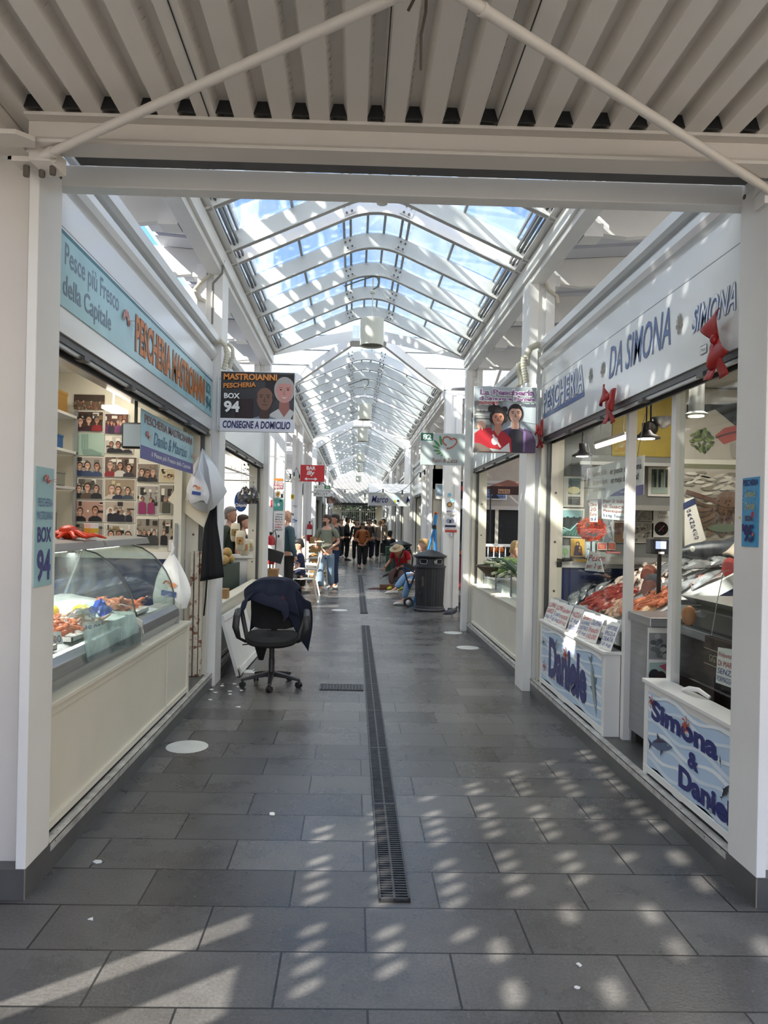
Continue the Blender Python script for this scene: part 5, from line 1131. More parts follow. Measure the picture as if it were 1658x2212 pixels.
# lamps in the stall
def pend(lab, px, py, Y, r):
    p = at(px, py, Y=Y); t = thing('pendant_lamp', lab, 'lamp', p)
    MB(BLACK).lathe([(r, 0), (r*.98, .012), (r*.5, .035), (r*.3, .06), (.03, .075), (.03, .11)], n=24).build('lamp_shade', t, local=True, smooth=True); MB(BLACK).cyl((0, 0, .1), (0, 0, 2.85-p.z), .006, 8).build('stem', t, local=True)
    MB(mt('lamp_disc_light', '#ffffff', .4, emit=((1, .93, .8), 7))).lathe([(.002, -.002), (r*.6, -.002), (r*.6, .004), (.002, .004)], n=20).build('bulb', t, local=True)
pend('black pendant lamp near the right stall jamb', 1257, 986, 6.1, .085); pend('black pendant lamp behind the door post of the right stall', 1395, 948, 5.0, .095)
t = thing('strip_light', 'long glowing strip light hanging in the right stall', 'lamp', (2.2, 5.6, 2.3)); a, b = at(1288, 965, X=2.15), at(1356, 944, X=2.15); a.z = b.z = (a.z+b.z)/2
MB(mt('tube_glow', '#ffffff', .4, emit=((1, .96, .88), 9))).cyl(a, b, .016, 10).build('tube', t, smooth=True); MB(WHITE).box(a.x-.03, b.y, a.z+.015, a.x+.03, a.y, a.z+.04).build('fixture', t); MB(GREYT).cyl((a.x, a.y-.1, a.z+.04), (a.x, a.y-.1, 2.85), .003, 5).build('hanger_wire', t); MB(GREYT).cyl((a.x, b.y+.1, a.z+.04), (a.x, b.y+.1, 2.85), .003, 5).build('hanger_wire', t)
p = at(1503, 899, Y=4.9); t = thing('ceiling_spotlight', 'round glowing ceiling spotlight above the mural', 'lamp', p); MB(STEEL).lathe([(.075, 0), (.08, .012), (.05, .03), (.05, 2.85-p.z)], n=24).build('housing', t, local=True, smooth=True); MB(mt('warm_bulb_glow', '#ffffff', .4, emit=((1, .75, .4), 12))).lathe([(.001, -.003), (.05, -.003), (.05, .005), (.001, .005)], n=20).build('bulb', t, local=True)
t = thing('desk_fan', 'black wall fan with a reflector above the door post', 'fan', at(1405, 925, Y=5.2)); MB(BLACK).ball((0, 0, 0), .055, .03, .055, 16, 8).build('motor', t, local=True, smooth=True); MB(STEEL).lathe([(.01, 0), (.06, .03), (.085, .08)], c=(.09, 0, 0), n=18).build('reflector', t, local=True, smooth=True); MB(BLACK).cyl((0, 0, 0), (0, 0, 2.85-at(1405, 925, Y=5.2).z), .008).build('bracket', t, local=True)
# fish slab
def slabz(x, y): return .84+min(1, max(0, (x-1.86)/.78))**.9*.40
t = thing('fish_slab', 'white fish display slab with steel sides in the right stall window', 'display counter', (2.6, 5.6, .12))
MB(STEEL).prism([(1.92, 4.86, .2), (3.3, 4.86, .2), (3.3, 4.86, 1.12), (2.6, 4.86, 1.1), (1.92, 4.86, .72)], (0, .02, 0)).box(1.92, 4.88, .2, 1.94, 6.55, .74).build('side_panel', t, bevel=.003)
MB(BLACK).cyl((1.985, 4.855, .30), (1.985, 4.861, .30), .018).cyl((1.985, 4.855, .62), (1.985, 4.861, .62), .018).build('painted_hole', t)  # black discs paint the dark of two holes in the panel
MB(mt('white_trough', '#cfd3d2', .35)).prism([(1.84, 4.83, .80), (1.86, 4.83, .80), (1.88, 4.83, .88), (1.84, 4.83, .90)], (0, 1.73, 0)).box(1.84, 4.82, .76, 1.90, 4.86, .88).prism([(1.86, 4.82, .76), (1.86, 4.82, .86), (2.6, 4.82, 1.26), (3.3, 4.82, 1.27), (3.3, 4.82, 1.17), (2.6, 4.82, 1.16)], (0, .03, 0)).build('trough_rim', t, bevel=.004)
MB(STEEL).prism([(1.80, 4.86, .74), (1.785, 4.86, .79), (1.80, 4.86, .83), (1.85, 4.86, .83), (1.92, 4.86, .72)], (0, 1.66, 0)).build('bumper', t)
mb = MB(ICE); ri = random.Random(8); mb.sheet(lambda u, v: Vector((1.87+1.43*u, 4.85+1.42*v, slabz(1.87+1.43*u, 0)+.012*math.sin(9*v+3*u)*math.sin(7*u)+ri.uniform(-.004, .004))), 40, 40); tag(mb.build('crushed_ice', smooth=True), 'bed of crushed ice on the right fish slab', 'ice', None, 'stuff')
def lay(i_xy, extra=.02):
    x, y = i_xy; return Vector((x, y, slabz(x, y)+extra))
rf = random.Random(31)
SL = math.atan(.40/.78)
def group_fish(proto, n, cx, cy, sx, sy, a0, lab, grp, cat='fish', sc0=1., spread=.25, zz=.02):
    def fn(i):
        x, y = cx+rf.uniform(-sx, sx), cy+rf.uniform(-sy, sy); tilt = -SL if x < 2.6 else 0
        M = Matrix.Rotation(tilt, 3, 'Y') @ Matrix.Rotation(a0+rf.uniform(-spread, spread), 3, 'Z'); return lay((x, y), zz+rf.random()*.02), M.to_euler(), sc0*rf.uniform(.88, 1.15)
    scatter(proto, n, fn, lab, grp, cat)
mk = lambda mb: mb.build('fish')
group_fish(mk(fish(SILD, SILV, .30)), 9, 2.02, 6.25, .12, .16, .9, 'silver sea bass piled at the far left corner of the right slab', 'silver sea bass on the right slab')
group_fish(shrimp(RSH, .13).build('prawn'), 80, 2.04, 5.70, .12, .26, 0, 'dark red prawn in the heap at the front of the right slab', 'red prawns on the right slab', 'prawn', spread=3.1, zz=.02)
group_fish(shrimp(SHR2, .10).build('prawn'), 46, 1.98, 5.35, .06, .2, 0, 'pale prawn in the front row of the right slab', 'pale prawns on the right slab', 'prawn', spread=3.1)
group_fish(shrimp(SHRIMP, .13).build('prawn'), 64, 2.10, 5.06, .14, .14, 0, 'orange prawn in the heap nearest the door of the right stall', 'orange prawns on the right slab', 'prawn', spread=3.1)
group_fish(mk(fish(mt('brown_fish_skin', '#6b5c48', .35, var=.4, scale=25), PALEF, .24, .2)), 26, 2.42, 5.92, .18, .32, 1.0, 'small brown and pink fish laid in a row up the slope of the slab', 'small brown fish on the right slab')
group_fish(mk(fish(PINKF, PALEF, .24, .26)), 14, 2.26, 5.75, .12, .3, 1.1, 'pink mullet lying in the middle of the slab', 'pink mullets on the right slab')
group_fish(mk(fish(PINKF, SILV, .36, .26)), 7, 2.42, 5.12, .12, .16, .3, 'pink sea bream near the door side of the slab', 'pink breams on the right slab')
group_fish(mk(fish(SILD, SILV, .46, .3)), 4, 2.62, 5.5, .2, .25, .7, 'large silver fish on the upper slope of the slab', 'large silver fish on the right slab')
group_fish(mk(fish(SILV, PALEF, .34, .36)), 5, 3.02, 6.2, .2, .1, .2, 'pinkish bream at the top back of the slab', 'breams at the back of the right slab', zz=.05)
def one(name, lab, cat, fn):
    t = thing(name, lab, cat, fn[0]); return t
# white ray, salmon steak, dark fish tail, round cut fish
t = thing('skate_fish', 'big pale skate wing draped at the top right of the slab', 'fish', (3.12, 5.5, 1.26))
PALE2 = mt('pale_skate_skin', '#cdbfae', .3, var=.12, scale=8)
mb = MB(PALE2); mb.sheet(lambda u, v: Vector((-.30+.55*u, -.30+.62*v, .05+.20*math.sin(math.pi*u)**1.4*math.sin(math.pi*min(1, v*1.2+.05))+.05*math.sin(5*v))), 18, 18); mb.build('wing', t, local=True, smooth=True, solid=.02)
MB(SILD).prism([(-.3, .1, .1), (-.05, .28, .16), (.1, .3, .12), (-.1, .05, .08)], (0, 0, .02)).build('dark_back', t, local=True)
t = thing('swordfish', 'silver swordfish head raised over the slab beside the scale', 'fish', (2.62, 5.55, 1.26)); mb = MB(SILD); mb.loft([[(x, y*r, .10+z*r+(.02*x)) for y, z in [(math.cos(2*math.pi*k/12), math.sin(2*math.pi*k/12)) for k in range(12)]] for x, r in ((-.16, .01), (-.10, .03), (0, .07), (.12, .09), (.3, .10), (.45, .08))]); mb.build('head_body', t, local=True, smooth=True); MB(WHT).ball((-.02, -.06, .13), .022, .012, .022).build('eye', t, local=True, smooth=True); MB(SILD).prism([(.2, -.02, .18), (.5, -.02, .30), (.75, -.02, .04), (.4, -.02, .05)], (0, .03, 0)).build('dark_flank', t, local=True)
for k, (x, y, r, h, lab, m1, m2) in enumerate(((2.22, 5.32, .085, .14, 'cut end of a big silver fish standing on the ice', SILD, mt('fish_flesh_pink', '#a7847c', .4, var=.2, scale=30)), (2.36, 5.72, .075, .1, 'brown cut piece of fish in the middle of the slab', mt('brown_flesh', '#6a3e30', .4, var=.3, scale=30), mt('brown_flesh2', '#54302a', .4)), (2.75, 5.0, .09, .13, 'orange salmon piece at the near end of the slab', mt('salmon_skin', '#b97a58', .35, var=.2), mt('salmon_flesh', '#c9a08e', .4)), (2.62, 4.98, .06, .10, 'dark red tuna chunk beside the salmon piece', mt('tuna_red', '#8c1c1c', .35, var=.2), mt('tuna_flesh', '#a03030', .4)))):
    t = thing('fish_steak', lab, 'fish', lay((x, y), .0)); M = Matrix.Rotation(1.0, 4, 'Z') @ Matrix.Rotation(1.35, 4, 'Y')
    mb = MB(m1); mb.T = Matrix.Translation((0, 0, r*.8)) @ M; mb.lathe([(r*.9, -h/2), (r, 0), (r*.97, h/2)], n=22, sx=1, sy=.8); mb.build('skin', t, local=True, smooth=True); mb = MB(m2); mb.T = Matrix.Translation((0, 0, r*.8)) @ M; mb.lathe([(.002, -h/2-.004), (r*.86, -h/2-.004), (r*.86, -h/2), (.002, -h/2)], n=22, sy=.8); mb.build('cut_face', t, local=True)
t = thing('squid', 'cream coloured squid spread at the near front corner of the slab', 'squid', lay((2.06, 4.95), .015)); mb = MB(mt('squid_skin', '#d3b890', .35, var=.15)); mb.lathe([(.005, -.12), (.03, -.06), (.045, 0), (.04, .08)], n=14); mb.T = None; o = mb.build('mantle', t, local=True, smooth=True); o.rotation_euler = (0, 1.4, .5)
mb = MB(mt('squid_skin', '#d3b890', .35)); [mb.tube([(.06, .03, .02), (.10+.01*k, .02*k-.02, .02), (.15, .03*k-.06, .012)], [.008, .006, .003], 6) for k in range(6)]; mb.build('arms', t, local=True, smooth=True)
mb = MB(MATS['thin_white_plastic']); rr2 = random.Random(9); mb.sheet(lambda u, v: Vector((2.75+.5*u, 4.9+.35*v, 1.30+.03*math.sin(7*u+4*v)+rr2.uniform(-.012, .012))), 12, 10); tag(mb.build('plastic_sheet', smooth=True), 'crumpled translucent plastic sheet at the near top of the slab', 'sheet')
# curled price papers along the slab front
CARDS = [(1193, 1322, [('LUPINI', RI), ('SARDI', RI), ('2kg 5', BI)]), (1209, 1335, [('SGOMBRI', RI), ('5 euro', BI), ('il kg', BI)]), (1223, 1341, [('Gamberi', RI), ('rossi', RI), ('20 kg', RI)]), (1245, 1351, [('MAZZOLA', RI), ('2 kg', BI), ('10,00', BI)]), (1267, 1362, [('Gambero', RI), ('CALAMARO', BI), ('DIETRO', BI), ('10 kg', BI)]), (1288, 1367, [('CALAMARI', BI), ('freschi', RI), ('10,00', RI)]), (1320, 1389, [('CAPITONE', BI), ('SPIGOLA', BI), ('ORATA', BI), ('10 kg', BI)])]
for k, (px, py, ls) in enumerate(CARDS):
    p = at(px, py, X=1.78); price_card('handwritten price paper reading %s curled over the front edge of the slab' % ls[0][0].lower(), Vector((1.735, p.y, .703)), .15, .20, .40, rz=-1.35, bend=-.035, lines=ls)
# scale, steel stand, fridge, tray
t = thing('market_scale', 'black electronic scale head with a small bluish screen over the slab', 'scale', at(1432, 1200, Y=5.0)); Y = 5.0; A, B = at(1409, 1163, Y=Y), at(1462, 1198, Y=Y)
MB(BLACK).box(A.x, Y-.02, B.z, B.x, Y+.12, A.z).build('housing', t, bevel=.008); C1, D1 = at(1416, 1169, Y=Y-.022), at(1438, 1186, Y=Y-.022)
MB(mt('blue_screen', '#7a86b5', .3, emit=((.35, .42, .75), .8))).box(C1.x, Y-.024, D1.z, D1.x, Y-.02, C1.z).build('screen', t); MB(WHT).box(C1.x+.02, Y-.023, D1.z-.035, C1.x+.06, Y-.02, D1.z-.02).build('label_plate', t); MB(BLACK).box((A.x+B.x)/2-.012, Y+.08, 1.0, (A.x+B.x)/2+.012, Y+.10, B.z).build('post', t)
t = thing('steel_stand', 'narrow steel cabinet with newspaper pages taped on its side at the right stall door', 'cabinet', (1.95, 4.5, .12)); x0, x1 = 1.86, 2.10
MB(STEEL).box(x0, 4.45, .2, x1, 4.78, .93).build('cabinet_body', t, bevel=.004); MB(STEEL).box(x0-.02, 4.42, .93, x1+.03, 4.80, .985).build('worktop', t, bevel=.004)
for a_, b_ in ((x0+.02, 4.47), (x1-.02, 4.47), (x0+.02, 4.76), (x1-.02, 4.76)): MB(STEEL).box(a_-.015, b_-.015, .12, a_+.015, b_+.015, .2).build('foot', t)
t = thing('newspaper_page', 'grey newspaper pages taped to the narrow steel cabinet', 'poster', (1.93, 4.44, .35)); A, B = at(1399, 1356, Y=4.44), at(1441, 1492, Y=4.44); MB(PAPER).box(A.x, 4.438, B.z, B.x, 4.444, A.z).build('sheet', t); mb = MB(PAPER); F = Flat(mb, (A.x, 4.437, B.z), (B.x-A.x, 0, 0), (0, 0, A.z-B.z))
F.rect(.05, .5, .95, .92, cm('#8a8d8e')); [F.ell(rq.uniform(.15, .85), rq.uniform(.55, .88), .05, .04, cm(rq.choice(['#6a6d6e', '#a5a8a8', '#55585a']))) for _ in range(14)]; F.rect(.06, .05, .94, .45, cm('#9fb5ae')); F.ell(.3, .25, .09, .1, cm('#2a2e30')); F.ell(.6, .2, .1, .12, cm('#3a2e30')); F.poly([(.5, .4), (.94, .45), (.94, .3)], cm('#b55a70')); F.rect(.06, .46, .94, .49, WHT); mb.build('print', t)
note('tall price slip with bold red heading leaning on the narrow cabinet', ((1451, 1322), (1461, 1323), (1463, 1245), (1455, 1243)), [('EURO', RI), ('SOLO', RI), ('10', BI), ('al kg', BI), ('gamb.', BI)], X=1.99)
t = thing('refrigerated_cabinet', 'dark fronted cabinet with steel top under the scale tray in the right stall', 'cabinet', (2.5, 4.3, .12)); MB(mt('dark_brown_front', '#2a201c', .35, var=.2)).box(2.02, 3.2, .14, 3.2, 4.70, .90).build('cabinet_body', t); MB(STEEL).box(2.0, 3.2, .90, 3.2, 4.72, .95).build('worktop', t, bevel=.003); MB(BLACK).box(2.05, 3.22, .12, 3.1, 4.66, .14).build('plinth', t)
t = thing('weighing_scale', 'black counter scale with a wide steel pan by the right gate post', 'scale', (2.3, 4.1, .95)); MB(BLACK).box(2.05, 3.75, .95, 2.75, 4.4, 1.07).build('housing', t, bevel=.01); MB(STEEL).prism([(2.02, 3.72, 1.13), (2.75, 3.72, 1.13), (2.68, 3.72, 1.085), (2.10, 3.72, 1.085)], (0, .7, 0)).build('pan', t, bevel=.006); MB(STEEL).box(2.02, 4.42, 1.07, 2.7, 4.44, 1.10).build('rail', t); MB(STEEL).cyl((2.35, 4.0, 1.06), (2.35, 4.0, 1.09), .08).build('pan_support', t)
t = thing('wrapped_bread', 'brown round loaf in clear wrap hanging beside the scale', 'bread', at(1487, 1345, Y=4.1)); MB(mt('bread_crust', '#a8692c', .5, var=.2, scale=20)).ball((0, 0, .04), .042, .03, .058, 14, 10).build('loaf', t, local=True, smooth=True); MB(MATS['cellophane0']).tube([(.03, 0, .05), (.06, 0, .055), (.09, 0, .045), (.12, 0, .05)], [.012, .02, .016, .004], 8).build('wrap', t, local=True)
t = thing('drawer_box', 'dark brown box with thin cream lines and white napkins on top near the gate', 'box', (2.05, 3.45, .66)); BR = mt('brown_box', '#3b2a24', .4, var=.15); A, B = at(1521, 1372, Y=3.98), at(1620, 1455, Y=3.98)
MB(BR).box(A.x, 3.45, B.z, B.x, 3.98, A.z).build('box_body', t, bevel=.004); mb = MB(cm('#b8a890')); F = Flat(mb, (A.x, 3.449, B.z), (B.x-A.x, 0, 0), (0, 0, A.z-B.z)); F2 = Flat(mb, (A.x-.001, 3.98, B.z), (0, -.53, 0), (0, 0, A.z-B.z))
for z in (.28, .68): F.line([(0, z), (1, z)], .02, cm('#b8a890')); F2.line([(0, z), (1, z)], .02, cm('#b8a890'))
F2.text('GGT', .12, .38, .3, .56, cm('#b8a890')); mb.build('cream_lines', t)
[MB(BR).box(a_, b_, .12, a_+.04, b_+.04, B.z).build('leg', t) for a_ in (A.x+.02, B.x-.06) for b_ in (3.47, 3.90)]
for k in range(4): tag(MB(PAPER).box(A.x+.12+.006*k, 3.60, A.z+.001+k*.009, A.x+.30, 3.8, A.z+.009+k*.009).build('napkin'), 'white folded napkin in the stack on the brown box', 'napkin', 'napkins on the brown box')
MB_ = MB(GREYT).tube([at(1536, 1372, Y=3.9), at(1548, 1300, Y=3.92), at(1561, 1238, Y=3.94), at(1566, 1233, Y=3.94), at(1575, 1232, Y=3.94)], .0022, 6); tag(MB_.build('wire_rod'), 'thin bent wire rising from the brown box', 'wire')
note('handwritten sheet about fish balls without cheese, near the right gate post', ((1545, 1474), (1590, 1490), (1590, 1404), (1550, 1398)), [('Polpettine', RI), ('Di MARE', RI), ('SENZA', BI), ('FORMAGGIO', BI)], X=A.x-.008)
t = thing('door_latch', 'white plastic handle lying on the low wall near the gate', 'handle', (1.78, 3.72, .665)); MB(WHITE).tube([(0, .12, .01), (.01, .06, .03), (.03, 0, .035), (.06, -.06, .01)], [.008, .012, .013, .01], 8).build('grip', t, local=True, smooth=True)
# --- printed banners on the low walls
WAV = cm('#b9cfe6', .4); WAV2 = cm('#d8e3ee', .4); NV = cm('#23286e', .35); DOL = cm('#5c6d78', .3); DOLB = cm('#2e3c48', .3)
def waves(F, seed):
    r = random.Random(seed); F.rect(0, 0, 1, 1, WAV)
    for k in range(9):
        y = -.05+k*.13; pts = [(i/14, y+.05*math.sin(i*.8+k*1.3)+.03) for i in range(15)]+[((14-i)/14, y-.02+.05*math.sin((14-i)*.8+k*1.3+.3)) for i in range(15)]
        F.k = 1+k; F.mb.use(WAV2 if k % 2 else cm('#e6ebf0'))
        for i in range(14): F.mb.poly([F.p(*pp) for pp in (pts[i], pts[i+1], pts[28-i], pts[29-i])])
    F.k = 11
def dolphin(F, c, s, a, m1=DOL, m2=DOLB):
    R = lambda x, y: (c[0]+(x*math.cos(a)-y*math.sin(a))*s/F.asp, c[1]+(x*math.sin(a)+y*math.cos(a))*s)
    up = [(-1, .0), (-.7, .16), (-.3, .26), (.1, .26), (.5, .16), (.8, .05), (1, .0)]; lo = [(1, .0), (.8, -.06), (.4, -.16), (0, -.2), (-.4, -.16), (-.75, -.06), (-1, .0)]
    F.k += 1; F.mb.use(m1)
    for i in range(6): F.mb.poly([F.p(*R(*up[i])), F.p(*R(*up[i+1])), F.p(*R(*lo[5-i])), F.p(*R(*lo[6-i]))])
    F.poly([R(-.05, .22), R(-.3, .48), R(-.35, .22)], m2); F.poly([R(.1, -.14), R(-.15, -.42), R(-.1, -.16)], m2); F.poly([R(-.9, .02), R(-1.25, .28), R(-1.1, 0), R(-1.25, -.25)], m2); F.ell(*R(.62, .05), .03*s, .03*s, WHT, 8); F.poly([R(-.7, .1), R(-.1, .25), R(.5, .15), R(0, .12)], m2)
def creature(F, cx, cy, s, m):
    for k in range(6):
        w = k*1.05; F.line([(cx, cy), (cx+s*.6*math.cos(w)/F.asp, cy+s*.6*math.sin(w)), (cx+s*math.cos(w+.5)/F.asp, cy+s*math.sin(w+.5))], s*.18, m)
    F.ell(cx, cy, s*.35, s*.35, m)
y0, y1 = 6.47, 4.89; z0, z1 = .178, .632; t = thing('printed_banner', 'blue wave banner reading Daniele on the low wall of the right stall', 'sign', (FR, 5.7, .18))
MB(PAPER).box(FR+.003, y1, z0, FR+.0115, y0, z1).build('board', t); mb = MB(PAPER); F = Flat(mb, (FR+.0025, y0, z0), (0, y1-y0, 0), (0, 0, z1-z0), .0004); waves(F, 1)
F.text('Daniele', .16, .14, .80, .90, NV, .045); dolphin(F, (.90, .5), .42, -1.2, cm('#9aa6aa'), cm('#6d7a80')); creature(F, .47, .75, .14, cm('#b5523c')); creature(F, .08, .28, .12, cm('#b55a5a')); dolphin(F, (.60, .28), .14, .5); dolphin(F, (.32, .86), .13, 1.0); F.ell(.3, .2, .05, .03, cm('#b5704a'))
creature(F, .08, .75, .1, cm('#5a5f66')); mb.build('print', t)
y0, y1 = 4.11, 3.15; z0, z1 = .178, .60; t = thing('printed_banner', 'blue wave banner reading Simona and Daniele on the low wall nearest the gate', 'sign', (FR, 3.6, .18))
MB(PAPER).box(FR+.003, y1, z0, FR+.0115, y0, z1).build('board', t); mb = MB(PAPER); F = Flat(mb, (FR+.0025, y0, z0), (0, y1-y0, 0), (0, 0, z1-z0), .0004); waves(F, 2)
fy = lambda px: (y0-at(px, 1600, X=FR).y)/(y0-y1)
F.text('Simona', .05, .66, .83, .93, NV, .045); F.text('&', .52, .38, .64, .58, NV, .045); F.text('Daniele', .42, .06, 1.08, .33, NV, .045); dolphin(F, (.20, .40), .34, .25, cm('#5b6a86'), cm('#4a3c52')); dolphin(F, (.92, .42), .13, .9, cm('#3b3f44'), BLK); creature(F, .5, .86, .11, cm('#b5523c')); creature(F, .07, .90, .09, cm('#8c3a34')); dolphin(F, (.88, .72), .06, 1.8); F.ell(.80, .10, .04, .03, cm('#9aa3a8'))
mb.build('print', t)
# red bows on the fascia
for k, (px, py, s) in enumerate(((1551, 733, 1.0), (1318, 858, .95), (1168, 927, .95))):
    p = at(px, py, X=FR-.03); t = thing('ribbon_bow', ['large red satin bow nearest the gate on the right fascia', 'red satin bow in the middle of the right fascia', 'red satin bow at the far end of the right fascia'][k], 'bow', p); q = .095*s; ph = [1.2, .3, .0][k]
    def loop(sg):
        mb = MB(RED); M = Matrix.Rotation(ph, 3, 'X')
        mb.sheet(lambda u, v: M @ Vector((-.03*math.sin(math.pi*u)*(1 if v < .5 else .6)-.01, sg*q*(1.25*math.sin(math.pi*u*.5)), (v-.5)*q*(.35+1.5*math.sin(math.pi*u*.62))+.012*math.sin(9*v+u*3))), 8, 6); mb.build('loop', t, local=True, smooth=True, solid=.003)
    loop(1); loop(-1)
    for sg in (-1, 1):
        mb = MB(RED); mb.sheet(lambda u, v: Vector((-.012-.01*math.sin(6*v+sg), sg*(.012+.05*v)*(1)+ (u-.5)*q*(.35+.5*v), -.02-1.7*q*v+.01*u*sg)), 4, 8); mb.build('tail', t, local=True, smooth=True, solid=.003)
    MB(RED).ball((-.02, 0, 0), .02, .02, .024, 10, 8).build('knot', t, local=True, smooth=True)
# ------------------------------------------------------------------ things in the aisle
# drainage channel: one metre grates
BARM = mt('grate_iron', (.06, .06, .062), .42, metal=.5, var=.3, scale=20); HOLE_SHADE = mt('hole_shade', (.006, .006, .006), .9)  # near-black paint for the shade inside pits and openings
def grate_mesh():
    mb = MB(BARM); w = .064
    mb.box(-w, -.5, .0, -w+.009, .5, .009).box(w-.009, -.5, 0, w, .5, .009).box(-.005, -.5, .0, .005, .5, .008)
    for i in range(46):
        y = -.495+i*.0217; mb.box(-w+.008, y, .0, w-.008, y+.0095, .0075)
    mb.box(-w, -.5, 0, w, -.488, .009).box(-w, .488, 0, w, .5, .009)
    return mb
g0 = grate_mesh().build('drain_grate', local=True); k = 0; first = True
for y0, n in ((2.92, 8), (12.3, 9), (24.2, 6)):
    for i in range(n):
        o = g0 if k == 0 else dup(g0); o.location = (.195, y0+.5+i*1.0-(.17*i/8 if y0 < 3 else 0), .003)
        tag(o, ['slotted iron drain grate of the channel nearest the gate', 'slotted iron drain grate of the channel past the first crossing', 'slotted iron drain grate of the distant channel'][0 if y0 < 3 else 1 if y0 < 13 else 2], 'drain grate', 'drain grates down the middle of the aisle'); k += 1
mb = MB(HOLE_SHADE).box(.13, 2.91, -.001, .26, 10.77, .003).box(.13, 12.3, -.001, .26, 21.3, .003).box(.13, 24.2, -.001, .26, 30.2, .003); struct(mb, 'floor_drain_channel', label='dark plate painted for the shaded drain channel under the slotted grates')  # flat plate on the floor, coloured as the shade of a sunken channel
mb = MB(HOLE_SHADE).box(-.29, 6.60, 0, .115, 6.84, .002); mb.use(BARM)
for i in range(9): mb.box(-.29, 6.605+i*.0265, .001, .115, 6.619+i*.0265, .008)
for i in range(14): mb.box(-.285+i*.0295, 6.60, .001, -.277+i*.0295, 6.84, .0085)
tag(mb.build('drain_cover'), 'rectangular iron drain cover beside the channel in front of the office chair', 'drain cover')
mb = MB(mt('grey_paver_slab', (.16, .165, .17), .5, var=.15)); 
# worn white floor stickers
STK = mt('worn_white_sticker', '#cfcfca', .5, var=.1, dirt=('#5b5b58', 60, .66))
for px, py, r, lab in ((404, 1613, .14, 'by the left kerb near the gate'), (978, 1367, .13, 'on the right, the farther one'), (1010, 1399, .14, 'on the right beside the far post'), (733, 1318, .14, 'left of the channel near the first crossing')):
    p = at(px, py, Z=0); o = MB(STK).lathe([(.002, 0), (r*1.0, 0), (r, .0015), (.002, .0015)], (p.x, p.y, 0), 40).build('floor_sticker'); tag(o, 'round worn white floor sticker %s' % lab, 'floor sticker')
mb = MB(STK); p = at(540, 1450, Z=0); mb.prism([(p.x+x, p.y+y, 0.0) for x, y in ((-.15, -.02), (-.09, -.08), (.05, -.09), (.13, -.05), (.16, -.06), (.1, -.01), (.02, .0), (.03, .06), (-.06, .07), (-.09, .04))], (0, 0, .0015)); tag(mb.build('floor_sticker'), 'torn white floor sticker under the office chair on the left', 'floor sticker')
# litter
rl = random.Random(17)
for k, (px, py) in enumerate(((211, 1863), (586, 1760), (505, 1478), (514, 1484), (520, 1492), (478, 1482), (456, 1490), (466, 1496), (495, 1494), (497, 1500), (454, 1512), (514, 1528), (480, 1478), (197, 1987), (548, 1447), (1250, 2086), (1245, 2135))):
    p = at(px, py, Z=0); s = .022 if k < 12 else .011; o = MB(PAPER).prism([(p.x+s*math.cos(w)*rl.uniform(.4, 1.3), p.y+s*math.sin(w)*rl.uniform(.4, 1.2), .0012) for w in (0, 1.2, 2.3, 3.4, 4.6, 5.5)], (0, 0, .004)).build('paper_scrap'); tag(o, 'small torn white paper scrap lying on the pavers', 'litter', 'paper scraps on the floor')
# --- office chair with a jacket
cx, cy_ = -.745, 6.74
t = thing('office_chair', 'black swivel office chair with armrests standing in the aisle by the left stall', 'chair', (cx, cy_, 0), 0.05); FAB = mt('black_seat_fabric', '#0b0b0d', .9, bump=.3, bscale=200)
BASE_ = BASE[t.name]
for k in range(5):
    w = -math.pi/2+k*2*math.pi/5; c, s = math.cos(w), math.sin(w)
    leg = MB(BLACK); leg.loft([[(c*r-s*a, s*r+c*a, z+b) for a, b in ((-wd, -h), (wd, -h), (wd, h), (-wd, h))] for r, z, wd, h in ((.03, .115, .028, .022), (.14, .10, .022, .017), (.27, .075, .017, .012), (.285, .07, .012, .008))]); lo = leg.build('leg', t, local=True, smooth=True, bevel=.004)
    cs = MB(BLACK); x, y = c*.27, s*.27; a = w+1.1; dx, dy = math.cos(a)*.017, math.sin(a)*.017
    cs.cyl((x-dx*1.3, y-dy*1.3, .028), (x-dx*.2, y-dy*.2, .028), .028, 16).cyl((x+dx*.2, y+dy*.2, .028), (x+dx*1.3, y+dy*1.3, .028), .028, 16).cyl((x, y, .03), (x, y, .075), .008, 8); cs.build('caster', lo, local=True, smooth=True)
MB(BLACK).lathe([(.032, .09), (.034, .13), (.028, .14), (.028, .26), (.024, .262), (.024, .40)], n=20).build('gas_column', t, local=True, smooth=True)
MB(BLACK).box(-.12, -.10, .385, .12, .14, .41).build('seat_plate', t, local=True, bevel=.006)
seat = MB(FAB); rows = []
def sup(w, a, b, e=3.2): c, s = math.cos(w), math.sin(w); return (a*abs(c)**(2/e)*(1 if c > 0 else -1), b*abs(s)**(2/e)*(1 if s > 0 else -1))
for z, k in ((.395, .80), (.405, .93), (.44, 1.0), (.475, .97), (.492, .86), (.497, .5), (.495, .1)):
    rows.append([(sup(2*math.pi*i/36, .245*k, .235*k)[0], sup(2*math.pi*i/36, .245*k, .235*k)[1]+.0, z-.035*max(0, -sup(2*math.pi*i/36, 1, 1)[1])**3*(1 if z > .43 else .4)+.01*abs(sup(2*math.pi*i/36, 1, 1)[0])**3) for i in range(36)])
seat.loft(rows).build('seat', t, local=True, smooth=True)
back = MB(FAB); rows = []
for z, hw in ((.50, .12), (.52, .19), (.60, .215), (.72, .225), (.84, .22), (.90, .19), (.935, .12), (.945, .04)):
    yb = .235+(z-.5)*.16; rows.append([(hw*math.cos(2*math.pi*i/24), yb+.045*math.sin(2*math.pi*i/24)+.05*(abs(math.cos(2*math.pi*i/24))**2)*-.6, z) for i in range(24)])
back.loft(rows).build('backrest', t, local=True, smooth=True)
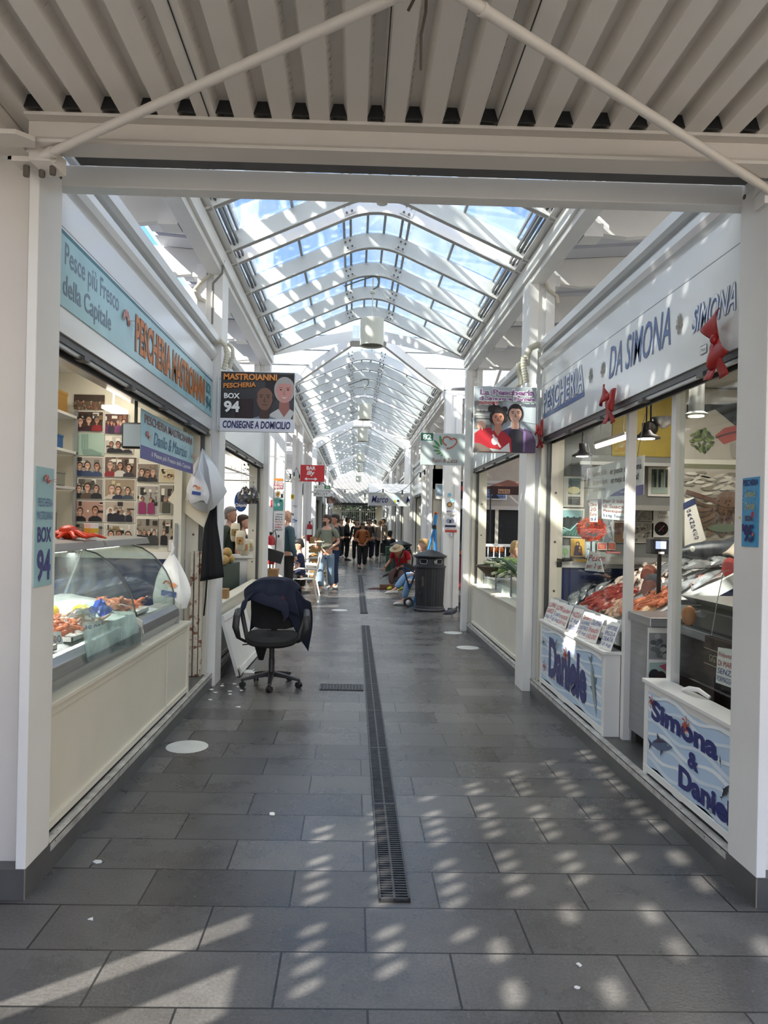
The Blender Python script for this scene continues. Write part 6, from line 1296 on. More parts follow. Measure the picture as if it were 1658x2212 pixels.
MB(BLACK).loft([[(a, .18+k*.10, .395+b+k*k*.02) for a, b in ((-.03, 0), (.03, 0), (.03, .02), (-.03, .02))] for k in (0, .6, 1.2)]).box(-.03, .29, .42, .03, .31, .75).build('back_support', t, local=True)
for s in (-1, 1):
    pth = [(s*.235, -.06, .42), (s*.30, -.10, .46), (s*.325, -.13, .56), (s*.32, -.10, .66), (s*.315, 0, .705), (s*.31, .10, .70), (s*.30, .16, .66), (s*.28, .17, .56), (s*.24, .10, .42)]
    mb = MB(BLACK); P_ = [Vector(p) for p in pth]; secs = []
    for i, p in enumerate(P_):
        tt = (P_[min(i+1, 8)]-P_[max(i-1, 0)]).normalized(); sd = Vector((1, 0, 0)); up = tt.cross(sd).normalized(); wd = .032 if 2 <= i <= 5 else .022
        secs.append([p+sd*wd*math.cos(w)+up*.014*math.sin(w) for w in [2*math.pi*j/12 for j in range(12)]])
    mb.loft(secs).build('armrest', t, local=True, smooth=True)
MB(BLACK).cyl((-.12, 0, .40), (-.27, -.03, .385), .006, 8).build('height_lever', t, local=True)
J = thing('jacket', 'dark navy jacket draped over the back of the office chair', 'jacket', (cx, cy_+.05, .47), .05); NVY = mt('navy_cloth', '#131a30', .85, bump=.35, bscale=14, var=.25, scale=8)
jm = MB(NVY); off = .47
def jk(u, v):      # v: 0 behind, .45 over the top, 1 front hem
    x = (u-.5)*2; hw = .245+.05*max(0, v-.5); z = 0; yb = 0
    if v < .4: k = v/.4; yb = .36-.02*k; z = .55+.42*k-.10*abs(x)**3
    elif v < .55: k = (v-.4)/.15; a = k*math.pi; yb = .275+.075*math.cos(a); z = .965+.03*math.sin(a)-.10*abs(x)**3
    else: k = (v-.55)/.45; yb = .20-.03*k-.02*math.sin(k*3); z = .95-(.21+.10*x+.03*math.sin(5*x))*k-.10*abs(x)**3*(1-k*.4)
    return Vector((x*hw+.012*math.sin(9*v+5*u)-(.03 if v > .5 else 0), yb-.05+.012*math.sin(11*u+6*v)+.006*math.sin(23*u), z-off))
jm.sheet(jk, 28, 28).build('body', J, local=True, smooth=True, solid=.006)
jm = MB(NVY)       # sleeve across the back front, and the hanging right half over the arm
jm.loft([[(x+r*math.cos(w)*.6, y-.03+r*.45*math.sin(w), z-off+r*.75*math.sin(w+.6)) for w in [2*math.pi*i/12 for i in range(12)]] for x, y, z, r in ((-.22, .16, .83, .05), (-.10, .13, .80, .07), (.02, .12, .77, .075), (.10, .12, .72, .06), (.12, .11, .64, .045), (.10, .10, .60, .02))]).build('sleeve', J, local=True, smooth=True)
jm = MB(NVY); jm.loft([[(x+r*math.cos(w)*.5, y+r*.4*math.sin(w), z-off+r*.3*math.sin(w+1)) for w in [2*math.pi*i/12 for i in range(12)]] for x, y, z, r in ((-.20, .12, .86, .04), (-.27, .07, .78, .06), (-.29, .04, .70, .06), (-.30, .02, .66, .03))]).build('sleeve', J, local=True, smooth=True)
jm = MB(NVY); jm.sheet(lambda u, v: Vector((.20+.15*u+.02*math.sin(4*v)-.08*v*(1-u), .16-.10*u*(1-v)-.02*v, (.88-.12*u)-v*(.38+.10*u-.16*(1-u))-off+.01*math.sin(8*u))), 12, 16).build('hanging_flap', J, local=True, smooth=True, solid=.006)
jm = MB(mt('black_cloth', '#0e0e11', .85)); jm.sheet(lambda u, v: Vector((-.20+.17*u*(1-.75*v)+.07*v, .05+.01*math.sin(8*u), .44-.22*v-off)), 8, 8).build('shirt_tail', J, local=True, smooth=True, solid=.004)
MB(cm('#7a2c22')).box(.07, .09, .80-off, .105, .093, .806-off).box(.07, .09, .815-off, .09, .093, .822-off).build('small_red_emblem', J, local=True)
# leaning white panel behind the chair
t = thing('leaning_board', 'dirty white framed board leaning on the left stall behind the office chair', 'board', (-1.2, 7.6, 0)); A, B, C_, D = at(505, 1420, Z=0.0), at(540, 1402, Z=0.02), at(541, 1375, X=-1.24), at(492, 1330, X=-1.27)
A = Vector((-1.10, 7.1, .01)); B = Vector((-1.07, 8.3, .01)); C_ = Vector((-1.245, 8.3, .60)); D = Vector((-1.275, 7.1, .60)); n_ = Vector((-.03, 0, -.01))
MB(WHITE).prism([A, B, C_, D], n_).build('panel', t); 
for p, q in ((A, B), (D, C_)):
    d = Vector((.012, 0, .004)); up = (D-A).normalized()*.06*(1 if p == A else -1); MB(WHITE).prism([p, q, q+up, p+up], d).build('frame_rail', t, bevel=.002)
MB(RUST).prism([A, A+Vector((.0, .06, 0)), A+Vector((0, .06, 0))+(D-A).normalized()*.07, A+(D-A).normalized()*.07], (.016, 0, .004)).build('rusty_corner', t)
# --- litter bins
def bin_(x, y, lab):
    t = thing('litter_bin', lab, 'bin', (x, y, 0)); G = mt('dark_grey_bin', '#2a2b2e', .45, metal=.2, var=.15, scale=6)
    mb = MB(G); mb.lathe([(.285, 0), (.29, .03), (.262, .055), (.262, .09), (.258, .095)], n=40).build('foot_ring', t, local=True, smooth=True)
    mb = MB(G); n = 60; secs = []
    for z, r in ((.09, .245), (.5, .258), (.78, .268)):
        secs.append([((r+.004*(1 if i % 2 else -1))*math.cos(2*math.pi*i/n), (r+.004*(1 if i % 2 else -1))*math.sin(2*math.pi*i/n), z) for i in range(n)])
    mb.loft(secs).build('ribbed_body', t, local=True)
    MB(G).lathe([(.275, .765), (.285, .775), (.285, .80), (.268, .81), (.258, .82)], n=40).build('collar', t, local=True, smooth=True)
    MB(G).lathe([(.252, .81), (.252, .93), (.275, .955), (.298, .965), (.30, .985), (.285, .995), (.15, 1.055), (.05, 1.085), (.002, 1.09)], n=40).build('domed_lid', t, local=True, smooth=True)
    for a0 in (-2.15, -.98, .7, 2.2):
        mb = MB(HOLE_SHADE); fr = MB(STEEL)  # black face paints the dark inside of each bin opening
        pts = []
        for k in range(18):
            w = 2*math.pi*k/18; aa = a0+.30*math.cos(w)*(1 if math.sin(w) > 0 else .9); pts.append((.255*math.cos(aa), .255*math.sin(aa), .885+.045*max(-.9, min(.95, 1.4*math.sin(w)))))
        op_ = mb.poly(pts).build('opening', t, local=True); fr.tube(pts+[pts[0]], .005, 6).build('opening_rim', op_, local=True, smooth=True)
    mb = MB(mt('crumpled_sticker', '#9a9a98', .5)); mb.prism([(.06+.02*k, -.262, .84+.03*(k % 2)) for k in range(3)]+[(.10, -.262, .92), (.04, -.262, .9)], (0, -.003, 0)); mb.build('torn_sticker', t, local=True)
    for z in (.55, .30): MB(BLACK).box(-.20, -.205, z, -.17, -.175, z+.05).build('hinge', t, local=True)
    MB(mt('brown_plate', '#4a3a30', .5)).box(-.165, -.225, .45, -.09, -.215, .62).build('number_plate', t, local=True)
    return t
bin_(1.37, 12.9, 'dark grey ribbed litter bin with domed lid beside the right column'); bin_(1.28, 19.6, 'dark litter bin farther down the aisle behind the guitar player')
# pigeon
p = at(976, 1334, Z=0); t = thing('pigeon', 'dark grey pigeon walking on the floor beside the litter bin', 'pigeon', (p.x, p.y, 0), .3); PG = mt('pigeon_feathers', '#34373f', .6, var=.3, scale=40)
mb = MB(PG); mb.tube([(-.17, 0, .06), (-.10, 0, .075), (-.04, 0, .09), (.02, 0, .105), (.06, 0, .125), (.08, 0, .155), (.09, 0, .175), (.105, 0, .178)], [.006, .028, .045, .048, .038, .022, .02, .008], 14); mb.build('body', t, local=True, smooth=True)
MB(cm('#4a3c38')).tube([(.105, 0, .177), (.13, 0, .168)], [.005, .001], 6).build('beak', t, local=True); MB(mt('pigeon_wing', '#4a4e58', .6, var=.3, scale=50)).ball((-.05, -.04, .09), .08, .008, .035, 12, 8).ball((-.05, .04, .09), .08, .008, .035, 12, 8).build('wings', t, local=True, smooth=True)
for s in (-.018, .018): MB(cm('#8c3a34')).tube([(0, s, .07), (.005, s, .006), (.03, s, .004)], .003, 6).build('leg', t, local=True)
# --- round drum lamps under the skylight
for k, (y, lab) in enumerate(((8.79, 'nearest the gate'), (15.05, 'second from the gate'), (19.0, 'third from the gate'), (25.40, 'fourth from the gate'), (30.29, 'fifth from the gate'), (37.58, 'farthest down the aisle'))):
    t = thing('drum_pendant', 'white cylindrical drum lamp hanging under the skylight ridge, %s' % lab, 'lamp', (XC, y, 3.70)); LW = mt('cream_lamp_metal', '#d9d6c8', .4)
    MB(LW).lathe([(.002, .325), (.137, .325), (.143, .32), (.143, 0), (.137, 0), (.137, .30), (.02, .31)], n=40).build('drum_shade', t, local=True, smooth=True); MB(mt('drum_inside', '#77766c', .7)).lathe([(.002, .02), (.134, .02), (.134, .025), (.002, .025)], n=32).build('inner_disc', t, local=True)
    MB(LW).cyl((0, 0, .32), (0, 0, .84), .007, 8).build('stem', t, local=True); MB(LW).lathe([(.03, .64), (.035, .66), (.012, .68)], n=14).build('ceiling_cup', t, local=True, smooth=True)
    if k < 3: MB(mt('grey_conduit', '#77766f', .5)).tube([(0, 0, .69), (.05, 0, .72), (.075, 0, .78), (.05, 0, .84), (0, 0, .85), (-.15, 0, .80), (-.35, 0, .72)], .009, 8).build('conduit', t, local=True, smooth=True)
tag(MB(mt('cream_lamp_metal', '#d9d6c8', .4)).lathe([(.002, 4.50), (.05, 4.50), (.055, 4.52), (.03, 4.54)], (XC+.03, 6.68, 0), 20).build('smoke_detector'), 'round smoke detector under the near skylight arch', 'smoke detector')
# conduits and flexible pipes on the columns
CN_ = mt('cream_flexible_pipe', '#c3bda9', .45)
def pipe(pts, r, lab, ribs=True, m=None):
    t = thing('flexible_pipe', lab, 'pipe', pts[0]); P_ = [Vector(p) for p in pts]; mb = MB(m or CN_)
    out = []; R = []
    for a, b in zip(P_, P_[1:]):
        n = max(2, int((b-a).length/.012))
        for i in range(n): out.append(a+(b-a)*i/n); R.append(r*(1.0 if len(out) % 2 else (.86 if ribs else 1.0)))
    out.append(P_[-1]); R.append(r); mb.tube(out, R, 10).build('hose', t, smooth=not ribs)
def arc(p, q, sag, n=6):
    return [Vector(p)+(Vector(q)-Vector(p))*i/n+Vector(sag)*math.sin(math.pi*i/n) for i in range(n+1)]
def px(a, b, Y): return at(a, b, Y=Y)
pipe([px(466, 738, 6.6), px(478, 738, 6.6), px(487, 748, 6.6), px(490, 765, 6.6), px(487, 782, 6.6), px(483, 798, 6.6)], .024, 'ribbed cream hose dropping behind the box 94 hanging sign')
pipe([px(492, 742, 6.75), px(502, 752, 6.75), px(503, 770, 6.75), px(496, 795, 6.75)], .018, 'second ribbed cream hose behind the box 94 hanging sign')
pipe([px(1178, 748, 6.55), px(1160, 745, 6.55), px(1144, 752, 6.55), px(1138, 766, 6.55), px(1136, 790, 6.55)], .03, 'smooth cream drain elbow at the right gutter', False)
pipe([px(1131, 772, 6.5), px(1130, 790, 6.5), px(1134, 810, 6.5), px(1136, 826, 6.5)], .028, 'ribbed cream hose below the right gutter elbow')
pipe([px(1120, 786, 6.62), px(1117, 800, 6.62), px(1124, 818, 6.62), px(1124, 832, 6.62)], .022, 'cream downpipe with a dark collar right of the aisle', False)
pipe([px(455, 578, 6.66), px(452, 595, 6.66), px(432, 610, 6.66), px(420, 625, 6.66), px(428, 645, 6.66), px(442, 650, 6.66)], .016, 'ribbed hose curling round the left column under the eave')
pipe([px(483, 562, 6.6), px(480, 590, 6.6), px(460, 612, 6.6), px(458, 700, 6.6)], .010, 'thin grey conduit running down the left column', False, mt('grey_conduit', '#77766f', .5))
pipe([px(1176, 606, 6.66), px(1184, 625, 6.66), px(1203, 640, 6.66), px(1205, 655, 6.66)], .014, 'curved cream pipe beside the right column top', False)
# fire extinguishers
def extinguisher(x, y, z, lab, cover=False):
    t = thing('fire_extinguisher', lab, 'fire extinguisher', (x, y, z)); RD_ = mt('extinguisher_red', '#a3141c', .3)
    MB(RD_).lathe([(.07, 0), (.078, .01), (.078, .42), (.07, .47), (.03, .50), (.02, .52)], n=24).build('cylinder_tank', t, local=True, smooth=True); MB(BLACK).box(-.02, -.02, .52, .02, .02, .56).box(-.015, -.09, .55, .015, .02, .57).build('valve', t, local=True)
    MB(BLACK).tube([(.02, 0, .54), (.07, -.02, .60), (.10, -.02, .50), (.09, -.04, .25), (.085, -.04, .08)], .009, 8).build('hose', t, local=True, smooth=True); MB(WHT).lathe([(.0795, .18), (.0795, .34)], n=24).build('white_label', t, local=True); MB(GREYT).box(-.02, .05, .36, .02, .12, .40).build('wall_hook', t, local=True)
extinguisher(at(584, 1190, Y=12.78).x, 12.78, .78, 'red fire extinguisher hung on the left column past the box 94 sign'); extinguisher(at(668, 1150, Y=20.72).x, 20.72, 1.0, 'red fire extinguisher on the far left column by the walking men')
# cartons by the left column
for k, (z, h) in enumerate(((0.0, .40), (.40, .34), (.74, .02))):
    if k < 2: carton('brown cardboard carton, %s of the two stacked by the left column' % ['lower', 'upper'][k], -1.44, 12.2, z, .33, .3, h)
t = thing('chalk_board', 'tilted black square board on a stand above the cardboard cartons', 'board', (-1.40, 12.1, .74)); MB(BLACK).box(-.012, -.01, 0, .012, .01, .2).build('stand_pole', t, local=True)
mb = MB(BLACK); mb.T = Matrix.Rotation(.28, 4, 'Y'); mb.box(-.15, -.015, .13, .15, 0, .33).build('panel', t, local=True)
# stickers and notices on the columns
def stickers(items, X0, X1, Y, side):
    for (px0, py0, px1, py1, lab, fn) in items:
        A, B = at(px0, py0, Y=Y), at(px1, py1, Y=Y); mb = MB(PAPER).box(A.x, Y-.003, B.z, B.x, Y, A.z); F = Flat(mb, (A.x, Y-.0035, B.z), (B.x-A.x, 0, 0), (0, 0, A.z-B.z)); fn(F); tag(mb.build('notice'), lab, 'notice')
YC = 12.895
stickers([(592, 1033, 611, 1039, 'orange strip sticker, topmost on the left column', lambda F: F.rect(0, 0, 1, 1, cm('#c2782e'))),
 (592, 1042, 611, 1056, 'dark red bookshop sticker on the left column', lambda F: (F.rect(0, 0, 1, 1, cm('#8c2a34')), F.text('TETTONI', .05, .55, .95, .92, WHT, .02), F.text('REVOLTO', .05, .08, .95, .46, WHT, .02))),
 (592, 1059, 611, 1075, 'small sticker of a saint on the left column', lambda F: (F.ell(.45, .5, .3, .42, cm('#a88348')), F.ell(.45, .5, .12, .18, cm('#5a3a28')), F.rect(.75, .0, .98, .5, BLK))),
 (592, 1077, 611, 1103, 'teal notice with a white leaf on the left column', lambda F: (F.rect(0, 0, 1, 1, cm('#4f9a8c')), F.ell(.5, .5, .12, .14, WHT, 12, .5), F.rect(.6, .75, .9, .9, cm('#2c3a38')))),
 (592, 1104, 611, 1190, 'tall white printed market notice on the left column', lambda F: ([F.text(s, .12, .90-.065*k, .88, .94-.065*k, cm(c), .02) for k, (s, c) in enumerate((('I TAVOLINI', '#3a3a40'), ('SONO AL', '#3a3a40'), ('SERVIZIO DI', '#3a3a40'), ('TUTTI I', '#b0303a'), ('CLIENTI', '#b0303a'), ('DEL', '#b0303a'), ('MERCATO', '#3a3a40')))], F.rect(.42, .34, .6, .40, BLK), [F.line([(.1, .28-.03*k), (.9, .28-.03*k)], .004, SH) for k in range(8)])),
 (584, 1078, 589, 1096, 'small red upright sticker at the edge of the left column', lambda F: (F.rect(0, 0, 1, 1, WHT), F.rect(.1, .05, .9, .9, cm('#b0303a'))))], 0, 0, YC, -1)
stickers([(961, 1158, 984, 1172, 'notice with a navy band on the right column', lambda F: (F.rect(0, .2, 1, 1, cm('#c9c3c0')), F.ell(.3, .6, .25, .25, cm('#7a7f9a')), F.rect(0, 0, 1, .22, NAVY))) if False else (961, 1116, 984, 1139, 'notice with a navy band on the right column', lambda F: (F.rect(0, 0, 1, 1, cm('#d6d6d6')), F.ell(.3, .6, .22, .22, cm('#8c8fa6')), F.ell(.65, .6, .22, .22, cm('#8c8fa6')), F.rect(.4, .4, .55, .7, BLK), F.rect(0, 0, 1, .2, cm('#1c2350')))),
 (961, 1139, 986, 1150, 'notice with a red band on the right column', lambda F: (F.rect(0, 0, 1, .5, cm('#b5443c')), F.text('MERCATO', .1, .6, .9, .85, RED))),
 (967, 1064, 974, 1074, 'blue water drop sticker, topmost on the right column', lambda F: F.ell(.5, .5, .4, .45, cm('#7fb8d0'))), (972, 1077, 980, 1085, 'small light blue leaf sticker on the right column', lambda F: F.ell(.5, .5, .6, .3, cm('#6cc0dc'), 12, .6)),
 (966, 1084, 975, 1096, 'round golden emblem sticker on the right column', lambda F: (F.ell(.5, .5, .48, .48, cm('#6a4a2c')), F.ell(.5, .5, .3, .3, cm('#d0a060')))), (963, 1102, 984, 1112, 'blue letter sticker on the right column', lambda F: (F.text('IMPRESSE', .05, .5, .95, .95, cm('#6a6f9a'), .02), F.text('AUTENTICA', .1, .1, .9, .4, SH2))),
 (966, 1151, 976, 1158, 'small round mark below the red band on the right column', lambda F: F.ell(.5, .5, .4, .4, cm('#9a9fb5')))], 0, 0, YC, 1)
# graffiti stickers on the column by the bar
rg = random.Random(6)
for k, (a, b, w, h, c) in enumerate(((628, 1068, 7, 10, '#d8b62c'), (632, 1090, 12, 8, '#8f9499'), (626, 1105, 9, 12, '#a5a9ad'), (628, 1120, 14, 10, '#4a6fae'), (627, 1138, 10, 8, '#5a6470'), (630, 1155, 14, 12, '#9aa0a6'))):
    A, B = at(a, b, Y=16.975), at(a+w, b+h, Y=16.975); mb = MB(cm(c)); F = Flat(mb, (A.x, 16.975, B.z), (B.x-A.x, 0, 0), (0, 0, A.z-B.z))
    if k == 0: F.rect(0, 0, 1, 1, cm(c)); F.text('!', .35, .2, .65, .8, BLK, .04)
    else: F.line([(rg.random(), rg.random()) for _ in range(7)], .12, cm(c))
    tag(mb.build('sticker'), ['yellow warning sticker', 'grey scrawl', 'pale scrawl', 'blue scrawl', 'dark scrawl', 'wide grey scrawl'][k]+' on the column beside the bar', 'sticker')
# ------------------------------------------------------------------ people
def skin_mesh(nodes, edges, root, mat, sub=2, extra=None):
    """nodes: name -> (pos, rx, ry); grows one continuous surface around the skeleton"""
    names = list(nodes); idx = {n: i for i, n in enumerate(names)}
    me = bpy.data.meshes.new('sk'); me.from_pydata([tuple(nodes[n][0]) for n in names], [(idx[a], idx[b]) for a, b in edges], [])
    o = bpy.data.objects.new('sk', me); COL.objects.link(o)
    md = o.modifiers.new('skin', 'SKIN'); md.use_smooth_shade = True; md.branch_smoothing = .6
    lay_ = me.skin_vertices[0].data
    for n in names:
        d = lay_[idx[n]]; d.radius = (nodes[n][1], nodes[n][2]); d.use_root = (n == root)
    s = o.modifiers.new('s', 'SUBSURF'); s.levels = s.render_levels = sub
    dg = bpy.context.evaluated_depsgraph_get(); ev = o.evaluated_get(dg); m2 = ev.to_mesh()
    vs = [v.co.copy() for v in m2.vertices]; fs = [tuple(p.vertices) for p in m2.polygons]; ev.to_mesh_clear(); bpy.data.objects.remove(o); bpy.data.meshes.remove(me)
    mb = MB(mat); mb.add(vs, fs); return mb
SKN = {'fair': mt('skin_fair', '#c99a80', .5, var=.06), 'tan': mt('skin_tan', '#a97458', .5, var=.06), 'dark': mt('skin_deep', '#6d4636', .5, var=.06)}
HR = {'black': mt('hair_black', '#17120f', .6, var=.3, scale=60), 'brown': mt('hair_brown', '#3b271b', .6, var=.3, scale=60), 'blond': mt('hair_blond', '#a88a5c', .6, var=.3, scale=60), 'grey': mt('hair_grey', '#8a857c', .6, var=.3, scale=60), 'ginger': mt('hair_ginger', '#9a4a22', .6, var=.3, scale=60)}
EYEW = cm('#e8e4de', .2); LIP = cm('#94524a', .5)
def V3(*a): return Vector(a)
def human(label, loc, rz, skin='fair', hair='brown', top='#555555', legs='#333333', s=1.0, sleeve='short', pose=None, yaw=0., pitch=0., hairlen=0, bald=False, shoes='#bdb8ae', girth=1.12, wide=1.15, coat=0., beard=False, glasses=False, hat=None, bare_legs=False, lower=True, collar=None):
    t = thing('person', label, 'person', loc, rz); sk = SKN[skin]; hm = HR[hair]
    J = dict(pel=V3(0, 0, .95), wst=V3(0, .0, 1.08), che=V3(0, .0, 1.30), nb=V3(0, .01, 1.44), nk=V3(0, .0, 1.52), hd=V3(0, -.015, 1.63),
             shl=V3(-.185, .01, 1.40), ell=V3(-.24, .03, 1.12), wrl=V3(-.25, -.05, .88), shr=V3(.185, .01, 1.40), elr=V3(.24, .03, 1.12), wrr=V3(.25, -.05, .88),
             hpl=V3(-.09, 0, .90), knl=V3(-.10, -.02, .50), anl=V3(-.10, .02, .09), hpr=V3(.09, 0, .90), knr=V3(.10, -.02, .50), anr=V3(.10, .02, .09))
    for k, v in (pose or {}).items(): J[k] = Vector(v)
    tsc = Matrix.Scale(s, 4); g = girth
    # body: one skin from pelvis to head, hands and feet
    nd = {'pel': (J['pel'], .12*g, .095*g), 'wst': (J['wst'], .115*g, .085*g), 'che': (J['che'], .145*g, .10*g), 'nb': (J['nb'], .08, .07), 'nk': (J['nk'], .052, .052), 'hb': (J['nk']+(J['hd']-J['nk'])*.55, .055, .06)}
    ed = [('pel', 'wst'), ('wst', 'che'), ('che', 'nb'), ('nb', 'nk'), ('nk', 'hb')]
    for S in 'lr':
        nd['sh'+S] = (J['sh'+S], .055, .055); nd['el'+S] = (J['el'+S], .040, .040); nd['wr'+S] = (J['wr'+S], .026, .024)
        d = (J['wr'+S]-J['el'+S]).normalized(); nd['pa'+S] = (J['wr'+S]+d*.055, .038, .018)
        ed += [('nb', 'sh'+S), ('sh'+S, 'el'+S), ('el'+S, 'wr'+S), ('wr'+S, 'pa'+S)]
        if lower:
            nd['hp'+S] = (J['hp'+S], .085*g, .085*g); nd['kn'+S] = (J['kn'+S], .055, .055); nd['an'+S] = (J['an'+S], .035, .035)
            nd['ft'+S] = (J['an'+S]+V3(0, -.12, -.045), .03, .022); ed += [('pel', 'hp'+S), ('hp'+S, 'kn'+S), ('kn'+S, 'an'+S), ('an'+S, 'ft'+S)]
    mb = skin_mesh(nd, ed, 'pel', sk, 2)
    for S in 'lr':                        # fingers
        d = (J['wr'+S]-J['el'+S]).normalized(); sgn = -1 if S == 'l' else 1; side = d.cross(V3(0, 0, 1) if abs(d.z) < .85 else V3(0, 1, 0)).normalized(); up = side.cross(d).normalized()
        for k, L in enumerate((.062, .072, .068, .052)):
            b = J['wr'+S]+d*.085+side*(.027-.018*k); mb.tube([b, b+d*L*.5-up*.004, b+d*L*.8-up*.022, b+d*L*.85-up*.038], [.0085, .008, .007, .005], 6)
        b = J['wr'+S]+d*.035+side*.028*(1 if True else -1); mb.tube([b, b+side*.025+d*.02, b+side*.032+d*.05], [.011, .009, .006], 6)
    # head
    H = Matrix.Translation(J['hd']) @ Matrix.Rotation(yaw, 4, 'Z') @ Matrix.Rotation(pitch, 4, 'X'); mb.T = H; mb.use(sk)
    secs = []
    for z, wx, yf, yb in ((-.115, .028, -.075, -.01), (-.10, .045, -.088, .02), (-.07, .060, -.092, .055), (-.03, .069, -.091, .082), (.01, .073, -.090, .094), (.045, .075, -.088, .098), (.08, .068, -.078, .088), (.105, .05, -.055, .065), (.12, .022, -.02, .03)):
        c = (yf+yb)/2; h = (yb-yf)/2; secs.append([(wx*math.cos(2*math.pi*k/18), c+h*math.sin(2*math.pi*k/18), z) for k in range(18)])
    mb.loft(secs); mb.prism([(-.010, -.088, .022), (.010, -.088, .022), (.017, -.088, -.028), (-.017, -.088, -.028)], (0, -.001, 0)); mb.add([(0, -.091, .025), (-.016, -.089, -.026), (.016, -.089, -.026), (0, -.116, -.022)], [(0, 1, 3), (0, 3, 2), (1, 2, 3)])
    for e in (-1, 1): mb.ball((e*.076, .01, -.005), .010, .022, .032, 8, 6)
    mb.use(EYEW); [mb.ball((e*.031, -.084, .018), .014, .009, .008, 8, 6) for e in (-1, 1)]; mb.use(BLACK); [mb.ball((e*.031, -.0915, .018), .006, .003, .006, 8, 5) for e in (-1, 1)]
    mb.use(hm); [mb.box(e*.031-.016, -.094, .034, e*.031+.016, -.086, .040) for e in (-1, 1)]; mb.use(LIP).ball((0, -.089, -.056), .022, .006, .006, 10, 5); mb.T = None
    o = mb.build('body', t, local=True, smooth=True); o.scale = (s,)*3
    def part(m, nm, smooth=True): o = m.build(nm, t, local=True, smooth=smooth); o.scale = (s,)*3; return o
    # hair
    if not bald:
        m = MB(hm); m.T = H; secs = []
        for z, wx, yf, yb in ((-.055-.02, .070, .03, .088), (-.02, .079, .0, .10), (.02, .083, -.035, .108), (.055, .084, -.084, .110), (.09, .078, -.094, .102), (.118, .058, -.070, .078), (.135, .025, -.025, .03)):
            c = (yf+yb)/2; h = (yb-yf)/2; secs.append([((wx+.004*math.sin(5*k+z*60))*math.cos(2*math.pi*k/20), c+(h+.004*math.sin(7*k+z*40))*math.sin(2*math.pi*k/20), z) for k in range(20)])
        m.loft(secs)
        if hairlen:
            m.loft([[(wx*math.cos(2*math.pi*k/14), .055+dy+.045*math.sin(2*math.pi*k/14), z) for k in range(14)] for z, wx, dy in ((.03, .083, 0), (-.06, .088, .0), (-.06-hairlen*.5, .085, .01), (-.06-hairlen, .05, .01))])
        m.T = None; part(m, 'hair')
    if beard:
        m = MB(hm); m.T = H; m.loft([[(wx*math.cos(w), -.045+d*math.sin(w), z) for w in [math.pi+math.pi*k/9 for k in range(10)]]+[(0, -.02, z)] for z, wx, d in ((-.125, .03, .04), (-.10, .052, .052), (-.065, .069, .052), (-.03, .074, .045))]); m.T = None; part(m, 'beard')
    if glasses:
        m = MB(cm('#8c2a2a', .3)); m.T = H
        for e in (-1, 1): m.tube([(e*.033+.022*math.cos(w), -.1, .016+.018*math.sin(w)) for w in [2*math.pi*k/10 for k in range(11)]], .0028, 5); m.tube([(e*.055, -.098, .02), (e*.078, .0, .015)], .0025, 5)
        m.tube([(-.011, -.1, .018), (.011, -.1, .018)], .0025, 5); m.T = None; part(m, 'glasses')
    if hat:
        m = MB(cm(hat[0], .8)); m.T = H
        if hat[1] == 'brim': m.lathe([(.085, .05), (.17, .035), (.172, .042), (.088, .065), (.082, .11), (.05, .135), (.002, .138)], n=26)
        else: m.lathe([(.088, .045), (.088, .08), (.07, .12), (.03, .14), (.002, .142)], n=22); m.box(-.055, -.165, .045, .055, -.07, .055)
        m.T = None; part(m, 'hat')
    # top
    tm = mt('cloth_'+top.strip('#'), top, .85, bump=.2, bscale=30, var=.1, scale=8); q = .018
    nd = {'pe': (J['pel']+(J['pel']-J['wst'])*(.15+coat), (.145+.02*coat)*g, (.115+.02*coat)*g), 'wst': (J['wst'], .138*g, .108*g), 'che': (J['che'], .168*g, .122*g), 'nb': (J['nb']-V3(0, 0, .015), .085, .075)}
    ed = [('pe', 'wst'), ('wst', 'che'), ('che', 'nb')]
    for S in 'lr':
        nd['sh'+S] = (J['sh'+S], .072, .072); ed.append(('nb', 'sh'+S))
        if sleeve == 'long': nd['el'+S] = (J['el'+S], .055, .055); nd['wr'+S] = (J['wr'+S]-(J['wr'+S]-J['el'+S])*.06, .040, .040); ed += [('sh'+S, 'el'+S), ('el'+S, 'wr'+S)]
        else: nd['el'+S] = (J['sh'+S]+(J['el'+S]-J['sh'+S])*.72, .066, .066); ed.append(('sh'+S, 'el'+S))
    part(skin_mesh(nd, ed, 'pe', tm, 2), 'top_garment')
    if lower:
        lm = mt('cloth_'+legs.strip('#'), legs, .85, bump=.2, bscale=30, var=.15, scale=6)
        nd = {'pel': (J['pel'], .132*g, .108*g)}; ed = []
        for S in 'lr':
            nd['hp'+S] = (J['hp'+S]+(J['kn'+S]-J['hp'+S])*.18, .098*g, .098*g); nd['kn'+S] = (J['kn'+S], .072*wide, .074*wide); ed += [('pel', 'hp'+S), ('hp'+S, 'kn'+S)]
            if not bare_legs: nd['an'+S] = (J['an'+S]+(J['kn'+S]-J['an'+S])*.08, .060*wide, .064*wide); ed.append(('kn'+S, 'an'+S))
        part(skin_mesh(nd, ed, 'pel', lm, 2), 'trousers' if not bare_legs else 'shorts')
        for S in 'lr':
            m = MB(cm(shoes, .6)); a = J['an'+S]; m.loft([[(a.x+w_*math.cos(w), a.y+y, max(a.z-.085, a.z-.085+h+h*math.sin(w))) for w in [2*math.pi*k/12 for k in range(12)]] for y, w_, h in ((.065, .02, .03), (.05, .036, .042), (-.02, .040, .045), (-.09, .045, .034), (-.16, .042, .026), (-.195, .02, .015))])
            part(m, 'shoe')
    return t
def foot(px, py): p = at(px, py, Z=0); return (p.x, p.y, 0)
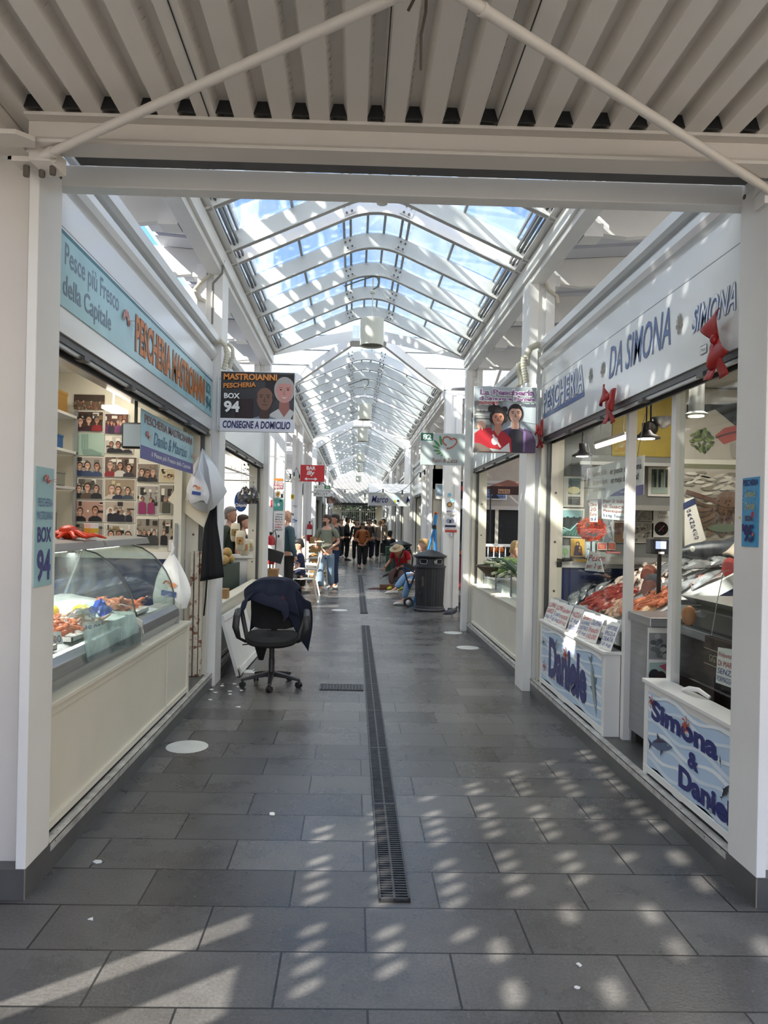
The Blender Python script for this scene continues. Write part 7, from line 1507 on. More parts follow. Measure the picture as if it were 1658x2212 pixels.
SIT = lambda k=.48, lean=.06, kn=.44: dict(pel=(0, 0, k+.04), wst=(0, -lean*.5, k+.17), che=(0, -lean, k+.40), nb=(0, -lean*1.3, k+.54), nk=(0, -lean*1.6, k+.61), hd=(0, -lean*1.9, k+.72), shl=(-.185, -lean*1.1, k+.50), shr=(.185, -lean*1.1, k+.50), ell=(-.24, -.06-lean, k+.24), elr=(.24, -.06-lean, k+.24), wrl=(-.16, -.28-lean, k+.18), wrr=(.16, -.28-lean, k+.18), hpl=(-.10, -.02, k+.03), hpr=(.10, -.02, k+.03), knl=(-.12, -kn, k+.04), knr=(.12, -kn, k+.04), anl=(-.12, -kn+.02, .09), anr=(.12, -kn+.02, .09))
WALK = dict(knl=(-.10, -.14, .52), anl=(-.10, -.16, .09), knr=(.10, .02, .49), anr=(.10, .15, .12))
ARMS = dict(ell=(-.27, .05, 1.14), wrl=(-.20, -.20, 1.06), elr=(.27, .05, 1.14), wrr=(.12, -.22, 1.00))
# the two walking men
p = foot(703, 1279); human('bearded man in a sage green t-shirt and pale jeans carrying trays', p, -.15, 'fair', 'brown', '#767a66', '#7e93a6', s=.975, pose={**WALK, **ARMS}, yaw=-1.0, beard=True, glasses=True, wide=1.2, shoes='#aeb0ac')
for k, (a, b, lab) in enumerate(((690, 1171, 'white food tray in the right hand of the bearded man'), (705, 1177, 'white food tray in the left hand of the bearded man'))):
    q = at(a, b, Y=p[1]-.26); t = thing('food_tray', lab, 'tray', q); MB(FOAM).box(-.10, -.07, 0, .10, .07, .012).box(-.10, -.07, .012, -.088, .07, .03).box(.088, -.07, .012, .10, .07, .03).build('tray_shell', t, local=True, bevel=.004); MB(cm('#c9a070')).ball((0, 0, .02), .06, .04, .015, 12, 6).build('food', t, local=True, smooth=True)
human('man in a charcoal t-shirt and dark blue wide jeans walking behind the bearded man', foot(722, 1272), -1.5, 'tan', 'black', '#34363b', '#20304e', s=.99, pose=dict(elr=(.25, -.05, 1.13), wrr=(.20, -.24, 1.08), ell=(-.25, .06, 1.13), wrl=(-.2, -.18, 1.0)), yaw=.3, wide=1.35, shoes='#bdbab2')
# left side by the bar
human('bald man in a teal knit top and black trousers standing behind the left column', (-1.27, 13.42, 0), 2.3, 'fair', 'grey', '#3d555c', '#22211f', s=1.0, bald=True, sleeve='long', girth=1.15)
def plastic_chair(x, y, rz, lab):
    t = thing('plastic_chair', lab, 'chair', (x, y, 0), rz, None); m = mt('white_resin', '#d5d2ca', .4)
    MB(m).prism([(-.22, -.22, .43), (.22, -.22, .43), (.20, .20, .425), (-.20, .20, .425)], (0, 0, .018)).build('seat', t, local=True, bevel=.006)
    mb = MB(m); mb.loft([[(a*.20*(1+.1*k), .20+k*.10+b, .43+.40*k) for a, b in ((-1, 0), (-.8, 0), (-.8, .02), (-1, .02))] for k in (0, .5, 1)]); mb.loft([[(a*.20*(1+.1*k), .20+k*.10+b, .43+.40*k) for a, b in ((.8, 0), (1, 0), (1, .02), (.8, .02))] for k in (0, .5, 1)])
    for k in range(4): a = -.11+k*.073; mb.prism([(a-.02, .21, .46), (a+.02, .21, .46), (a+.022, .30, .81), (a-.022, .30, .81)], (0, .012, 0))
    mb.box(-.22, .295, .80, .22, .315, .87).build('backrest', t, local=True, bevel=.004)
    for sx in (-1, 1):
        for (y0, y1) in ((-.20, -.25), (.19, .28)): MB(m).loft([[(sx*(.19+.04*k)+a, y0+(y1-y0)*k+b, .43-.43*k) for a, b in ((-.02, -.015), (.02, -.015), (.02, .015), (-.02, .015))] for k in (0, 1)]).build('leg', t, local=True)
        MB(m).tube([(sx*.24, -.22, .02), (sx*.25, -.22, .60), (sx*.25, -.10, .645), (sx*.24, .24, .63)], .018, 8).build('armrest', t, local=True, smooth=True)
    return t
plastic_chair(-.98, 14.1, -1.45, 'white plastic chair under the boy in navy, nearest the aisle'); plastic_chair(-1.0, 15.4, -1.5, 'empty white plastic chair behind the seated boy'); plastic_chair(-.95, 18.3, -1.7, 'white plastic chair farther back beside the bearded man'); plastic_chair(-1.75, 14.9, -.6, 'white plastic chair under the person in white')
human('boy in a navy t-shirt sitting on a white plastic chair by the bar', (-1.03, 14.1, 0), -1.45, 'fair', 'black', '#1c2340', '#16161a', s=.93, pose={**SIT(.45, .02), 'wrl': (-.10, -.36, .62), 'wrr': (.10, -.36, .62)}, pitch=.35, shoes='#2a2a2c')
human('ginger haired person in a white t-shirt sitting with their back to the aisle', (-1.72, 14.85, 0), 2.6, 'fair', 'ginger', '#cfd2d6', '#5c4a40', s=.95, pose=SIT(.45, .06))
human('grey haired man in dark clothes raising a phone at the bar tables', (-1.55, 15.7, 0), 1.9, 'fair', 'grey', '#4d5055', '#2a2a2a', s=1.0, pose={**SIT(.47, .04), 'ell': (-.26, -.25, .90), 'wrl': (-.18, -.36, 1.12)}, sleeve='long')
# guitar player
GP = (1.22, 17.3, 0)
human('seated guitar player in a red t-shirt with a wide beige hat', GP, -.5, 'tan', 'grey', '#a8141c', '#5d4640', s=1.0, pose={**SIT(.36, .20, .46), 'hd': (0, -.44, .93), 'nk': (0, -.36, .88), 'wrl': (-.30, -.42, .52), 'ell': (-.30, -.16, .66), 'wrr': (.12, -.38, .55)}, pitch=.5, hat=('#b09a78', 'brim'), girth=1.2, shoes='#c9c93a')
t = thing('electric_guitar', 'black guitar with a long neck pointing to the floor, held by the player in red', 'guitar', (GP[0]-.05, GP[1]-.38, .5), -.5)
mb = MB(BLACK); mb.prism([(.20*math.cos(w)*(1+.15*math.cos(2*w))+.08, -.02, .13*math.sin(w)*(1+.1*math.cos(3*w))) for w in [2*math.pi*k/24 for k in range(24)]], (0, .045, 0)); mb.build('guitar_body', t, local=True, bevel=.006)
MB(mt('fretboard', '#2c1c16', .5)).loft([[(x, -.03+a, z+b) for a, b in ((0, -.022), (.02, -.022), (.02, .022), (0, .022))] for x, z in ((-.08, -.02), (-.52, -.22))]).build('neck', t, local=True); MB(STEEL).prism([(-.52, -.03, -.19), (-.50, -.03, -.25), (-.62, -.03, -.30), (-.64, -.03, -.24)], (0, .015, 0)).build('headstock', t, local=True)
MB(BLACK).tube([(.22, 0, .05), (.24, .0, .25), (.15, .05, .45), (-.02, .02, .42), (-.14, -.02, .10)], .018, 6).build('strap', t, local=True)
t = thing('stool', 'low dark stool under the guitar player', 'stool', (GP[0], GP[1]+.03, 0)); MB(BLACK).lathe([(.17, .33), (.18, .345), (.17, .36)], n=20).build('seat', t, local=True)
for k in range(4): w = .8+k*1.571; MB(BLACK).cyl((.12*math.cos(w), .12*math.sin(w), .33), (.17*math.cos(w), .17*math.sin(w), 0), .012, 8).build('leg', t, local=True)
t = thing('busker_box', 'brown tip box on a reddish cloth in front of the guitar player', 'box', (.78, 17.0, 0)); MB(cm('#6a4630')).box(-.15, -.1, .012, .22, .1, .11).build('box_body', t, local=True, bevel=.004); MB(cm('#5a2a26', .9)).prism([(-.45, -.12, 0), (-.1, -.16, 0), (.25, -.14, 0), (.3, .14, 0), (-.3, .15, 0)], (0, 0, .012)).build('cloth', t, local=True)
for k in range(5): MB(mt('coin', '#c9b27a', .3, metal=.8)).lathe([(.001, 0), (.012, 0), (.012, .003)], (-.05+.05*k, -.102, .05), 8).build('coin', t, local=True)
# seated person in jeans behind the bin
human('blond person in pale jeans and striped trainers sitting behind the litter bin', (1.52, 13.75, 0), -1.57, 'fair', 'blond', '#8a8f94', '#7fa0bf', s=1.0, pose={**SIT(.42, .10, .46), 'knl': (-.10, -.50, .56), 'anl': (.0, -.72, .28), 'knr': (.12, -.46, .50), 'anr': (.12, -.56, .09)}, hairlen=.12, shoes='#cfccc4', wide=1.05)
t = thing('folding_stool', 'small seat under the blond person in jeans', 'stool', (1.55, 13.75, 0)); MB(BLACK).box(-.2, -.2, .36, .2, .2, .39).build('seat', t, local=True)
for a, b in ((-1, -1), (-1, 1), (1, -1), (1, 1)): MB(STEEL).cyl((a*.17, b*.17, .36), (a*.17, b*.17, 0), .012, 8).build('leg', t, local=True)
BT = mt('blue_tube_frame', '#27446a', .35, metal=.3); WHL = at(882, 1286, Y=13.3)
t = thing('push_cart', 'blue tubular push cart with a small black wheel standing by the litter bin', 'cart', (WHL.x, 13.3, 0))
Yc = 13.3
def pc_(a, b, dy=0): return at(a, b, Y=Yc+dy)
MB(BT).tube([pc_(871, 1226), pc_(884, 1272)], .016, 8).tube([pc_(871, 1226), pc_(897, 1237), pc_(905, 1218, .1)], .016, 8).tube([pc_(897, 1237), pc_(884, 1272)], .018, 8).tube([pc_(897, 1237, .35), pc_(897, 1237)], .014, 8).tube([pc_(905, 1218, .1), pc_(915, 1218, .3)], .014, 8).build('frame', t, smooth=True)
mb = MB(BLACK); w0 = Vector((WHL.x, Yc, .095)); mb.T = Matrix.Translation(w0) @ Matrix.Rotation(math.pi/2, 4, 'X'); mb.lathe([(.05, -.018), (.085, -.022), (.094, -.01), (.094, .01), (.085, .022), (.05, .018)], n=28); mb.build('wheel', t, smooth=True)
mb = MB(STEEL); mb.T = Matrix.Translation(w0) @ Matrix.Rotation(math.pi/2, 4, 'X'); mb.lathe([(.012, -.024), (.05, -.019), (.05, .019), (.012, .024)], n=20); mb.build('hub', t, smooth=True); MB(cm('#d8b890', .6)).box(WHL.x-.02, Yc+.02, .44, WHL.x+.13, Yc+.3, .50).build('load', t)
BE = mt('bright_blue_steel', '#3b86c4', .3, metal=.2); Ye = 13.45
t = thing('folded_easel', 'bright blue folded metal frame standing up behind the litter bin', 'frame', (at(935, 1190, Y=Ye).x, Ye, 0))
a, b, c = at(941, 1112, Y=Ye), at(920, 1195, Y=Ye), at(942, 1200, Y=Ye); d0 = at(938, 1140, Y=Ye)
b2, c2 = a+(b-a)*(a.z/(a.z-b.z)), a+(c-a)*(a.z/(a.z-c.z))
MB(BE).tube([a, d0], .034, 10).build('upper_post', t, smooth=True); MB(BE).tube([d0, b2], .022, 8).build('leg', t, smooth=True); MB(BE).tube([d0, c2], .024, 8).build('leg', t, smooth=True); MB(BE).tube([d0+V3(.03, .1, 0), c2+V3(.05, .25, 0)], .02, 8).build('leg', t, smooth=True); MB(BLACK).tube([d0+V3(0, 0, .05), d0-V3(0, 0, .02)], .038, 10).build('joint', t); MB(cm('#c0501c')).ball(a+V3(0, 0, .03), .03, n=10, m=6).build('orange_knob', t)
# people far down the aisle
FAR = [((748, 1211), 'tall man in a black jacket eating from a tray, left of centre', -2.2+3.9, dict(hair='black', skin='tan', top='#1a1a1c', legs='#161619', s=1.02, sleeve='long', girth=1.2, pose=ARMS, shoes='#1c1c1c')),
 ((781, 1227), 'woman in a rust orange jacket and black trousers looking down, middle of the aisle', .1, dict(hair='black', skin='tan', top='#8a4a1c', legs='#0f0f11', s=.90, sleeve='long', coat=.5, hairlen=.22, pitch=.4, pose=ARMS, wide=1.4, shoes='#8c8378')),
 ((769, 1214), 'dark haired woman in dark clothes behind the woman in orange', -.1, dict(hair='black', top='#26222a', legs='#17171a', s=.98, sleeve='long', hairlen=.25)),
 ((795, 1212), 'person in a brown jacket and grey cap beside the woman in orange', .5, dict(hair='brown', top='#4c3d36', legs='#26262c', s=.99, sleeve='long', hat=('#44474c', 'cap'), pose=ARMS)),
 ((808, 1208), 'person in a grey hoodie and white cap facing away near the right awning', 2.7, dict(hair='black', top='#8d9398', legs='#33435c', s=.99, sleeve='long', hat=('#cfcfcd', 'cap'), girth=1.05)),
 ((819, 1209), 'blond person in a beige sweater and black trousers facing away', 3.0, dict(hair='blond', top='#8f7f68', legs='#131315', s=.97, sleeve='long', girth=1.1)),
 ((827, 1201), 'dark haired man standing beyond the person in the beige sweater', -1.2, dict(hair='brown', skin='tan', top='#4a4038', legs='#2a2a2c', s=1.02, sleeve='long')),
 ((735, 1205), 'person in dark clothes standing by the left stalls far down the aisle', .8, dict(hair='brown', top='#2c2a2a', legs='#1d1d20', s=.98, sleeve='long'))]
for f, lab, rz, kw in FAR: human(lab, foot(*f), rz, **kw)
human('person in black sitting on a dark chair at the right side far down the aisle', foot(838, 1225), 2.6, 'tan', 'black', '#17171a', '#17171a', s=1.0, pose=SIT(.46, .05), sleeve='long')
q = foot(838, 1225); t = thing('metal_chair', 'dark metal chair under the person in black, right side of the aisle', 'chair', q, 2.6); MB(BLACK).box(-.22, -.22, .43, .22, .22, .46).build('seat', t, local=True); MB(BLACK).box(-.21, .21, .5, .21, .235, .85).build('backrest', t, local=True)
for a in (-.2, .2):
    for b in (-.2, .2): MB(BLACK).cyl((a, b, .44), (a*1.1, b*1.1, 0), .012, 8).build('leg', t, local=True)
q = foot(862, 1235); t = thing('market_crate', 'dark green plastic crates stacked at the right side behind the guitar player', 'crate', (q[0]-.12, q[1]+.6, 0)); GRC = cm('#1f4a38', .5)
for k in range(3): MB(GRC).box(-.3, -.2, k*.27, .3, .2, k*.27+.25).build('crate_body', t, local=True, bevel=.01)
t = thing('folded_umbrella', 'furled cream parasol leaning among the people near the right awning', 'parasol', foot(822, 1215)); MB(cm('#cfcabc', .8)).lathe([(.10, .02), (.07, .3), (.03, 1.1), (.01, 1.3)], n=10).build('canopy', t, local=True, smooth=True); MB(WHITE).cyl((0, 0, 0), (0, 0, 1.45), .012, 8).build('pole', t, local=True)
# seen through the second stalls
human('grey haired customer seen through the second stall on the left', (-1.98, 11.5, 0), 1.3, 'fair', 'grey', '#3d4436', '#26262a', s=1.0, sleeve='long')
human('ponytailed woman with headphones seen through the second stall on the left', (-1.78, 11.5, 0), 1.5, 'fair', 'brown', '#1b1c22', '#26262a', s=.93, hairlen=.15, yaw=.2)
human('curly haired man in a black t-shirt bending beyond the vegetables on the right', (at(1072, 1192, Y=11.0).x, 11.0, 0), 1.15, 'fair', 'blond', '#0e0f12', '#26262a', s=1.0, pose=SIT(.47, .16), pitch=.3)
t = thing('stool', 'stool under the curly haired man beyond the vegetables', 'stool', (at(1072, 1192, Y=11.0).x, 11.0, 0)); MB(BLACK).lathe([(.17, .42), (.18, .44), (.17, .455)], n=20).build('seat', t, local=True); MB(STEEL).lathe([(.18, 0), (.18, .02), (.02, .04), (.02, .42)], n=18).build('pedestal', t, local=True)
# ------------------------------------------------------------------ second stalls, background
# left second stall: counter back board, hanging goods
mb = MB(WHITE).box(-3.4, 10.44, .12, -1.50, 10.48, 1.0).box(-3.4, 10.40, 1.0, -1.45, 10.52, 1.05); struct(mb, 'wall_left_board', label='white counter board at the back of the second left stall')
mb = MB(WHITE).box(1.9, 10.44, .12, 4.8, 10.48, .60); struct(mb, 'wall_right_board', label='white low board at the back of the second right stall')
YB = 10.2; p = at(520, 1083, Y=YB); t = thing('banana_sign', 'oval blue banana brand sign hanging in the second left stall', 'sign', p); mb = MB(cm('#15458c', .35)); r = at(534, 1083, Y=YB).x-p.x
mb.prism([(r*math.cos(w), 0, r*1.62*math.sin(w)) for w in [2*math.pi*k/30 for k in range(30)]], (0, .02, 0)).build('board', t, local=True); mb = MB(WHT); F = Flat(mb, (-r, -.002, -r*1.62), (2*r, 0, 0), (0, 0, 3.24*r)); F.ell(.5, .5, .49, .49, cm('#dfe4ea')) if False else None
F.text('Chiquita', .06, .20, .96, .40, WHT, .03); F.ell(.5, .66, .10, .17, cm('#4a7ac0')); F.ell(.5, .74, .05, .06, cm('#c9d4e6')); mb.build('print', t, local=True); MB(GREYT).cyl((0, .01, r*1.6), (0, .01, 2.85-p.z), .003, 5).build('cord', t, local=True)
NET = mt('chestnut', '#5a3f2e', .5, var=.3, scale=30)
for k, px_ in enumerate((529, 545)):
    p = at(px_, 1050, Y=9.9); t = thing('nut_bag', 'clear hanging bag full of brown nuts, %s of the pair in the second left stall' % ['left', 'right'][k], 'bag', p); rn = random.Random(k)
    mb = MB(NET)
    for i in range(90):
        z = -.02-.21*rn.random()**.8; rr_ = .085*min(1, (-z+.02)/.12); a = rn.random()*6.28; q = rr_*rn.random()**.4; mb.ball((q*math.cos(a), q*math.sin(a)*.7, z), .0155, n=7, m=5)
    mb.build('nuts', t, local=True, smooth=True); MB(MATS['cellophane0']).lathe([(.03, .06), (.008, .02), (.05, -.04), (.10, -.12), (.10, -.20), (.06, -.245), (.002, -.25)], n=16, sy=.75).build('bag_film', t, local=True, smooth=True); MB(GREYT).tube([(0, 0, .05), (.01, 0, .09), (.03, 0, .1), (.03, 0, .13)], .003, 5).build('hook', t, local=True)
mb = MB(WHITE); mb.tube([at(494, 1000, Y=8.0)+V3(-.2, 0, 0), at(546, 1030, Y=10.3)], .012, 8); [mb.tube([at(500+8*k, 1005+5*k, Y=8.6+.25*k), at(500+8*k, 1012+5*k, Y=8.6+.25*k), at(503+8*k, 1016+5*k, Y=8.6+.25*k)], .004, 5) for k in range(6)]; tag(mb.build('hook_rail'), 'white rail with hooks above the goods in the second left stall', 'rail')
def produce(name, lab, grp, mat, r, spots, cat, squash=1.):
    o0 = MB(mat).ball((0, 0, 0), r, r, r*squash, 14, 10).build(name, local=True, smooth=True)
    for i, pt in enumerate(spots):
        o = o0 if i == 0 else o0.copy()
        if i: COL.objects.link(o)
        o.location = pt; o.rotation_euler = (i, i*.7, i*1.3); tag(o, lab, cat, grp)
rz_ = random.Random(12)
t = thing('produce_shelf', 'stepped dark green shelf of produce in the second left stall', 'shelf', (-1.95, 9.4, .12)); MB(cm('#26382c')).box(-2.3, 8.6, .12, -1.62, 10.3, .95).build('shelf_body', t); MB(cm('#26382c')).box(-2.3, 8.6, .95, -2.0, 10.3, 1.12).build('step', t)
produce('yellow_melon', 'round pale melon on the produce shelf of the second left stall', 'melons in the second left stall', mt('melon_skin', '#b39255', .5, var=.2, scale=20), .068, [(-1.82+.13*(k % 2), 8.8+.21*(k//2), 1.018+.09*(k % 3 == 0)) for k in range(12)], 'melon')
for k, (px_, py_, h, c) in enumerate(((519, 1168, .26, '#b98d5a'), (528, 1182, .22, '#c98f5c'), (508, 1150, .24, '#8c7a4a'), (538, 1178, .16, '#b5985c'))):
    p = at(px_, py_, Y=9.2+.1*k); t = thing('snack_packet', ['long cream packet hanging over the second left stall counter', 'orange printed packet hanging beside the long cream packet', 'dark striped packet above the long cream packet', 'brown and white packet at the right of the produce'][k], 'packet', p)
    mb = MB(cm('#d6cbb2')); mb.loft([[(w*math.cos(a), .03*q*math.sin(a), z) for a in [2*math.pi*i/12 for i in range(12)]] for z, w, q in ((h/2, .05, .2), (h*.35, .06, 1), (0, .065, 1.1), (-h*.35, .06, 1), (-h/2, .045, .2))]).build('packet_body', t, local=True, smooth=True)
    mb = MB(cm(c)); F = Flat(mb, (-.045, -.04, -h*.3), (.09, 0, 0), (0, 0, h*.6)); F.rect(0, .2, 1, .8, cm(c)); F.ell(.5, .5, .12, .1, cm('#7c4a2a')); F.ell(.4, .3, .06, .08, GREEN); mb.build('print', t, local=True)
tag(MB(cm('#a2452c', .6)).box(-3.3, 10.46, 1.04, -2.02, 10.49, 2.05).build('orange_board'), 'orange red board hanging behind the oval blue sign', 'board'); tag(MB(CARD).box(-1.42, 7.7, .70, -1.34, 7.85, .80).build('wood_block'), 'small brown block lying on the second left low wall', 'block')
# right second stall: vegetables, basket, glass guard
t = thing('vegetable_counter', 'white counter with a glass guard carrying leeks in the second right stall', 'counter', (2.1, 8.9, .12)); MB(WHITE).box(1.86, 7.3, .12, 2.7, 10.4, .80).build('counter_body', t); MB(WASHGLASS).box(1.845, 7.3, .72, 1.850, 10.4, .98).build('glass_guard', t)
for k in range(4): MB(GREYT).box(1.84, 7.5+k*.9, .71, 1.856, 7.52+k*.9, .98).build('guard_post', t)
WICK = mt('dark_wicker', '#4c3c26', .7, var=.4, scale=40, bump=.4)
t = thing('wicker_basket', 'wide shallow dark wicker basket on the second right counter nearest the far post', 'basket', (1.95, 9.6, .86)); MB(WICK).lathe([(.16, 0), (.22, .06), (.30, .13), (.31, .14), (.28, .13), (.15, .02), (.002, .015)], n=28, sy=1.6).build('basket_bowl', t, local=True, smooth=True)
LEEK = mt('leek_green', '#3f5a34', .5, var=.35, scale=14); LEEKW = mt('leek_white', '#c4cbaa', .5); LETT = mt('lettuce_green', '#7e9a4e', .55, var=.35, scale=10, bump=.3)
mb = MB(LEEK)
for k in range(5): a = (k-2)*.05; mb.tube([(0, 0, 0), (-.16, a*.6, .02), (-.34, a*1.6, .01)], [.016, .014, .004], 6)
mb.use(LEEKW).tube([(0, 0, 0), (.10, 0, -.005), (.2, 0, 0)], [.016, .018, .02], 8); lk = mb.build('leek', local=True, smooth=True)
for k in range(34):
    o = lk if k == 0 else lk.copy()
    if k: COL.objects.link(o)
    o.location = (1.98+rz_.uniform(-.12, .12), 9.9-1.9*rz_.random()**1.3, .98+rz_.uniform(-.04, .10)); o.rotation_euler = (rz_.uniform(-.3, .3), rz_.uniform(-.2, .35), -1.9+rz_.uniform(-.5, .5)); tag(o, 'dark green leek in the heap on the second right counter', 'leek', 'leeks on the second right counter')
mb = MB(LETT); mb.loft([[(x, (r+.006*math.sin(6*w))*math.cos(w), (r*.8)*math.sin(w)) for w in [2*math.pi*i/14 for i in range(14)]] for x, r in ((-.16, .01), (-.1, .05), (0, .06), (.1, .045), (.18, .015))]); lt = mb.build('lettuce', local=True, smooth=True)
for k in range(13):
    o = lt if k == 0 else lt.copy()
    if k: COL.objects.link(o)
    o.location = (2.0+rz_.uniform(-.08, .10), 7.6+.14*k+rz_.uniform(-.04, .04), 1.00+rz_.uniform(-.03, .10)); o.rotation_euler = (rz_.uniform(-.5, .5), rz_.uniform(-.3, .3), rz_.uniform(-1, 1)+1.2); tag(o, 'pale green lettuce head on the second right counter', 'lettuce', 'lettuces on the second right counter')
carton('open brown carton at the near end of the second right counter', 1.87, 7.55, .72, .2, .3, .22); 
produce('squash', 'small mottled orange squash by the lettuces', 'squashes on the second right counter', mt('squash_skin', '#a8743c', .5, var=.3, scale=30), .06, [(2.1, 7.7+.14*k, 1.12) for k in range(4)], 'squash', .8)
# right: lane beyond with shop front, posters, railing, awning
YF = 17.12; mb = MB(mt('beige_shopfront', '#a9a096', .5, var=.08)); mb.box(2.1, YF, 1.95, 10, YF+.1, 3.4); mb.use(cm('#c4bdb8')).box(2.1, YF-.06, 1.93, 10, YF, 2.02).box(2.1, YF-.03, 2.55, 10, YF, 2.62); mb.use(mt('painted_opening_shade', '#121314', .7)).box(2.1, YF+.03, .12, 10, YF+.05, 1.95)  # dark sheet behind the posts paints the shaded shop interiors
for k in range(6): mb.use(CREAM).box(2.1+k*1.25, YF, .12, 2.18+k*1.25, YF+.06, 1.95)
struct(mb, 'wall_right_shopfront', label='beige shop front with shade painted into its openings across the side lane on the right')
for k, (a, b, c, d, lab, fn) in enumerate(((940, 1045, 962, 1078, 'pale blue bird poster on the shop front across the lane', lambda F: (F.rect(.06, .2, .94, .94, cm('#8fa6b4')), F.line([(.1, .4), (.4, .6), (.9, .5)], .02, WHT), F.poly([(.6, .2), (.8, .35), (.94, .2)], BLK))), (994, 1040, 1004, 1078, 'black poster with a red shape on the shop front across the lane', lambda F: (F.rect(0, 0, 1, 1, cm('#262024')), F.ell(.5, .6, .15, .15, cm('#b5301c')))), (1042, 1047, 1094, 1080, 'blue iron lattice poster below the brown awning', lambda F: (F.rect(.05, .08, .95, .94, cm('#7d93c0')), [F.line([(.08+.09*k, .08), (.12+.09*k, .94)], .03, cm('#1c2438')) for k in range(9)], [F.line([(.06, .2*k), (.94, .2*k)], .03, cm('#1c2438')) for k in range(1, 5)], F.poly([(.3, .08), (.5, .5), (.7, .08)], cm('#14182a')))))):
    A, B = at(a, b, Y=YF-.07), at(c, d, Y=YF-.07); mb = MB(PAPER).box(A.x, YF-.07, B.z, B.x, YF-.061, A.z); F = Flat(mb, (A.x, YF-.071, B.z), (B.x-A.x, 0, 0), (0, 0, A.z-B.z)); fn(F); tag(mb.build('poster'), lab, 'poster')
t = thing('pop_up_awning', 'brown lane awning lettered with a number beyond the second right stall', 'awning', (3.7, 15.2, 1.9)); BA = mt('brown_awning_cloth', '#3c241e', .8, var=.1); A, B, C_, D = [at(*q, Y=15.2) for q in ((1060, 1050), (1120, 1050), (1120, 1072), (1060, 1068))]
MB(BA).box(A.x, 15.18, D.z, B.x+.5, 15.2, A.z).build('valance', t); ap = at(1096, 1037, Y=15.6); MB(cm('#8c5a48', .8)).add([A, Vector((B.x+.5, 15.2, A.z)), ap, Vector((A.x, 16.4, A.z)), Vector((B.x+.5, 16.4, A.z))], [(0, 1, 2), (0, 2, 3), (1, 4, 2), (3, 2, 4)]).build('roof_cloth', t, solid=.006)
mb = MB(cm('#b58a68')); L0, L1 = at(1075, 1066, Y=15.17), at(1101, 1057, Y=15.17); F = Flat(mb, (L0.x, 15.17, L0.z), (L1.x-L0.x, 0, 0), (0, 0, L1.z-L0.z)); F.rect(0, 0, 1, 1, cm('#b58a68')); F.text('Rael 8172a', .06, .2, .94, .8, cm('#2a1a16'), .02); mb.build('name_plate', t)
for a in (A.x, B.x+.45): MB(BLACK).cyl((a, 15.22, 0), (a, 15.22, A.z), .015, 8).build('pole', t)
t = thing('railing', 'white vertical bar railing crossing the side lane beyond the second right stall', 'railing', (3.5, 13.0, 0)); zt = at(1080, 1175, Y=13.0).z
MB(WHITE).box(1.95, 12.98, zt-.05, 7, 13.02, zt).build('top_rail', t); MB(WHITE).box(1.95, 12.99, .12, 7, 13.01, .16).build('bottom_rail', t); [MB(WHITE).box(x_, 12.98, 0, x_+.04, 13.02, .14).build('post', t) for x_ in (1.96, 4.4, 6.9)]; MB(WHITE).box(1.95, 12.985, zt-.30, 7, 13.015, zt-.24).build('mid_rail', t)
for k in range(40): MB(WHITE).box(2.0+k*.105, 12.992, .14, 2.016+k*.105, 13.008, zt-.04).build('baluster', t)
for k in range(5): p = (2.6+k*.7, 16.6, .12); tag(MB(cm(['#7c1c22', '#23262c', '#8c2028', '#b5a43c', '#28303c'][k])).prism([(p[0]-.2, p[1]-.2, 0), (p[0]+.2, p[1]-.2, 0), (p[0]+.2, p[1]+.2, 0), (p[0]-.2, p[1]+.2, 0)], (0, 0, .82+.1*(k % 3))).build('market_crate', bevel=.02), ['dark red', 'black', 'second dark red', 'yellow', 'slate blue'][k]+' crate stack in front of the shop across the lane', 'crate')
produce('orange_fruit', 'orange and red fruit on the crates across the lane', 'fruit across the lane', mt('orange_skin', '#c2661c', .5, var=.2), .075, [(2.6+.7*(k//4)-.075+.15*(k % 2), 16.52+.16*(k//2 % 2), [.82, .92, 1.02, .82, .92][k//4]+.075) for k in range(20)], 'fruit')
# second crossing awning with writing
t = thing('stall_awning', 'white awning with blue italic names protruding over the aisle on the right', 'awning', (1.3, 21.0, 2.0)); AW = mt('white_awning_cloth', '#c9c7c6', .7, var=.05)
A, B, C_, D = at(797, 1064, Y=21), at(905, 1061, Y=21), at(905, 1091, Y=21), at(797, 1092, Y=21); zt = A.z; zb = D.z
MB(AW).box(A.x, 20.99, zb, 2.2, 21.0, zt).build('valance', t); E_ = at(815, 1052, Y=22.3); MB(AW).prism([(A.x, 21.0, zt), (2.2, 21.0, zt), (2.2, 22.8, zt+.36), (A.x+.0, 22.8, zt+.36)], (0, 0, .01)).build('roof_cloth', t); MB(AW).prism([(A.x, 21, zb), (A.x, 21, zt), (A.x, 22.8, zt+.36), (A.x, 22.8, zb)], (.01, 0, 0)).build('side_cloth', t)
mb = MB(NV); F = Flat(mb, (A.x, 20.985, zb), (B.x-A.x, 0, 0), (0, 0, zt-zb)); F.text('Marco', .05, .24, .38, .76, cm('#2b2e6c'), .01, .25); F.text('Mat', .74, .24, .95, .76, cm('#2b2e6c'), .01, .25); F.ell(.54, .5, .30, .36, cm('#c4d2dc')); F.ell(.52, .35, .1, .12, cm('#c9b23c')); F.ell(.58, .4, .1, .1, BLK); mb.build('lettering', t)

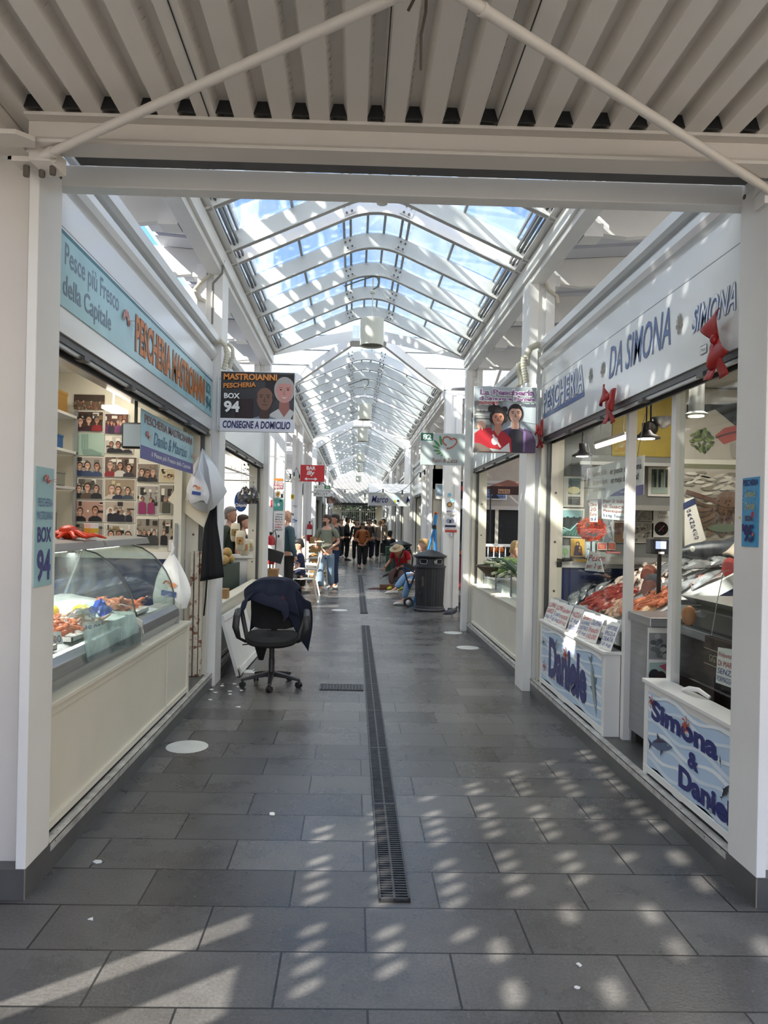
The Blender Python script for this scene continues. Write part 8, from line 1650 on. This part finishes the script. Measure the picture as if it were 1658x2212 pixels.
# left striped awning of the fruit stall
t = thing('stall_awning', 'brown slatted awning of the fruit seller on the left beyond the white sign', 'awning', (-.9, 24.5, 2.3)); BS = mt('brown_awning_slat', '#6a5546', .7)
for k in range(9): MB(BS).prism([(-1.30+.085*k, 23.7, 2.62-.035*k), (-1.25+.085*k, 23.7, 2.60-.035*k), (-1.25+.085*k, 30.5, 2.60-.035*k), (-1.30+.085*k, 30.5, 2.62-.035*k)], (0, 0, .02)).build('slat', t)
MB(cm('#8a8078')).tube([(-1.4, 23.75, 2.66), (-.62, 23.75, 2.32)], .015, 6).build('arm', t)
A, B = at(705, 1076, Y=23.6), at(724, 1088, Y=23.6); mb = MB(cm('#5a4038')).box(A.x, 23.6, B.z, B.x, 23.62, A.z); F = Flat(mb, (A.x, 23.598, B.z), (B.x-A.x, 0, 0), (0, 0, A.z-B.z)); F.text('COGONI', .05, .5, .95, .9, cm('#2a1c18')); F.text('FRUIT', .15, .1, .85, .45, cm('#2a1c18')); mb.use(BLACK); [mb.cyl((x_, 23.75, B.z), (x_, 23.75, 2.60-.035*(x_+1.3)/.085), .006, 5) for x_ in (A.x+.04, A.x+.22)]; tag(mb.build('hanging_sign'), 'small brown wooden sign hanging under the slatted awning', 'sign')
# bar area on the left: back facade, counter, string lights
mb = MB(mt('white_render_wall', '#cfccc6', .6, var=.05)); mb.box(-7.0, 12.5, 0, -6.9, 24, 4.2); mb.use(mt('painted_opening_shade', '#121314', .7)).box(-6.9, 13.2, .8, -6.88, 16.0, 2.2).box(-6.9, 17.0, .0, -6.88, 19.5, 2.2); mb.use(RED).box(-6.89, 13.2, 2.2, -6.86, 16, 2.5); struct(mb, 'wall_left_bar', label='white rear wall of the bar area on the left with shade painted into its openings')  # dark sheets on the wall face paint shaded openings
t = thing('bar_counter', 'white bar counter of the open area on the left', 'counter', (-2.6, 18, 0)); MB(WHITE).box(-2.9, 16.4, 0, -2.3, 20.6, 1.05).build('counter_body', t, bevel=.01); MB(mt('grey_counter_top', '#7d7b78', .3)).box(-2.95, 16.35, 1.05, -2.2, 20.65, 1.09).build('worktop', t); MB(WHITE).prism([(-2.3, 16.3, 1.5), (-2.3, 16.3, 1.53), (-1.4, 16.3, 1.23), (-1.4, 16.3, 1.2)], (0, 2.5, 0)).build('white_flap', t)
def table(x, y, lab):
    t = thing('cafe_table', lab, 'table', (x, y, 0)); MB(WHITE).lathe([(.002, .70), (.33, .70), (.33, .72), (.002, .72)], n=30).build('tabletop', t, local=True); MB(STEEL).lathe([(.2, 0), (.2, .015), (.025, .03), (.025, .70)], n=18).build('pedestal', t, local=True)
table(-1.62, 14.25, 'round white cafe table in front of the seated boy'); table(-1.75, 16.0, 'round white cafe table beside the man raising a phone')
WO = [(-.98, 19.2), (-.98, 20.2)]
for k, (x, y) in enumerate(WO):
    t = thing('wooden_crate', ['stack of pale wooden fruit crates behind the bearded man', 'second stack of pale wooden crates farther along the left side'][k], 'crate', (x, y, 0))
    for j in range(5):
        mb = MB(WOOD)
        for z in (.02, .11): mb.box(-.2, -.3, j*.24+z, .2, -.28, j*.24+z+.07).box(-.2, .28, j*.24+z, .2, .3, j*.24+z+.07).box(-.2, -.3, j*.24+z, -.18, .3, j*.24+z+.07).box(.18, -.3, j*.24+z, .2, .3, j*.24+z+.07)
        mb.build('slatted_crate', t, local=True)
def string_lights(pts, n, lab):
    t = thing('string_lights', lab, 'string lights', pts[0]); P_ = [Vector(p) for p in pts]; path = []
    for a, b in zip(P_, P_[1:]):
        for i in range(10): f = i/10; path.append(a+(b-a)*f-Vector((0, 0, .5*(b-a).length*.12*4*f*(1-f))))
    path.append(P_[-1]); MB(BLACK).tube(path, .006, 5).build('cable', t)
    for i in range(n):
        p = path[int((i+.5)*len(path)/n)]; MB(BLACK).cyl(p, p-V3(0, 0, .09), .016, 8).build('bulb_socket', t); MB(mt('clear_bulb', '#d8d2c0', .15)).ball(p-V3(0, 0, .125), .032, .032, .042, 10, 8).build('bulb', t, smooth=True)
string_lights([at(672, 1030, Y=20.8), at(765, 1056, Y=19), at(827, 1056, Y=17), at(905, 1020, Y=13.3), at(920, 1010, Y=12.7)], 7, 'black string of bulbs swagging across the aisle beyond the red bar sign')
string_lights([at(612, 995, Y=12.8), at(640, 1010, Y=16), at(668, 1005, Y=20.6)], 6, 'black string of bulbs along the bar area on the left'); string_lights([at(690, 1085, Y=34), at(735, 1092, Y=33), at(820, 1090, Y=33)], 9, 'string of pale bulbs across the far end of the aisle')
# end of the aisle: dark canopy, gate, trees, sunlit pillars
mb = MB(mt('dark_canopy', '#3c3d3c', .6)).box(-1.4, 42.5, 2.62, 1.8, 44.5, 2.8); mb.use(WHITE).box(-1.0, 42.45, 2.80, 1.3, 42.55, 3.0); struct(mb, 'ceiling_far', label='dark canopy over the far gate')
mb = MB(mt('sunlit_cream_wall', '#dcd3b8', .7, var=.05)).box(-2.6, 43.2, 0, -.78, 43.6, 2.65).box(1.25, 43.2, 0, 3.4, 43.6, 2.65); struct(mb, 'wall_far_pillars', label='cream walls on both sides of the far gate')
t = thing('iron_gate', 'white vertical bar gate closing the far end of the aisle', 'gate', (.45, 44.5, 0))
for z in (.15, 1.0, 2.25): MB(WHITE).box(-1.6, 44.48, z, 2.8, 44.52, z+.06).build('rail', t)
for k in range(36): MB(WHITE).box(-1.6+k*.125, 44.485, .1, -1.57+k*.125, 44.515, 2.45).build('bar', t)
MB(WHITE).box(.30, 44.45, 0, .42, 44.55, 2.55).build('post', t)
LEAFM = mt('tree_leaves', '#1c2a12', .6, var=.5, scale=3); TRK = mt('tree_bark', '#4a3c30', .8, var=.3, scale=10)
def tree(x, y, r, h, lab, seed):
    t = thing('tree', lab, 'tree', (x, y, 0)); MB(TRK).tube([(0, 0, 0), (.1, 0, h*.4), (0, .1, h*.7)], [.18, .14, .08], 10).build('trunk', t, local=True, smooth=True); r_ = random.Random(seed); mb = MB(LEAFM); mb.ball((0, 0, h), r*.86, r*.86, r*.68, 14, 10)
    for k in range(1500):
        d = Vector((r_.gauss(0, 1), r_.gauss(0, 1), r_.gauss(0, 1))).normalized()*r*(r_.random()**.35); d.z *= .8; p = Vector((0, 0, h))+d; a = Vector((r_.gauss(0, 1), r_.gauss(0, 1), r_.gauss(0, 1))).normalized(); b = a.orthogonal().normalized(); s = .13
        mb.poly([p-a*s, p+b*s*.6, p+a*s, p-b*s*.6])
    mb.build('crown', t, local=True)
for k, (x, y, r, h) in enumerate(((-1.9, 47.0, 1.4, 2.2), (.5, 50, 1.7, 2.8), (2.9, 47.0, 1.4, 2.1), (-5.5, 52, 2.6, 5.0), (5.6, 52, 2.6, 5.2), (.4, 55, 2.9, 4.6))): tree(x, y, r, h, ['low tree behind the left half of the far gate', 'tree behind the middle of the far gate', 'low tree behind the right half of the far gate', 'tall tree far left beyond the gate', 'tall tree far right beyond the gate', 'tallest tree straight beyond the gate'][k], k)
t = thing('potted_shrub', 'leafy green shrub by the gate behind the man in black', 'plant', (-.75, 40.5, 0)); MB(cm('#7a4a34')).lathe([(.14, 0), (.2, .3), (.21, .32)], n=16).build('pot', t, local=True); mb = MB(mt('shrub_leaves', '#5c6a2c', .6, var=.4, scale=5)); r_ = random.Random(3)
for k in range(400):
    d = Vector((r_.gauss(0, .16), r_.gauss(0, .16), .3+abs(r_.gauss(0, .35)))); a = Vector((r_.gauss(0, 1), r_.gauss(0, 1), r_.gauss(0, 1))).normalized(); b = a.orthogonal().normalized(); mb.poly([d-a*.05, d+b*.03, d+a*.05, d-b*.03])
mb.build('foliage', t, local=True)
# surroundings that close the view: paving outside, neighbouring blocks
GR_ = mt('outdoor_paving', (.42, .39, .35), .8, var=.1, scale=1); mb = MB(GR_).box(-60, -60, -.08, 60, 110, -.055).box(-60, -60, -.06, 60, -6, -.002); struct(mb, 'ground', label='pale paving around the market', local=True)
BLK1 = mt('pale_apartment_render', '#cbbfa8', .8, var=.06)
for k, (x0, x1, y0, y1, h, lab) in enumerate(((-26, -16, -10, 60, 7.5, 'pale apartment block beyond the left roofs'), (13, 24, -10, 60, 9, 'pale apartment block beyond the right roofs'), (-14, 14, 62, 70, 9, 'pale apartment block behind the far trees'))):
    t = thing('apartment_building', lab, 'building', ((x0+x1)/2, (y0+y1)/2, 0)); MB(BLK1).box(x0, y0, 0, x1, y1, h).build('wall', t)
    if k < 2:
        xf = x1 if k == 0 else x0
        for j in range(8):
            for i in range(2): MB(mt('dark_window', '#3a4046', .3)).box(xf-.02, y0+3+j*8, 1.2+i*3.4, xf+.02, y0+4.4+j*8, 2.9+i*3.4).build('window_pane', t)
for s in (-1, 1):                        # neighbouring hall sides
    mb = MB(mt('hall_panel', '#b9bcbd', .5, var=.05)).box(s*9.0, 3, 0, s*9.1, 44, 3.6); struct(mb, 'wall_hall_%s' % ('left' if s < 0 else 'right'), label='pale panel side of the neighbouring market hall')
# stalls farther away get dark goods on their counters
for i, (a, b) in enumerate(MODL):
    if i < 3: continue
    for s in (-1, 1):
        if s < 0 and i == 3: continue
        xf = FL if s < 0 else FR; mb = MB(mt('dark_stall_counter', '#3a3430', .6)).box(xf+s*.3, a+.3, .12, xf+s*1.0, b-.3, .9); tag(mb.build('stall_counter'), 'dark counter of the %s stall in the %s row' % ('left' if s < 0 else 'right', ['', '', '', 'fourth', 'fifth', 'sixth', 'seventh', 'last'][i]), 'counter', 'dark counters of the distant stalls')
        produce('produce', 'fruit or vegetable heaped on a distant stall counter', 'produce on the distant stalls', mt(['tomato_red', 'citrus_orange', 'cabbage_green', 'apple_green', 'aubergine'][i % 5], ['#9c2a1c', '#c2741c', '#6a8a3c', '#7c9a34', '#3a2440'][i % 5], .5, var=.2), .07, [(xf+s*(.38+.14*(k % 3)), a+.5+.19*(k//3), .965+.02*(k % 2)) for k in range(36)], 'produce')
